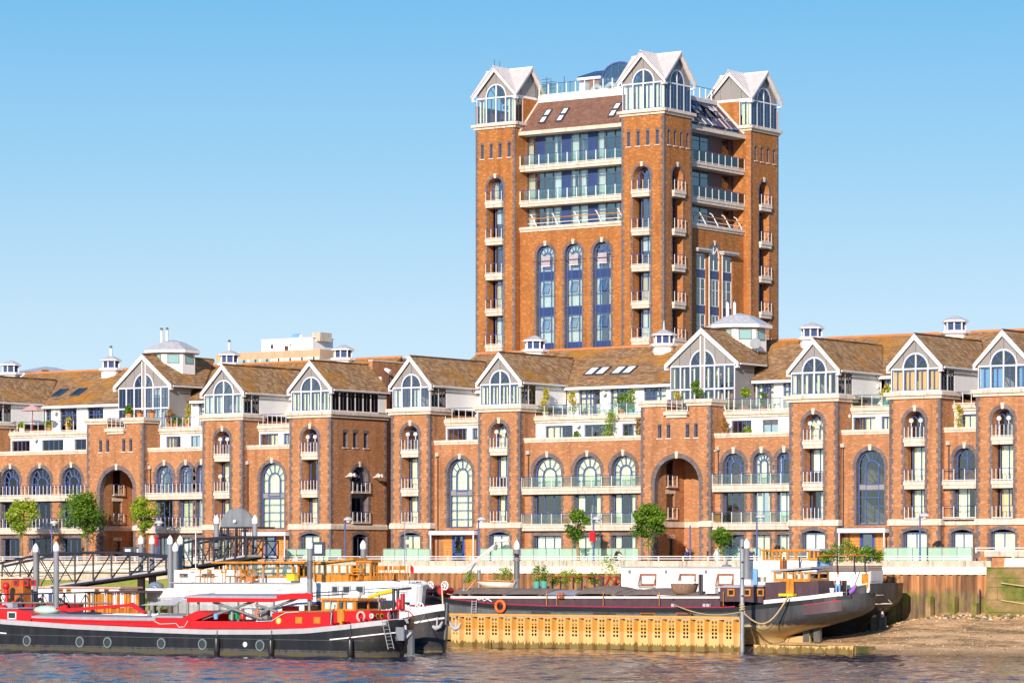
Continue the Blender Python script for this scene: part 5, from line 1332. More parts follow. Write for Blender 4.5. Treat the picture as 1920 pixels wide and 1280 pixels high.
for z in [k for k in SLAB]+[37.35, 40.2]:
    q.box(-19.2, -3.5, TT+2.2, RT1-0.3, z-0.3, z-0.05, 'interior')
for z in SLAB: q.box(-19.2, -15.6, TT+0.95, TT+2.2, z-.3, z-.05, 'interior'); q.box(-4.9, -2.0, TT+.95, TT+2.2, z-.3, z-.05, 'interior')
q.box(-19.2, TX-6.0, TT+6, TT+6.2, 17, 40, 'interior'); q.box(TX-6.2, TX-6.0, TT+6, RT1-.3, 17, 40, 'interior')
for x in (-15.5, -10.2, -4.9): q.box(x-.05, x+.05, TT+2.2, TT+6, 17, 40, 'interior')
for y in (TT+8.5, RT0+0.1): q.box(TX-6, TX-2.2, y-.05, y+.05, 17, 40, 'interior')
q.build('interior_walls', TB)

# ------------------------------------------------------------------ buildings far behind
def farpx(px, t): return AX(px, t)
t1 = 75.0
O1 = thing('office_block', 'far flat-roofed office block with a white plant room above a tan band of windows', 'office building', (AX(560, t1), t1+5, GZ))
xl, xr = AX(405, t1), AX(600, t1); z1, z2, z3 = AZ(520, 681, t1)-3, AZ(520, 672, t1), AZ(520, 658, t1)
q = MB(); q.box(xl, xr, t1, t1+2.4, GZ, z3, 'tan_building'); q.build('wall', O1)
n = 9
for i in range(n):
    l = xl+(xr-xl)*(i+0.06)/n; r = xl+(xr-xl)*(i+0.94)/n; q = MB(); q.box(l, r, t1-0.05, t1-0.01, z1, z2, 'tower_glass_solid' if i < 5 else 'curtain'); o = q.build('window', O1)
    q = MB(); q.box((l+r)/2-.12, (l+r)/2+.12, t1-.09, t1-.055, z1, z2, 'dark_frame'); q.build('mullion', o)
    q = MB(); q.box(r+.02, r+(xr-xl)*0.1/n, t1-.3, t1-.01, z1, z2, 'curtain'); q.build('pier', O1)
q = MB(); q.box(xr+0.01, xr+.05, t1+.3, t1+2.1, z1, z2, 'tower_glass_solid'); q.build('window', O1)
q = MB(); q.box(AX(485, t1), AX(581, t1), t1+.5, t1+3.9, z3, AZ(530, 635, t1), 'white_render'); q.box(AX(485, t1)-.1, AX(581, t1)+.1, t1+.4, t1+4.0, AZ(530, 635, t1), AZ(530, 634, t1), 'white_paint'); q.build('plant_room', O1)
for px, py, w_, h_ in ((505, 649, 4, 8), (532, 652, 6, 9), (540, 646, 2, 2)):
    q = MB(); z = AZ(px, py, t1); q.box(AX(px-w_/2, t1), AX(px+w_/2, t1), t1+.4, t1+.48, z-h_*.025, z+h_*.025, 'maroon'); q.build('louvre', O1)
q = MB(); z = AZ(580, 635, t1); q.box(AX(574, t1), AX(589, t1), t1+1, t1+3, z-0.2, AZ(580, 622, t1), 'concrete'); q.build('chimney', O1)
q = MB(); q.tube([(AX(539, t1), t1+1, z+.3), (AX(551, t1), t1+1, z+.3)], 0.35, 'blind_blue', 8); q.tube([(AX(552, t1), t1+1, z+.3), (AX(558, t1), t1+1, z+.3)], 0.3, 'white_plastic', 8); q.build('tank', O1)
def far_house(nm, lab, p0, p1, pt, pb, t_, wallm='brick', roofm='slate'):
    o = thing(nm, lab, 'house', ((AX(p0, t_)+AX(p1, t_))/2, t_+4, GZ)); l, r = AX(p0, t_), AX(p1, t_); zt, zb = AZ((p0+p1)/2, pt, t_), AZ((p0+p1)/2, pb, t_)
    q = MB(); q.box(l+.3, r-.3, t_+.3, t_+8, GZ, zb, wallm); q.build('wall', o)
    q = MB(); c = (l+r)/2; q.mesh([(l, t_, zb), (r, t_, zb), (r, t_+8.5, zb), (l, t_+8.5, zb), (c, t_+3.5, zt), (c, t_+5, zt)], [(0, 1, 4), (1, 2, 5, 4), (2, 3, 5), (3, 0, 4, 5), (0, 3, 2, 1)], roofm); q.build('roof', o)
    return o
far_house('house', 'hipped lilac slate roof peeping over the ridge left of the party wall', 690, 716, 667, 674, 60)
h2_ = far_house('house', 'blue-grey slate roof with one chimney pot behind the gap between the blocks', 722, 754, 668, 676, 62)
q = MB(); x = AX(730, 62); q.box(x-.4, x+.4, 65, 66, 20, AZ(730, 664, 62), 'concrete'); q.build('chimney', h2_)
h3_ = far_house('house', 'pale hipped roof peeping over the ridge at the far left', 22, 54, 684, 697, 45, 'white_render', 'lead')
q = MB(); x = AX(49, 45); q.box(x-.25, x+.25, 47, 48, 20, AZ(49, 691, 45), 'brick'); q.build('chimney', h3_)
# ------------------------------------------------------------------ river, shore, promenade
def struct(q, name, kind='structure'):
    o = q.build(name); o['kind'] = kind; return o
WX0, WX1, WY0, WY1 = -22, 86, -96, -13
q = MB()
for (a, b, c, d) in ((-900, 1200, -900, WY0), (-900, 1200, WY1, 40), (-900, WX0, WY0, WY1), (WX1, 1200, WY0, WY1)): q.face([(a, c, 0), (b, c, 0), (b, d, 0), (a, d, 0)], 'river_water')
struct(q, 'river_water')
q = MB(); q.box(-400, 400, -7.6, 14.0, -2, GZ-0.01, 'paving'); q.box(-3000, 3000, 14.0, 5000, -2, GZ-0.02, 'paving'); struct(q, 'promenade_ground')
def grid(name, x0, x1, nx, y0, y1, ny, fz, mat, kind='structure'):
    pts = []; fs = []
    for j in range(ny+1):
        for i in range(nx+1):
            x = x0+(x1-x0)*i/nx; y = y0+(y1-y0)*j/ny; pts.append((x, y, fz(x, y)))
    for j in range(ny):
        for i in range(nx): a = j*(nx+1)+i; fs.append((a, a+1, a+nx+2, a+nx+1))
    q = MB(); q.mesh(pts, fs, mat, True); return struct(q, name, kind)
from mathutils import noise as mnoise
def ripple(x, y):
    u, v = x*CT+y*ST, -x*ST+y*CT
    h = mnoise.noise(Vector((u*0.30, v*0.42, 0.5)))*0.10+mnoise.noise(Vector((u*0.85, v*1.0, 4)))*0.085+mnoise.noise(Vector((u*1.9, v*1.7, 9)))*0.05
    e = min(1, (x-WX0)/4, (WX1-x)/4, (y-WY0)/4, (WY1-y)/2); return h*max(0, e)
grid('river_water', WX0, WX1, 400, WY0, WY1, 310, ripple, 'river_water')
def shore(x, y):
    f = (-8.0-y)/13.2; z = 2.42-2.45*f**0.9 if f > 0 else 2.42
    if y < -21: z = -0.03-(-21-y)*0.2
    n = mnoise.noise(Vector((x*0.35, y*0.5, 3)))*0.10+mnoise.noise(Vector((x*1.3, y*1.6, 8)))*0.04
    k = min(1, max(0, (x-32)/8)); low = 0.75-0.06*(-12-y) if y > -22 else -0.2
    return max(-1.5, z*k+(1-k)*min(z, 0.55)+n)
grid('foreshore', -60, 90, 260, -26, -7.9, 50, shore, 'shingle')
random.seed(21); q = MB()
for i in range(1100):
    x = random.uniform(36, 58); y = random.uniform(-21.5, -8.6) if i % 3 else random.uniform(-9.8, -8.9); r = random.uniform(0.025, 0.07)*(2.2 if y > -9.8 else 1)
    q.ball((x, y, shore(x, y)+r*0.2), r, random.choice(['shingle', 'shingle', 'concrete', 'mossy_stone', 'rudder_wood']), 6, (1, 1, 0.6))
struct(q, 'pebbles', 'stuff')
def bank(x, y):
    e = min(1, max(0, (x+46)/6))*min(1, max(0, (-1-x)/5)); f = min(1, max(0, (-8-y)/6.5))
    return -0.5+e*(4.75*(1-f**1.4))+mnoise.noise(Vector((x*0.6, y*0.8, 1)))*0.22
grid('grassy_bank', -46, -1, 110, -15, -7.9, 22, bank, 'green_bank')
# --- river wall: coping stones, white panels, rusty piles
RW = thing('river_wall', 'long river wall of pale panels over rusty sheet piles below the promenade', 'river wall', (0, -8, 0))
XE = AX(1856, -8.2); random.seed(3)
x = -64.0; k = 0
while x < XE-0.1:
    e = min(x+2.4, XE); q = MB(); j = random.uniform(-.01, .01)
    q.box(x+0.012, e-0.012, -8.06+j, -7.6, 5.32, 5.70+j*0.5, 'concrete'); q.build('coping_stone', RW)
    if k % 2 == 0:
        e2 = min(x+4.8, XE); q = MB(); q.box(x+0.014, e2-0.014, -8.34+j, -7.9, 4.82, 5.312, 'pale_concrete'); q.build('wall_panel', RW)
    x = e; k += 1
q = MB(); prof = [(0, 0), (0.06, 0), (0.16, -0.22), (0.44, -0.22), (0.54, 0), (0.60, 0)]
for (a, b), (c, d) in zip(prof, prof[1:]): q.face([(a, b, -0.6), (c, d, -0.6), (c, d, 4.82), (a, b, 4.82)], 'rusty_pile')
pile0 = q.build('sheet_pile', RW, loc=(-14, -8.1, 0)); x = -14+0.6
while x < XE-0.3:
    c = pile0.copy(); link(c); c.location = (x, -8.1, 0); x += 0.6
q = MB(); q.box(-64, XE, -7.98, -7.6, -2, 5.3, 'concrete'); q.build('backing', RW)
for px in (1742, 1787, 1828, 1672):
    q = MB(); x = AX(px, -8.7); q.box(x-.18, x+.18, -8.85, -8.35, 1.2, 3.4 if px != 1828 else 3.0, 'mossy_stone'); q.build('fender_timber', RW)
q = MB(); x = AX(1837, -8.6); q.tube([(x, -8.6, 1.8), (x, -8.6, 3.9)], 0.05, 'black_metal', 5); q.build('mooring_pin', RW)
# masonry wall at the right
MW = thing('masonry_wall', 'old mossy stone wall beyond the end of the sheet piles at the right edge', 'stone wall', (47, -8.5, 0))
random.seed(8); z = 1.4; kk = 0
while z < 5.3:
    h_ = random.choice([0.42, 0.6, 0.8]); h_ = min(h_, 5.3-z+.02) if 5.3-z < .8 else h_; x = XE+0.02-(0.3 if kk % 2 else 0)
    while x < 58:
        w_ = random.uniform(0.9, 2.8); l = max(x, XE+.02); q = MB()
        q.box(l+.012, x+w_-.008, -8.75+random.uniform(-.03, .03)-(0.12 if z < 3 else 0), -7.6, z+.01, z+h_-.01, 'mossy_stone'); q.build('stone_block', MW); x += w_
    z += h_; kk += 1
q = MB(); q.box(XE+0.02, 58, -8.6, -7.6, 1.2, z, 'concrete'); q.build('wall_core', MW)
q = MB(); xq = AX(1885, -8.6); q.prism([(0, z), (1.5, z), (1.35, z+.55), (0, z+.6)], xq, 58, 'pale_concrete', lambda a, b, zz: (b, -7.3-a, zz)); q.build('wall_top', MW)
q = MB(); q.box(XE+.05, xq-.02, -8.1, -7.6, z, z+.25, 'brick'); q.box(XE-.4, 58, -8.2, -7.62, z+.25+.4, z+.62+.4, 'concrete'); q.box(XE+.05, xq-.02, -8.0, -7.7, z+.25, z+.65, 'brick'); q.build('brick_upstand', MW)
for z1, z2 in ((4.3, 3.4), (3.2, 2.2)):
    q = MB(); q.tube([(XE+1.2+(58-XE-1.2)*i/8, -8.95, z1+(z2-z1)*i/8-0.25*math.sin(math.pi*i/8)) for i in range(9)], 0.045, 'rope', 5); q.build('chain', MW)
# --- railings and glass screens
def railing(x0, x1, y, z0, h, label, step=2.0, name='railing', mat='white_paint'):
    o = thing(name, label, 'railing', ((x0+x1)/2, y, z0)); q = MB()
    for zz in (z0+h, z0+h*0.5): q.box(x0, x1, y-.03, y+.03, zz-.05, zz, mat)
    q.build('rail', o); n = max(1, round((x1-x0)/step)); q = MB(); q.box(-.03, .03, -.04, .04, 0, h-0.052, mat); p = q.build('post', o, loc=(x0+.05, y, z0))
    for i in range(1, n+1):
        c = p.copy(); link(c); c.location = (x0+.05+(x1-x0-.1)*i/n, y, z0)
    return o
railing(-64, AX(1822, -7.8), -7.8, 5.70, 0.33, 'long white two-rail railing on top of the river wall')
railing(AX(1829, -7.9), 57, -7.9, 6.22, 0.34, 'short white railing on the stone wall at the right edge')
for p0, p1, lb in ((535, 640, 'green glass screen by the dark notice board'), (718, 806, 'green glass screen left of the orange and blue entrance'), (900, 962, 'green glass screen right of the orange and blue entrance'), (976, 1197, 'longest green glass screen behind the cyclist'), (1340, 1425, 'green glass screen behind the walking couple'), (1656, 1822, 'green glass screen at the right before three curved windows')):
    o = thing('glass_screen', lb, 'glass screen', (AX((p0+p1)/2, -2.2), -2.2, GZ)); x0, x1 = AX(p0, -2.2), AX(p1, -2.2); n = max(2, round((x1-x0)/1.15)); q = MB()
    for i in range(n+1): x = x0+(x1-x0)*i/n; q.box(x-.025, x+.025, -2.2, -2.15, GZ, 6.56, 'grey_metal')
    q.box(x0, x1, -2.21, -2.16, 6.56, 6.61, 'grey_metal'); q.build('frame', o)
    for i in range(n): pane(FS(-2.2), x0+(x1-x0)*i/n+.03, x0+(x1-x0)*(i+1)/n-.03, 0.02, 5.05, 6.55, 'barrier_glass', o, 'glass_panel')
# --- lamp posts
for px, py, lb, red, head in ((97, 981, 'blue lamp post half hidden by the leftmost tree', 0, 1), (293, 981, 'blue lamp post carrying a red lifebuoy box beside the gangway', 1, 1), (647, 975, 'blue lamp post in front of the deep brick side wall', 0, 1), (897, 975, 'blue lamp post right of the orange clad entrance', 0, 1), (1113, 974, 'blue lamp post carrying a red lifebuoy box beside a round-topped tree', 1, 1), (1294, 984, 'headless blue pole inside the big right archway', 0, 0), (1419, 970, 'blue lamp post behind the houseboat wheelhouse', 0, 1), (1725, 968, 'blue lamp post in front of the right glass screen', 0, 1)):
    t_ = -5.0; x = AX(px, t_); zt = AZ(px, py, t_); o = thing('lamp_post', lb, 'lamp post', (x, t_, GZ), 0, 'blue lamp posts on the promenade')
    q = MB(); q.tube([(x, t_, GZ), (x, t_, zt)], [0.075, 0.055], 'blue_frame', 8); q.build('post', o)
    if head:
        q = MB(); q.tube([(x, t_, zt-.1), (x+.12, t_-.1, zt+.12), (x+.35, t_-.15, zt+.2)], 0.04, 'blue_frame', 6); q.build('bracket', o)
        q = MB(); q.lathe([(0.06, .20), (0.22, .16), (0.36, 0.02), (0.36, -.04)], (x+.42, t_-.15, zt+.05), 'lead', 12); q.ball((x+.42, t_-.15, zt+.0), 0.2, 'white_plastic', 8); q.build('lamp_head', o)
    if red: q = MB(); q.box(x-.22, x+.22, t_-.22, t_-.06, 6.9 if px < 500 else 7.05, 7.6 if px < 500 else 7.75, 'red_paint'); q.build('lifebuoy_box', o)
# --- notice boards, bench, bins
def board(px, lb, w_, z0, z1, paper=True, t_=-5.5):
    x = AX(px, t_); o = thing('notice_board', lb, 'notice board', (x, t_, GZ)); q = MB(); q.box(x-w_/2, x+w_/2, t_, t_+.12, z0, z1, 'dark_frame'); q.box(x-w_/2+.08, x-w_/2+.16, t_+.02, t_+.10, GZ, z0, 'dark_frame'); q.box(x+w_/2-.16, x+w_/2-.08, t_+.02, t_+.10, GZ, z0, 'dark_frame'); q.build('frame', o)
    if paper: q = MB(); q.box(x-w_*.30, x+w_*.28, t_-.02, t_-.003, z0+.2*(z1-z0), z1-.2*(z1-z0), 'cloth_white'); q.build('paper', o)
board(240, 'left one of two navy notice boards by the gangway', 0.95, 6.0, 6.75); board(262, 'right one of two navy notice boards by the gangway', 0.95, 6.0, 6.75); board(597, 'large dark notice board with a white sheet', 1.15, 6.05, 7.1)
x = AX(553, -5); o = thing('bench', 'orange bench under a seated person behind the white railing', 'bench', (x, -5, GZ)); q = MB(); q.box(x-.9, x+.9, -5.3, -4.85, 5.35, 5.42, 'varnish'); q.build('seat', o); q = MB(); q.box(x-.9, x+.9, -4.86, -4.80, 5.5, 5.85, 'varnish'); q.build('backrest', o)
for dx in (-.8, .8): q = MB(); q.box(x+dx-.04, x+dx+.04, -5.28, -4.85, GZ, 5.35, 'dark_frame'); q.build('leg', o)
# --- trees and plants
def leaves(q, c, r, n, mat, s=0.16, tones=(0, 1), squash=1.0, tone0=None, bias=0.75):
    for i in range(n):
        d = Vector((random.gauss(0, 1), random.gauss(0, 1), random.gauss(0, 1))).normalized()
        p = Vector(c)+Vector((d.x*r, d.y*r, d.z*r*squash))*(random.random()**(1-bias))
        a = Vector((random.uniform(-1, 1), random.uniform(-1, 1), random.uniform(-.4, .6))).normalized(); b_ = a.cross(d+Vector((.01, .2, .1))).normalized(); ss = s*random.uniform(0.6, 1.3)
        m1 = p+a*ss*0.5; q.face([p, m1+b_*ss*0.32, p+a*ss, m1-b_*ss*0.32], mat)
        q.tone.append(min(1, max(0, random.uniform(*tones)+(0.0))))
def tree(name, label, px, ptop, pbot, wpx, mat='leaf_green', t_=-4.5, seed=0, trunk_only=False, n=2600, lean=0, dens=1.0, sq=1.0):
    random.seed(seed); x = AX(px, t_); k = FPX/(D0-ST*x+CT*t_); zt, zb = AZ(px, ptop, t_), AZ(px, pbot, t_); R_ = wpx/k/2
    o = thing(name, label, 'tree', (x, t_, GZ), 0, 'young trees along the promenade')
    zc = (zt+zb)/2; hh = (zt-zb)/2; q = MB()
    fork = zb+hh*0.25
    q.tube([(x+lean, t_, GZ), (x+lean*.6+.05, t_, (GZ+fork)/2), (x, t_, fork)], [0.15, 0.12, 0.09], 'bark', 8)
    blobs = []
    for i in range(int(26*dens)):
        a = random.uniform(0, 2*math.pi); e = random.uniform(-0.9, 1); rr = math.sqrt(max(0, 1-e*e*.8))*random.uniform(0.25, 0.85)
        rr *= random.choice([.8, 1, 1.12]); p = (x+R_*rr*math.cos(a), t_+R_*rr*math.sin(a)*.9, zc+hh*e*0.78); blobs.append(p)
        if i < 12: q.tube([(x, t_, fork-.1), ((x+p[0])/2, (t_+p[1])/2, (fork+p[2])/2+.15), p], [0.06, 0.035, 0.012], 'bark', 5)
    q.build('trunk', o)
    q = MB(); q.tone = []
    for p in blobs:
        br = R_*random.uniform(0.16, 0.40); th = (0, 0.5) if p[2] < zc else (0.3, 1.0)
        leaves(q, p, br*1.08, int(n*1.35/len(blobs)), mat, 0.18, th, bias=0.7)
    for i in range(60): leaves(q, (x+random.uniform(-.3, .3), t_+random.uniform(-.3, .3), random.uniform(fork-0.7, fork+.3)), .2, 3, mat, .15)
    q.build('crown', o); return o
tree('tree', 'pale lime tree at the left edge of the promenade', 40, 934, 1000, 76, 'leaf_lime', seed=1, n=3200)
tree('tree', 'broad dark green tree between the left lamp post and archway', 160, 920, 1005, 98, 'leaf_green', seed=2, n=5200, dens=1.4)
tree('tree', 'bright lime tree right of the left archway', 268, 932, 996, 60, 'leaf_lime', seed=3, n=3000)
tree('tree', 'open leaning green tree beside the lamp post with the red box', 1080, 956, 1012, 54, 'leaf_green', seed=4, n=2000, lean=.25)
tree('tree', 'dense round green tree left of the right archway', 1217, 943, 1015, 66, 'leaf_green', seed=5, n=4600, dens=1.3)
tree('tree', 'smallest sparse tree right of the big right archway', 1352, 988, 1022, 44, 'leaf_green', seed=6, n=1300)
def shrub(label, x, y, z, r, h, mat='leaf_green', pot='terracotta', ph=0.4, n=260, seed=0, cat='potted plant', group=None, stem=False, s=0.13):
    random.seed(seed*7+3); o = thing('potted_plant', label, cat, (x, y, z), 0, group)
    if pot: q = MB(); q.lathe([(0.18, 0.0), (0.27, ph)], (x, y, z), pot, 10); q.build('pot', o)
    q = MB(); q.tone = []
    if stem:
        q2 = MB(); q2.tube([(x, y, z+ph), (x, y, z+h-r*.5)], 0.025, 'bark', 5); q2.build('stem', o); leaves(q, (x, y, z+h-r), r, n, mat, s, bias=.6)
    else:
        m_ = 7
        for i in range(m_):
            f = (i+.5)/m_; rr = r*(1-abs(f-.45)*.9)*random.uniform(.6, 1.05); leaves(q, (x+random.uniform(-.35, .35)*r, y+random.uniform(-.3, .3)*r, z+ph+(h-ph)*f), rr*.75, n//m_, mat, s, bias=.6)
    q.build('foliage', o); return o
PL = [ # px, t, base z, radius, height, leaf, pot, label
 (1023, 2.5, 16.29, .55, 2.1, 'leaf_yellow', 'pale_concrete', 'tall golden conifer in a pale pot on the terrace'), (1072, 3.0, 16.29, .7, 1.9, 'leaf_yellow', 'pale_concrete', 'airy yellow flowering bush beside the golden conifer'),
 (1165, 2.6, 16.29, .65, 1.5, 'leaf_green', 'terracotta', 'green bush in a clay pot near the terrace chairs'), (1184, 2.5, 16.29, .6, 1.8, 'leaf_lime', 'teal_pot', 'lime bush in a teal pot by the gatehouse'),
 (1083, 0.95, 13.96, .5, 1.1, 'leaf_green', None, 'low pine bush behind the parapet under a globe lamp'), (1142, 1.1, 13.96, .8, 2.5, 'leaf_lime', None, 'tall loose shrub climbing past the terrace edge'), (1197, 1.2, 13.96, .5, 2.0, 'leaf_rust', None, 'brown leggy shrub against the gatehouse wall'),
 (1270, 2.2, 16.29, .5, 1.5, 'leaf_yellow', 'pale_concrete', 'yellowish bush before the right gatehouse window'), (1306, 1.4, 17.10, .62, 1.35, 'leaf_green', None, 'dense round green bush on the gatehouse corner'),
 (1398, 3.0, 16.29, .38, 1.7, 'leaf_lime', 'terracotta', 'ball topped standard tree on the terrace'), (1431, 3.4, 16.29, .35, 1.3, 'leaf_green', 'terracotta', 'small cone bush before the open terrace door'),
 (1360, 1.2, 13.96, .45, 1.8, 'leaf_rust', None, 'rusty flowering shrub left of the small terrace window'), (1400, 1.1, 13.96, .4, 1.1, 'leaf_lime', None, 'fresh green fern before the small terrace window'),
 (1660, 2.6, 16.29, .45, 1.5, 'leaf_yellow', 'teal_pot', 'yellow bush in a blue-green pot on the right terrace'), (1797, 1.0, 13.96, .4, 2.3, 'leaf_yellow', None, 'climbing yellow shrub with a red tip by the right pier'),
 (242, 0.9, 17.10, .55, .95, 'leaf_green', 'terracotta', 'leafy bush on the left gatehouse corner'), (262, 0.9, 17.10, .3, .5, 'leaf_rust', 'terracotta', 'orange flowering pot next to the leafy gatehouse bush'), (285, 0.9, 17.1, .3, .5, 'leaf_rust', 'terracotta', 'orange flowering pot at the right end of the left gatehouse'),
 (318, 3.0, 16.29, .5, 1.5, 'leaf_rust', 'terracotta', 'pink flowering bush under the globe lamp'), (352, 3.2, 16.29, .35, 1.9, 'leaf_yellow', 'terracotta', 'climber on the terrace trellis'), (330, 2.4, 16.29, .5, .8, 'leaf_green', 'terracotta', 'low green planting behind the white balusters'),
 (25, 2.5, 16.29, .4, .9, 'leaf_green', 'pale_concrete', 'round green bush at the left end of the far left terrace'), (41, 2.5, 16.29, .4, .8, 'leaf_lime', 'pale_concrete', 'round lime bush left of the parasol'), (92, 2.5, 16.29, .45, .9, 'leaf_lime', 'terracotta', 'lime bush right of the parasol'), (128, 2.5, 16.29, .35, 1.1, 'leaf_yellow', 'terracotta', 'yellow bush in an orange pot on the far left terrace')]
for i, (px, t_, z, r, h, mt, pot, lb) in enumerate(PL): shrub(lb, AX(px, t_), t_, z, r, h, mt, pot, seed=i, n=900 if r > .5 else 600, stem='standard' in lb, group='plants on the terraces')
def chair(x, y, z, rz, mat, label, group):
    o = thing('chair', label, 'chair', (x, y, z), rz, group)
    def P(nm, f): q = MB(); f(q); q.build(nm, o, local=True)
    P('seat', lambda q: q.box(-.22, .22, -.22, .22, .42, .46, mat)); P('backrest', lambda q: (q.box(-.22, .22, .19, .23, .62, .9, mat)))
    for sx in (-.2, .2):
        for sy in (-.2, .21): P('leg', lambda q: q.box(sx-.02, sx+.02, sy-.02, sy+.02, 0, .62 if sy > 0 else .42, mat))
    return o
def table(x, y, z, r, mat, label, name='table'):
    o = thing(name, label, 'table', (x, y, z)); q = MB(); q.lathe([(r, .70), (r, .74)], (0, 0, 0), mat, 14); q.build('table_top', o, local=True)
    q = MB(); q.tube([(0, 0, 0), (0, 0, .7)], .04, mat, 6); q.lathe([(.25, 0), (.2, .04)], (0, 0, 0), mat, 10); q.build('stand', o, local=True)
table(AX(1112, 3.2), 3.2, 16.29, .55, 'wicker', 'round terrace table between the pale chairs')
for px, lb, mt in ((1100, 'clay coloured terrace chair left of the round table', 'cloth_pink'), (1127, 'pale terrace chair right of the round table', 'white_plastic'), (1136, 'second pale terrace chair by the globe lamp', 'white_plastic'), (1055, 'grey terrace lounge chair beside the yellow bush', 'grey_metal'), (1448, 'white chair behind the right terrace railing', 'white_plastic'), (1457, 'dark curved terrace chair by the blue door', 'wicker'), (845, 'folded chair on the balcony left of the tall arch', 'grey_metal')):
    chair(AX(px, 3), 3.0, 16.29, R(random.choice([0, 90, -60])), mt, lb, 'terrace furniture')
t_ = 3.0; x = AX(61, t_); o = thing('parasol', 'open dusty pink parasol on the far left terrace', 'parasol', (x, t_, 16.29))
q = MB(); q.tube([(x, t_, 16.29), (x, t_, 18.55)], .035, 'red_dark', 6); q.build('pole', o); q = MB(); q.lathe([(1.05, 18.12), (0.95, 18.2), (.05, 18.62)], (x, t_, 0), 'cloth_pink', 8, False); q.build('canopy', o); q = MB(); q.lathe([(.3, 16.29), (.25, 16.4)], (x, t_, 0), 'concrete', 10); q.build('base', o)
x, t_ = gc2+2.2, 7.0; z = AZ(1418, 645, 7); x = AX(1416, 7); o = thing('satellite_dish', 'grey satellite dish beside the right octagonal roof room', 'satellite dish', (x, 7, z)); q = MB(); q.lathe([(.05, 0), (.25, .05), (.42, .16)], (0, 0, 0), 'grey_metal', 14); d = q.build('dish', o, local=True); d.rotation_euler = (R(70), 0, R(30)); q = MB(); q.tube([(0, 0, 0), (.1, .2, -.6)], .04, 'grey_metal', 5); q.build('arm', o, local=True)

# --- people: one continuous skinned figure each
def person(label, x, y, z, rz, joints, shirt, legs, hair='hair_brown', sleeves=True, group=None, short=False):
    J = {k: Vector(v) for k, v in joints.items()}
    ch = ['pelvis', 'waist', 'chest', 'neck', 'head0', 'head1']
    E_ = [(a, b) for a, b in zip(ch, ch[1:])]+[('chest', 'shL'), ('shL', 'elL'), ('elL', 'haL'), ('haL', 'fiL'), ('chest', 'shR'), ('shR', 'elR'), ('elR', 'haR'), ('haR', 'fiR'), ('pelvis', 'hiL'), ('hiL', 'knL'), ('knL', 'anL'), ('anL', 'toL'), ('pelvis', 'hiR'), ('hiR', 'knR'), ('knR', 'anR'), ('anR', 'toR')]
    names = list(J); rad = dict(pelvis=.14, waist=.125, chest=.155, neck=.055, head0=.095, head1=.10, sh=.06, el=.045, ha=.035, fi=.03, hi=.09, kn=.06, an=.042, to=.04)
    me = bpy.data.meshes.new('person'); me.from_pydata([J[n] for n in names], [(names.index(a), names.index(b)) for a, b in E_], []); ob = bpy.data.objects.new('tmp', me); link(ob)
    md = ob.modifiers.new('s', 'SKIN'); sv = me.skin_vertices[0].data
    for i, n in enumerate(names): r = rad.get(n, rad.get(n[:2], .05)); sv[i].radius = (r, r*(.75 if n in ('chest', 'waist', 'pelvis') else 1))
    sv[names.index('pelvis')].use_root = True
    ob.modifiers.new('u', 'SUBSURF').levels = 1
    dg = bpy.context.evaluated_depsgraph_get(); bm_ = bpy.data.meshes.new_from_object(ob.evaluated_get(dg)); bpy.data.objects.remove(ob)
    bm_.materials.clear()
    for mm in ('skin', shirt, legs, hair, 'cloth_black'): bm_.materials.append(M[mm])
    def seg(p, a, b):
        d = b-a; t_ = max(0, min(1, (p-a).dot(d)/max(1e-6, d.length_squared))); return (p-a-d*t_).length
    for f in bm_.polygons:
        c = f.center; best = min(E_, key=lambda e: seg(c, J[e[0]], J[e[1]])); k = best[1][:2]; f.use_smooth = True
        if k in ('wa', 'ch', 'sh'): f.material_index = 1
        elif k == 'el': f.material_index = 1
        elif k in ('ha', 'fi', 'ne'): f.material_index = 0
        elif k == 'he': f.material_index = 3 if (c.z > J['head0'].z+.09 or (c.y > J['head0'].y+.03 and c.z > J['head0'].z-.02)) else 0
        elif k in ('hi', 'kn'): f.material_index = 2
        elif k == 'an': f.material_index = 0 if short else 2
        else: f.material_index = 4
    ob = bpy.data.objects.new('person', bm_); link(ob); ob.location = (x, y, z); ob.rotation_euler = (0, 0, rz); tagit(ob, label, 'person', group); WM[ob.name] = Matrix.Translation((x, y, z)) @ Matrix.Rotation(rz, 4, 'Z')
    q = MB(); h = J['head0']; q.mesh([tuple(h+Vector(v)) for v in ((-.02, -.085, .02), (.02, -.085, .02), (0, -.13, .0), (0, -.088, .06))], [(0, 2, 3), (2, 1, 3), (0, 1, 2)], 'skin'); q.build('nose', ob, local=True)
    return ob
STAND = dict(pelvis=(0, 0, .95), waist=(0, 0, 1.12), chest=(0, 0, 1.34), neck=(0, 0, 1.50), head0=(0, -.02, 1.60), head1=(0, 0, 1.70), shL=(-.19, 0, 1.42), elL=(-.24, .04, 1.16), haL=(-.22, -.1, .95), fiL=(-.22, -.14, .86), shR=(.19, 0, 1.42), elR=(.24, .02, 1.16), haR=(.23, -.1, .95), fiR=(.22, -.15, .86), hiL=(-.1, 0, .88), knL=(-.1, -.02, .5), anL=(-.1, .02, .09), toL=(-.1, -.14, .04), hiR=(.1, 0, .88), knR=(.1, -.02, .5), anR=(.1, .02, .09), toR=(.1, -.14, .04))
WALK = dict(STAND, knL=(-.1, -.2, .52), anL=(-.1, -.22, .1), toL=(-.1, -.38, .07), knR=(.1, .06, .5), anR=(.1, .28, .16), toR=(.1, .18, .06), elL=(-.24, .14, 1.18), haL=(-.22, .12, .95), fiL=(-.22, .1, .87), haR=(.22, -.24, 1.0), fiR=(.21, -.3, .94))
SIT = dict(STAND); 
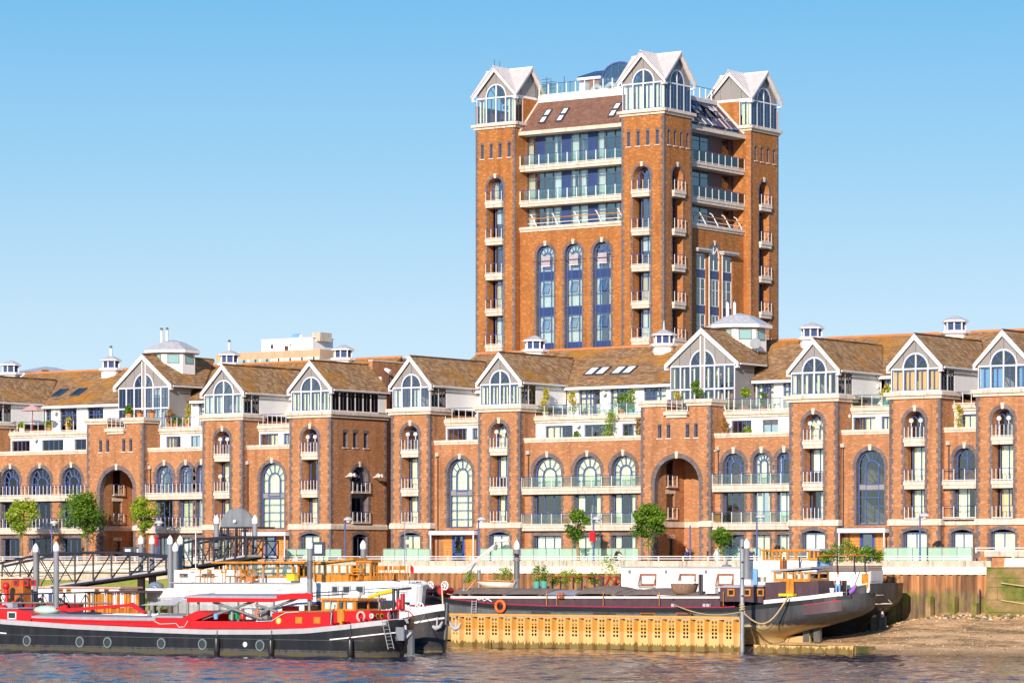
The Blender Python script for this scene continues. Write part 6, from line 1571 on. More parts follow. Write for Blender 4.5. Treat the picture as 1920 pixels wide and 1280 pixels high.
for k in list(SIT): SIT[k] = (SIT[k][0], SIT[k][1], SIT[k][2]-.45)
SIT.update(hiL=(-.1, -.02, .50), hiR=(.1, -.02, .50), knL=(-.12, -.42, .5), knR=(.12, -.42, .5), anL=(-.12, -.42, .09), anR=(.12, -.42, .09), toL=(-.12, -.58, .04), toR=(.12, -.58, .04), haL=(-.14, -.3, .62), fiL=(-.1, -.38, .6), haR=(.14, -.3, .62), fiR=(.1, -.38, .6))
RIDE = dict(SIT); RIDE = {k: (v[0], v[1], v[2]+.5) for k, v in RIDE.items()}
RIDE.update(chest=(0, -.18, 1.36), waist=(0, -.06, 1.15), neck=(0, -.27, 1.5), head0=(0, -.34, 1.58), head1=(0, -.33, 1.69), shL=(-.18, -.24, 1.42), shR=(.18, -.24, 1.42), elL=(-.24, -.42, 1.25), elR=(.24, -.42, 1.25), haL=(-.24, -.6, 1.12), haR=(.24, -.6, 1.12), fiL=(-.22, -.68, 1.1), fiR=(.22, -.68, 1.1), knL=(-.1, -.32, .72), anL=(-.1, -.18, .38), toL=(-.1, -.32, .32), knR=(.1, -.3, .62), anR=(.1, -.1, .2), toR=(.1, -.24, .15))
px = AX(1153, -6.6); person('cyclist in black leaning over the handlebars behind the white railing', px, -6.6, GZ, R(90), RIDE, 'cloth_black', 'cloth_black')
o = thing('bicycle', 'bicycle ridden behind the white railing by the person in black', 'bicycle', (px, -6.6, GZ), R(90))
for yy in (-.62, .42):
    q = MB(); q.tube([(0, yy+.33*math.cos(2*math.pi*i/16), .34+.33*math.sin(2*math.pi*i/16)) for i in range(17)], .02, 'rubber', 5, cap=False)
    for i in range(4): a = math.pi*i/4; q.tube([(0, yy-.32*math.cos(a), .34-.32*math.sin(a)), (0, yy+.32*math.cos(a), .34+.32*math.sin(a))], .004, 'grey_metal', 3)
    q.build('wheel', o, local=True)
q = MB(); q.tube([(0, .42, .34), (0, 0, .3), (0, -.45, .85), (0, .08, .8), (0, .42, .34)], .018, 'red_dark', 5); q.tube([(0, 0, .3), (0, .1, .9)], .018, 'red_dark', 5); q.tube([(0, -.62, .34), (0, -.45, .9), (0, -.48, 1.05)], .016, 'red_dark', 5); q.build('frame', o, local=True)
q = MB(); q.tube([(-.26, -.6, 1.08), (0, -.5, 1.05), (.26, -.6, 1.08)], .015, 'rubber', 5); q.build('handlebar', o, local=True); q = MB(); q.box(-.07, .07, -.02, .22, .89, .93, 'rubber'); q.build('saddle', o, local=True)
person('walker with ginger hair and a dark vest beside the headless blue pole', AX(1288, -6.4), -6.4, GZ, R(-90), WALK, 'cloth_navy', 'cloth_black', 'varnish_dark')
person('walker in a white shirt and white trousers before the smallest tree', AX(1345, -6.4), -6.4, GZ, R(90), WALK, 'cloth_white', 'cloth_white')
person('left one of the walking couple by the galvanised pole, in black', AX(1403, -6.0), -6.0, GZ, R(70), WALK, 'cloth_black', 'cloth_navy')
person('right one of the walking couple, in navy with bare arms', AX(1409, -6.3), -6.3, GZ, R(60), WALK, 'cloth_navy', 'cloth_black')
person('person in white seated on the orange bench', AX(553, -5.1), -5.05, GZ, R(0), SIT, 'cloth_white', 'cloth_navy')
person('person in pink walking behind the gangway at the far left', AX(60, -6.2), -6.2, GZ, R(90), WALK, 'cloth_pink', 'cloth_navy', 'hair_brown')
# ------------------------------------------------------------------ boats
class Hull:
    """lofted hull along +X in world metres; el0/el1 = entry lengths, r0/r1 = rake of the ends"""
    def __init__(s, x0, x1, yc, beam, zb, sheer, el0, el1, r0, r1, p=2.0, flare=0.0, fine=0.0, cut=False):
        s.x0, s.x1, s.yc, s.B, s.zb, s.el0, s.el1, s.r0, s.r1, s.p, s.flare, s.fine = x0, x1, yc, beam, zb, el0, el1, r0, r1, p, flare, fine
        s.sh = sheer; s.cut = cut
    def sheer(s, x):
        P = s.sh
        if x <= P[0][0]: return P[0][1]
        for (a, b), (c, d) in zip(P, P[1:]):
            if x <= c: t = (x-a)/(c-a); t = t*t*(3-2*t) if False else t; return b+(d-b)*t
        return P[-1][1]
    def back(s, w):
        if not s.cut: return s.r1*(1-w)**1.6
        t = min(1, max(0, (w-.12)/.62)); return s.r1*(1-t*t*(3-2*t))+.3*(1-w)
    def half(s, x, w):
        a0 = s.x0+s.r0*(1-w)**1.6; a1 = s.x1-s.back(w)
        f = 1.0
        d0, d1 = x-a0, a1-x
        if d0 <= 0 or d1 <= 0: return 0.0
        if d0 < s.el0: f *= (1-(1-d0/s.el0)**s.p)**(1/2.0)
        if d1 < s.el1: f *= (1-(1-d1/s.el1)**s.p)**(1/2.0)
        bil = min(1.0, 0.78+0.22*math.sin(min(1, w/0.35)*math.pi/2))
        return s.B/2*f*bil
    def rng(s, w): return s.x0+s.r0*(1-w)**1.6, s.x1-s.back(w)
    def pt(s, u, w, side):
        a, b = s.rng(w); x = a+(b-a)*u; zt = s.sheer(x)
        return (x, s.yc+side*s.half(x, w), s.zb+(zt-s.zb)*w)
    def mesh(s, q, mat, n=56, m=9):
        us = [0.5-0.5*math.cos(math.pi*i/n) for i in range(n+1)]; us = [0.6*u+0.4*i/n for i, u in enumerate(us)]
        for side in (-1, 1):
            pts = []; fs = []
            for j in range(m+1):
                w = (j/m)
                for i in range(n+1): pts.append(s.pt(us[i], w, side))
            for j in range(m):
                for i in range(n):
                    a = j*(n+1)+i; f = (a, a+1, a+n+2, a+n+1); fs.append(f if side < 0 else f[::-1])
            q.mesh(pts, fs, mat, True)
        b0 = [s.pt(u, 0, -1) for u in us]; b1 = [s.pt(u, 0, 1) for u in us]; q.mesh(b0+b1, [(i, i+n+1, i+n+2, i+1) for i in range(n)], mat)
    def deck(s, q, mat, drop=0.35, n=40):
        a, b = s.rng(1.0); P = []; Q = []
        for i in range(n+1):
            x = a+.02+(b-a-.04)*i/n; h = max(0, s.half(x, 0.96)-0.03); z = s.sheer(x)-drop; P.append((x, s.yc-h, z)); Q.append((x, s.yc+h, z))
        q.mesh(P+Q, [(i, i+1, i+n+2, i+n+1) for i in range(n)], mat)
    def strake(s, q, mat, z0, z1, xa=None, xb=None, out=0.04, n=48, far=False, rel=True):
        """band on the near side between sheer+z0 and sheer+z1"""
        a, b = s.rng(1.0); a = a+0.01 if xa is None else xa; b = b-0.01 if xb is None else xb
        for side in ((-1, 1) if far else (-1,)):
            P = []
            for i in range(n+1):
                x = a+(b-a)*i/n; zt = s.sheer(x); row = []
                for zz in ((zt+z0, zt+z1) if rel else (z0, z1)):
                    w = min(1, max(0, (zz-s.zb)/(zt-s.zb))); h = s.half(x, w); row.append((h, zz))
                (h0, za), (h1, zc) = row
                P += [(x, s.yc+side*(h0-.01), za), (x, s.yc+side*(h0+out), za), (x, s.yc+side*(h1+out), zc), (x, s.yc+side*(h1-.03), zc)]
            fs = []
            for i in range(n):
                for k in range(3):
                    a_ = i*4+k; f = (a_, a_+4, a_+5, a_+1); fs.append(f[::-1] if side < 0 else f)
            q.mesh(P, fs, mat)
    def near(s, x, z, out=0.0):
        zt = s.sheer(x); w = min(1, max(0, (z-s.zb)/(zt-s.zb))); return (x, s.yc-s.half(x, w)-out, z)
def part(parent, name, f, **kw):
    q = MB(); f(q); return q.build(name, parent, **kw)
def porthole(B, H, x, z, r=0.30, mat='grey_metal', glass='boat_glass'):
    p = H.near(x, z); q = MB(); n = 18
    pts = [];
    for k in range(n):
        a = 2*math.pi*k/n; c, s_ = math.cos(a), math.sin(a)
        pts += [(p[0]+r*c*0.78, p[1]-.05, z+r*s_*.78), (p[0]+r*c, p[1]-.05, z+r*s_), (p[0]+r*c, p[1]+.04, z+r*s_)]
    q.mesh(pts, [f for k in range(n) for f in ((3*k, 3*((k+1) % n), 3*((k+1) % n)+1, 3*k+1), (3*k+1, 3*((k+1) % n)+1, 3*((k+1) % n)+2, 3*k+2))][0:], mat)
    o = q.build('porthole', B); q = MB(); q.face([(p[0]+r*.79*math.cos(2*math.pi*k/n), p[1]-.012, z+r*.79*math.sin(2*math.pi*k/n)) for k in range(n)], glass); q.build('pane', o)
def boxwin(B, x0, x1, y, z0, z1, fm='varnish', gl='boat_glass', e=0.07, F=None, tilt=0.0, cur=None):
    F = F or FS(y); q = MB()
    for (a, b, c, d) in ((x0, x1, z0, z0+e), (x0, x1, z1-e, z1), (x0, x0+e, z0+e, z1-e), (x1-e, x1, z0+e, z1-e)): q.box(a, b, -.05, .0, c, d, fm, F)
    o = q.build('window', B); q = MB(); q.box(x0+e, x1-e, -.02, -.005, z0+e, z1-e, gl, F); q.build('pane', o)
    if tilt:
        q = MB(); P = [F(x0-.02, -.06, z1), F(x1+.02, -.06, z1), F(x1+.02, -tilt, z0-.05), F(x0-.02, -tilt, z0-.05)]; q.tube(P+[P[0]], .045, fm, 4, False); s_ = q.build('open_sash', B); q = MB(); q.face(P, 'glass'); q.build('pane', s_)
    return o
def ring_buoy(name, label, c, r, rr, mat, parent=None):
    q = MB(); n = 20; m_ = 8; pts = []; fs = []
    for i in range(n):
        a = 2*math.pi*i/n
        for j in range(m_):
            b_ = 2*math.pi*j/m_; k = r+rr*math.cos(b_); pts.append((c[0]+k*math.cos(a), c[1]+rr*math.sin(b_), c[2]+k*math.sin(a)))
    for i in range(n):
        for j in range(m_): fs.append((i*m_+j, ((i+1) % n)*m_+j, ((i+1) % n)*m_+(j+1) % m_, i*m_+(j+1) % m_))
    q.mesh(pts, fs, mat, True); o = q.build(name, parent)
    if label: tagit(o, label, 'lifebuoy')
    return o
def fender(label, H, x, zt, zb):
    p = H.near(x, (zt+zb)/2); y = H.near(x, zt)[1]-.2; zs = H.sheer(x); o = thing('fender', label, 'fender', (x, y, zb)); q = MB()
    q.lathe([(.03, zb), (.13, zb+.1), (.17, zb+.25), (.17, zt-.2), (.12, zt-.06), (.04, zt)], (x, y, 0), 'rubber', 12); q.build('body', o); q = MB(); q.tube([(x, y, zt), (x, y+.05, zs)], .02, 'rubber', 5); q.build('rope', o)
def bollard(B, x, y, z, mat='red_paint'):
    q = MB()
    for d in (-.16, .16): q.lathe([(.08, z), (.08, z+.3), (.11, z+.3), (.11, z+.34)], (x+d, y, 0), mat, 8)
    q.build('bollard', B)
def wheelhouse(B, xs, yb, y0, zb_, z0, z1, zt, ov=.35, mat='varnish', glass='glass', posts_w=.12, roofm=None, curt=False, slope=0.0):
    """framed cabin: base boards zb_-z0, windows z0-z1, roof edge z1-zt"""
    xa, xc_ = xs[0], xs[-1]; Fm, Fe = FS(y0), FE(xc_)
    part(B, 'wheelhouse_base', lambda q: q.box(xa, xc_, y0, yb, zb_, z0, mat)); part(B, 'wheelhouse_head', lambda q: q.box(xa, xc_, y0, yb, z1, zt-.12, mat))
    part(B, 'wheelhouse_roof', lambda q: (slabpoly(q, [(xa-ov, y0-ov*.6, zt), (xc_+ov, y0-ov*.6, zt+slope), (xc_+ov, yb+ov, zt+slope), (xa-ov, yb+ov, zt)], .13, roofm or mat)))
    for x in xs: part(B, 'window_post', lambda q: q.box(max(xa, x-posts_w/2), min(xc_, x+posts_w/2), y0+.004, y0+.12, z0, z1, mat))
    for a, b in zip(xs, xs[1:]): pane(Fm, a+posts_w/2, b-posts_w/2, .06, z0+.02, z1-.02, glass, B)
    ym = (y0+yb)/2
    for y in (y0+.06, ym, yb-.06): part(B, 'window_post', lambda q: q.box(xc_-.12, xc_-.004, y-.06, y+.06, z0, z1, mat)); part(B, 'window_post', lambda q: q.box(xa+.004, xa+.12, y-.06, y+.06, z0, z1, mat))
    for a, b in ((y0+.12, ym-.06), (ym+.06, yb-.12)): pane(Fe, a, b, .06, z0+.02, z1-.02, glass, B)
    if curt: part(B, 'curtain', lambda q: [q.box(a+.1+(b-a)*.0, a+.1+(b-a)*.42, y0+.2, y0+.22, z0, z1, 'white_render') for a, b in zip(xs, xs[1:])])
# ---- 1 red barge
YR = -42.6; HR = Hull(-15, AX(768, YR), YR, 4.7, -0.6, [(-15, 2.6), (-12, 2.25), (-8, 1.92), (-2, 1.68), (4, 1.55), (9, 1.48), (14, 1.54), (17, 1.64), (20, 1.92), (22.2, 2.2), (24, 2.42)], 6.5, 4.6, 0.6, 1.2, p=2.2)
B1 = thing('red_barge', 'long red and black barge moored nearest the camera at the left', 'barge', (5, YR, 0))
part(B1, 'hull', lambda q: HR.mesh(q, 'hull_black')); part(B1, 'deck', lambda q: HR.deck(q, 'red_dark', .18)); part(B1, 'rubbing_band', lambda q: HR.strake(q, 'hull_trim', -.26, .02, out=.05, far=True))
part(B1, 'rail_cap', lambda q: q.tube([HR.near(HR.x0+.1+(HR.x1-HR.x0-.2)*i/50, HR.sheer(HR.x0+.1+(HR.x1-HR.x0-.2)*i/50)-.001) for i in range(51)], .05, 'hull_trim', 5))
part(B1, 'white_strake', lambda q: HR.strake(q, 'white_paint', -.80, -.73, AX(618, -45), AX(722, -44.5), out=.06)); part(B1, 'white_strake', lambda q: HR.strake(q, 'white_paint', -.86, -.79, -10, AX(12, -45), out=.05))
for px in (50, 149, 201, 302, 379, 487): porthole(B1, HR, AX(px, -45), .62, .34)
porthole(B1, HR, AX(459, -45), .66, .16, 'white_paint', 'curtain')
ys = -44.25 # side of the superstructure
def side(q, pts, y0=ys, y1=-40.9, mat='red_paint'): q.prism([(AX(a, y0), AZ(a, b, y0)) for a, b in pts], y0, y1, mat, lambda a, b, z: (a, b, z))
part(B1, 'coaming', lambda q: side(q, [(58, 1168), (58, 1154), (292, 1161), (292, 1176)])); part(B1, 'coaming', lambda q: side(q, [(284, 1178), (284, 1155), (345, 1156), (370, 1144), (398, 1150), (356, 1166), (356, 1178)], ys+.02)); part(B1, 'coaming', lambda q: side(q, [(357, 1178), (357, 1163), (510, 1165), (510, 1178)], ys+.03, ys+.18)); part(B1, 'coaming', lambda q: side(q, [(357, 1178), (357, 1163), (510, 1165), (510, 1178)], -41.1, -40.9))
part(B1, 'moulding', lambda q: (side(q, [(58, 1160), (58, 1157.5), (283, 1164.5), (283, 1167)], ys-.08, ys), side(q, [(58, 1167), (58, 1165), (283, 1171.5), (283, 1173.5)], ys-.08, ys)))
def hatch(q, a, b, y0, y1, pa, pb, mat='hatch_grey', arch=.10):
    n = 6; za, zb2 = pa, pb; pts = []
    for i in range(n+1):
        t_ = i/n; y = y0+(y1-y0)*t_; h = arch*math.sin(math.pi*t_); pts += [(a, y, za+h), (b, y, zb2+h)]
    q.mesh(pts, [(2*i, 2*i+1, 2*i+3, 2*i+2) for i in range(n)], mat, True)
    q.box(a, b, y0-.01, y0+.05, min(za, zb2)-.1, max(za, zb2), mat)
zc = lambda a, b: AZ(a, b, ys)
part(B1, 'hatch_cover', lambda q: hatch(q, AX(60, ys), AX(292, ys), ys-.05, -41.0, zc(60, 1154), zc(292, 1160), arch=.16)); part(B1, 'hatch_cover', lambda q: hatch(q, AX(286, ys), AX(344, ys), ys-.05, -41.0, zc(286, 1154), zc(344, 1154), arch=.14))
part(B1, 'fore_house', lambda q: side(q, [(-30, 1166), (-30, 1141), (32, 1141), (60, 1150), (60, 1168)])); boxwin(B1, AX(15, ys), AX(31, ys), ys, zc(20, 1160), zc(20, 1146), 'white_paint')
part(B1, 'fore_house_roof', lambda q: q.box(AX(-30, ys), AX(36, ys), ys-.1, -40.8, zc(10, 1140.5), zc(10, 1139), 'hatch_grey'))
part(B1, 'deck_house', lambda q: side(q, [(510, 1178), (510, 1149), (530, 1146), (618, 1146), (618, 1178)])); part(B1, 'deck_house_roof', lambda q: side(q, [(512, 1148), (530, 1144.5), (622, 1144.5), (622, 1147)], ys-.08, -40.8, 'varnish_dark'))
for px in (561, 595): boxwin(B1, AX(px-6, ys), AX(px+6, ys), ys, zc(px, 1168), zc(px, 1156), 'varnish', 'varnish', .05)
def disc(B, x, y, z, r, ringm, fill, name='porthole'):
    q = MB(); n = 16; pts = []
    for k in range(n): a = 2*math.pi*k/n; pts += [(x+r*.72*math.cos(a), y-.06, z+r*.72*math.sin(a)), (x+r*math.cos(a), y-.06, z+r*math.sin(a)), (x+r*math.cos(a), y+.01, z+r*math.sin(a))]
    q.mesh(pts, [f for k in range(n) for f in ((3*k, 3*((k+1) % n), 3*((k+1) % n)+1, 3*k+1), (3*k+1, 3*((k+1) % n)+1, 3*((k+1) % n)+2, 3*k+2))], ringm); o = q.build(name, B); q = MB(); q.face([(x+r*.73*math.cos(2*math.pi*k/n), y-.02, z+r*.73*math.sin(2*math.pi*k/n)) for k in range(n)], fill); q.build('pane', o)
disc(B1, AX(523, ys), ys, zc(523, 1163), .20, 'yellow_paint', 'curtain_warm')
part(B1, 'after_house', lambda q: side(q, [(619, 1176), (619, 1145), (694, 1144), (694, 1168), (660, 1173)], ys+.12, -41.3)); disc(B1, AX(695, ys), ys+.12, zc(695, 1154), .15, 'white_paint', 'hatch_grey'); None
def edisc(px, py, r, ringm, fill):
    X = AX(694, ys+.12); y = AT(px, X); z = EYE+(HOR-py)*(D0-ST*X+CT*y)/FPX; q = MB(); q.face([(X+.03, y+r*math.cos(2*math.pi*k/16), z+r*math.sin(2*math.pi*k/16)) for k in range(16)], ringm); o = q.build('porthole', B1); q = MB(); q.face([(X+.045, y+r*.7*math.cos(2*math.pi*k/16), z+r*.7*math.sin(2*math.pi*k/16)) for k in range(16)], fill); q.build('pane', o)
edisc(707, 1154, .16, 'yellow_paint', 'rubber'); edisc(715, 1154, .16, 'yellow_paint', 'rubber'); edisc(729, 1153, .2, 'white_paint', 'hatch_grey')
yw = ys+.35; zw = lambda a, b: AZ(a, b, yw)
wheelhouse(B1, [AX(a, yw) for a in (603, 633, 645, 663, 668)], -41.5, yw, zw(640, 1146), zw(640, 1141), zw(640, 1127), zw(640, 1121), ov=.22, curt=False)
part(B1, 'curtain', lambda q: [q.box(AX(a, yw), AX(b, yw), yw+.15, yw+.17, zw(640, 1141), zw(640, 1128), 'white_render') for a, b in ((606, 630), (648, 658))]+[q.box(AX(668, yw)-.2, AX(668, yw)-.18, y0_, y0_+.5, zw(640, 1141), zw(640, 1128), 'white_render') for y0_ in (-43.6, -42.9, -42.2)])
part(B1, 'door', lambda q: q.box(AX(633, ys), AX(645, ys), ys-.02, ys+.1, zc(639, 1171), zc(639, 1142), 'varnish'))
part(B1, 'radar_dome', lambda q: q.lathe([(.35, 0), (.42, .12), (.36, .32), (.15, .42)], (AX(665, -42.5), -42.5, AZ(665, 1120, -42.5)), 'white_plastic', 14))
for px, pt, pb in ((621, 1126, 1170), (711, 1115, 1144)): part(B1, 'exhaust_pipe', lambda q: q.tube([(AX(px, ys-.15), ys-.15, zc(px, pb)), (AX(px, ys-.15), ys-.15, zc(px, (pt+pb)/2)), (AX(px-2, ys-.15), ys-.15, zc(px, (pt+pb)/2-3)), (AX(px, ys-.15), ys-.15, zc(px, pt))], .06, 'galvanised', 8))
for px in (637, 657, 690): bollard(B1, AX(px-9, ys-.2), ys-.2, HR.sheer(AX(px, ys))-.1)
for zz in (.35, .98): part(B1, 'plate_seam', lambda q: HR.strake(q, 'steel_hull', zz, zz+.02, -14, 21.5, out=.012, rel=False))
# canopy over the well
part(B1, 'canopy_beam', lambda q: side(q, [(350, 1128.5), (350, 1117), (508, 1117), (509, 1128)], ys-.05, ys+.05)); 
def arcbeam(q):
    P = []; n = 10
    for i in range(n+1): a = 509+(586-509)*i/n; P.append((AX(a, ys), zc(a, 1117-6*math.sin(math.pi*i/n*.72))))
    Q_ = [(x, z-.36) for x, z in P][::-1]; q.prism(P+Q_, ys-.05, ys+.05, 'red_paint', lambda a, b, z: (a, b, z))
part(B1, 'canopy_beam', arcbeam)
part(B1, 'canopy_roof', lambda q: hatch(q, AX(350, ys), AX(520, ys), ys-.06, -41.0, zc(350, 1116.6), zc(520, 1116.6), arch=.12))
part(B1, 'canvas_awning', lambda q: q.mesh([(AX(262, ys), ys, zc(262, 1134)), (AX(350, ys), ys, zc(350, 1117)), (AX(352, ys), -41.2, zc(350, 1110)), (AX(300, ys), -41.2, zc(300, 1120)), (AX(330, ys), ys-.1, zc(330, 1134))], [(0, 4, 1), (0, 1, 2, 3)], 'hatch_grey'))
for pts in (((380, 1160), (478, 1126)), ((400, 1128), (492, 1160)), ((482, 1150), (560, 1120)), ((480, 1133), (520, 1146)), ((435, 1162), (435, 1146)), ((580, 1122), (580, 1145)), ((352, 1128), (352, 1160)), ((372, 1128), (372, 1158))):
    part(B1, 'strut', lambda q: q.tube([(AX(a, -43.9), -43.9, AZ(a, b, -43.9)) for a, b in pts], .09, 'galvanised', 6))
part(B1, 'boom', lambda q: (side(q, [(104, 1139), (122, 1133), (124, 1140), (240, 1131), (246, 1129), (272, 1147), (270, 1151), (243, 1136), (130, 1146), (104, 1142)], -43.6, -43.4, 'red_paint')))
part(B1, 'windlass', lambda q: (q.lathe([(.2, 2.2), (.2, 2.7)], (AX(3, -43), -43, 0), 'red_paint', 10), q.tube([(AX(-6, -43), -43, 2.75), (AX(10, -43), -43, 2.75)], .12, 'red_paint', 8)))
part(B1, 'tarpaulin', lambda q: q.ball((AX(88, -43), -43, AZ(88, 1143, -43)), .9, 'frost_canvas', 12, (1.1, .8, .35)))
ring_buoy('lifebuoy', 'orange lifebuoy hanging on the red cabin side below the varnished wheelhouse', (AX(676, ys-.1), ys-.06, zc(676, 1155)), .27, .075, 'cloth_pink')
# guard rail, ladder, rudder at the stern
part(B1, 'guard_rail', lambda q: (q.tube([(AX(a, -42.3), -42.3, AZ(a, b, -42.3)) for a, b in ((728, 1145), (750, 1141), (768, 1146), (775, 1154))], .04, 'red_paint', 5), [q.tube([(AX(a, -42.3), -42.3, HR.sheer(AX(a, -42.3))-.1), (AX(a, -42.3), -42.3, AZ(a, b, -42.3))], .03, 'red_paint', 5) for a, b in ((730, 1145), (748, 1141), (766, 1145))]))
part(B1, 'boom_crutch', lambda q: [q.tube([(AX(a, -42), -42, 2.2), (AX(a, -42), -42, AZ(a, 1102, -42))], .10, 'black_metal', 6) for a in (738, 746)])
part(B1, 'yellow_spar', lambda q: q.tube([(AX(a, -41.9), -41.9, AZ(a, b, -41.9)) for a, b in ((690, 1120), (712, 1112), (738, 1107))], [.08, .13, .13], 'yellow_paint', 8)); part(B1, 'spar_head', lambda q: side(q, [(738, 1107), (738, 1103), (768, 1100), (768, 1104)], -42.0, -41.8, 'black_metal'))
def ladder(B, p0, p1, w_=.42, mat='galvanised', n=8, name='ladder'):
    P0, P1 = Vector(p0), Vector(p1); s_ = Vector((w_, 0, .04)); q = MB(); q.tube([P0, P1], .028, mat, 5); q.tube([P0+s_, P1+s_], .028, mat, 5)
    for i in range(n): a = P0.lerp(P1, (i+.5)/n); q.tube([a, a+s_], .02, mat, 4)
    return q.build(name, B)
ladder(B1, (AX(716, -45.0), -45.0, AZ(716, 1163, -45)), (AX(728, -45.2), -45.2, AZ(728, 1217, -45.2)), .42)
part(B1, 'rudder', lambda q: (q.box(AX(748, -44), AX(758, -44), -43.2, -43.0, AZ(750, 1226, -43), AZ(750, 1180, -43), 'steel_hull'), q.box(AX(740, -44), AX(755, -44), -43.9, -43.8, AZ(750, 1200, -43.9), AZ(750, 1175, -43.9), 'grey_metal')))
part(B1, 'anchor', lambda q: (q.tube([(AX(762, -43.2), -43.3, 1.9), (AX(766, -43.2), -43.4, 1.2)], .08, 'hull_trim', 6), q.tube([(AX(757, -43.2), -43.3, 1.55), (AX(766, -43.2), -43.4, 1.15), (AX(773, -43.2), -43.3, 1.5)], .09, 'hull_trim', 6)))
for px, zt, zb_, lb in ((409, 1.15, -.05, 'left one of three black fenders on the red barge'), (511, 1.1, -.05, 'middle one of three black fenders on the red barge'), (655, 1.2, -.05, 'right one of three black fenders on the red barge, below its wheelhouse')): fender(lb, HR, AX(px, -45), zt, zb_)
# ---- 2 black barge with anchors
YA = -32.6; xb_ = AX(838, YA); HA = Hull(-9, xb_, YA, 4.6, -0.5, [(-9, 2.0), (8, 1.7), (12, 1.85), (15, 2.3), (17, 2.75), (xb_, 3.02)], 4, 6.0, .3, 0.35, p=1.7)
B2 = thing('anchor_barge', 'black barge bow with two pale anchors pointing at the yellow piling', 'barge', (6, YA, 0))
part(B2, 'hull', lambda q: HA.mesh(q, 'hull_anchor')); part(B2, 'deck', lambda q: HA.deck(q, 'maroon', .3)); part(B2, 'white_band', lambda q: HA.strake(q, 'white_paint', -.40, .02, 12.6, xb_-.03, out=.035, far=True)); part(B2, 'white_strake', lambda q: HA.strake(q, 'white_paint', -.92, -.80, 8, xb_-.05, out=.05))
part(B2, 'strake', lambda q: HA.strake(q, 'hull_anchor', -2.2, -2.12, 8, xb_-.3, out=.04)); part(B2, 'stem', lambda q: q.tube([(xb_-.30, YA, -.4), (xb_-.1, YA, 1.6), (xb_+.0, YA, 3.1)], .09, 'steel_hull', 6)); part(B2, 'flag_staff', lambda q: q.tube([(xb_-.3, YA, 2.7), (xb_-.4, YA, 4.1)], .05, 'stone', 6))
def anchor(B, c, s_=1.0):
    q = MB(); x, y, z = c
    q.tube([(x, y, z+.75*s_), (x, y-.05, z)], .07*s_, 'hull_trim', 6); q.tube([(x-.62*s_, y-.05, z+.42*s_), (x-.35*s_, y-.08, z+.02), (x, y-.1, z-.12*s_), (x+.35*s_, y-.08, z+.02), (x+.55*s_, y-.05, z+.42*s_)], [.05, .12, .16, .12, .05], 'hull_trim', 7)
    q.tube([(x-.7*s_, y-.05, z+.1), (x-.62*s_, y-.05, z+.5*s_)], [.03, .12], 'hull_trim', 5); q.tube([(x, y, z+.75*s_), (x+.12, y, z+.95*s_)], .05, 'rubber', 5); q.build('anchor', B)
pa = HA.near(AX(817, YA-.8), 1.6, .1); anchor(B2, pa, .8); anchor(B2, (xb_+.35, YA+.5, 1.55), .75)
def handwheel(B, c, r, mat='white_paint'):
    q = MB(); x, y, z = c; q.tube([(x+r*math.cos(2*math.pi*i/14), y, z+r*math.sin(2*math.pi*i/14)) for i in range(15)], .05, mat, 5, cap=False)
    for i in range(3): a = math.pi*i/3+.3; q.tube([(x-r*math.cos(a), y, z-r*math.sin(a)), (x+r*math.cos(a), y, z+r*math.sin(a))], .035, mat, 4)
    q.build('winch_wheel', B)
handwheel(B2, (AX(794, YA-.5), YA-.9, AZ(794, 1139, YA-.9)), .33); part(B2, 'winch', lambda q: (q.box(AX(780, YA), AX(800, YA), YA-.6, YA+.5, 2.0, 2.7, 'black_metal'), q.tube([(AX(775, YA), YA-.3, 2.9), (AX(815, YA), YA-.3, 2.9)], .06, 'crimson', 5)))
part(B2, 'red_post', lambda q: (q.tube([(AX(764, YA), YA-.5, 1.9), (AX(764, YA), YA-.5, AZ(764, 1112, YA))], .15, 'red_dark', 8), q.tube([(AX(761, YA), YA-.9, 1.9), (AX(761, YA), YA-.9, AZ(761, 1120, YA))], .06, 'red_paint', 6)))
part(B2, 'glass_house', lambda q: (q.box(-4.5, 5.5, YA-1.4, YA+1.5, 3.2, 3.3, 'hull_trim'), [q.box(x-.05, x+.05, YA-1.4, YA-1.3, 1.6, 3.2, 'grey_metal') for x in (-4.4, -2.8, -1.0, .8, 2.4, 4.0, 5.4)]))
for a, b in ((-4.35, -2.85), (-2.75, -1.05), (-.95, .75), (.85, 2.35), (2.45, 3.95), (4.05, 5.35)): pane(FS(YA-1.36), a, b, 0, 1.7, 3.18, 'glass', B2)
# ---- 3 white motor barge
YW = -25.0; HW = Hull(AX(335, YW), AX(793, YW), YW, 4.8, -.4, [(-14, 3.75), (-9, 3.72), (0, 3.75), (2, 4.15), (6, 4.3), (9.5, 4.35), (11.5, 3.9)], 3.5, 5.5, .4, 1.0, p=2.0)
B3 = thing('white_barge', 'white barge with two varnished wheelhouses behind the red barge', 'houseboat', (0, YW, 0))
part(B3, 'hull', lambda q: HW.mesh(q, 'hull_white')); part(B3, 'deck', lambda q: HW.deck(q, 'boat_white', .1)); part(B3, 'navy_strake', lambda q: HW.strake(q, 'cloth_navy', -1.35, -1.22, AX(460, -27), 9.5, out=.05)); part(B3, 'dark_topside', lambda q: HW.strake(q, 'hull_anchor', .6, 3.0, 3.0, 10.2, out=.03, rel=False)); part(B3, 'rail_cap', lambda q: HW.strake(q, 'boat_white', -.08, .03, out=.06))
yw3 = -26.4; F3 = FS(yw3); z3 = lambda a, b: AZ(a, b, yw3); x3 = lambda a: AX(a, yw3)
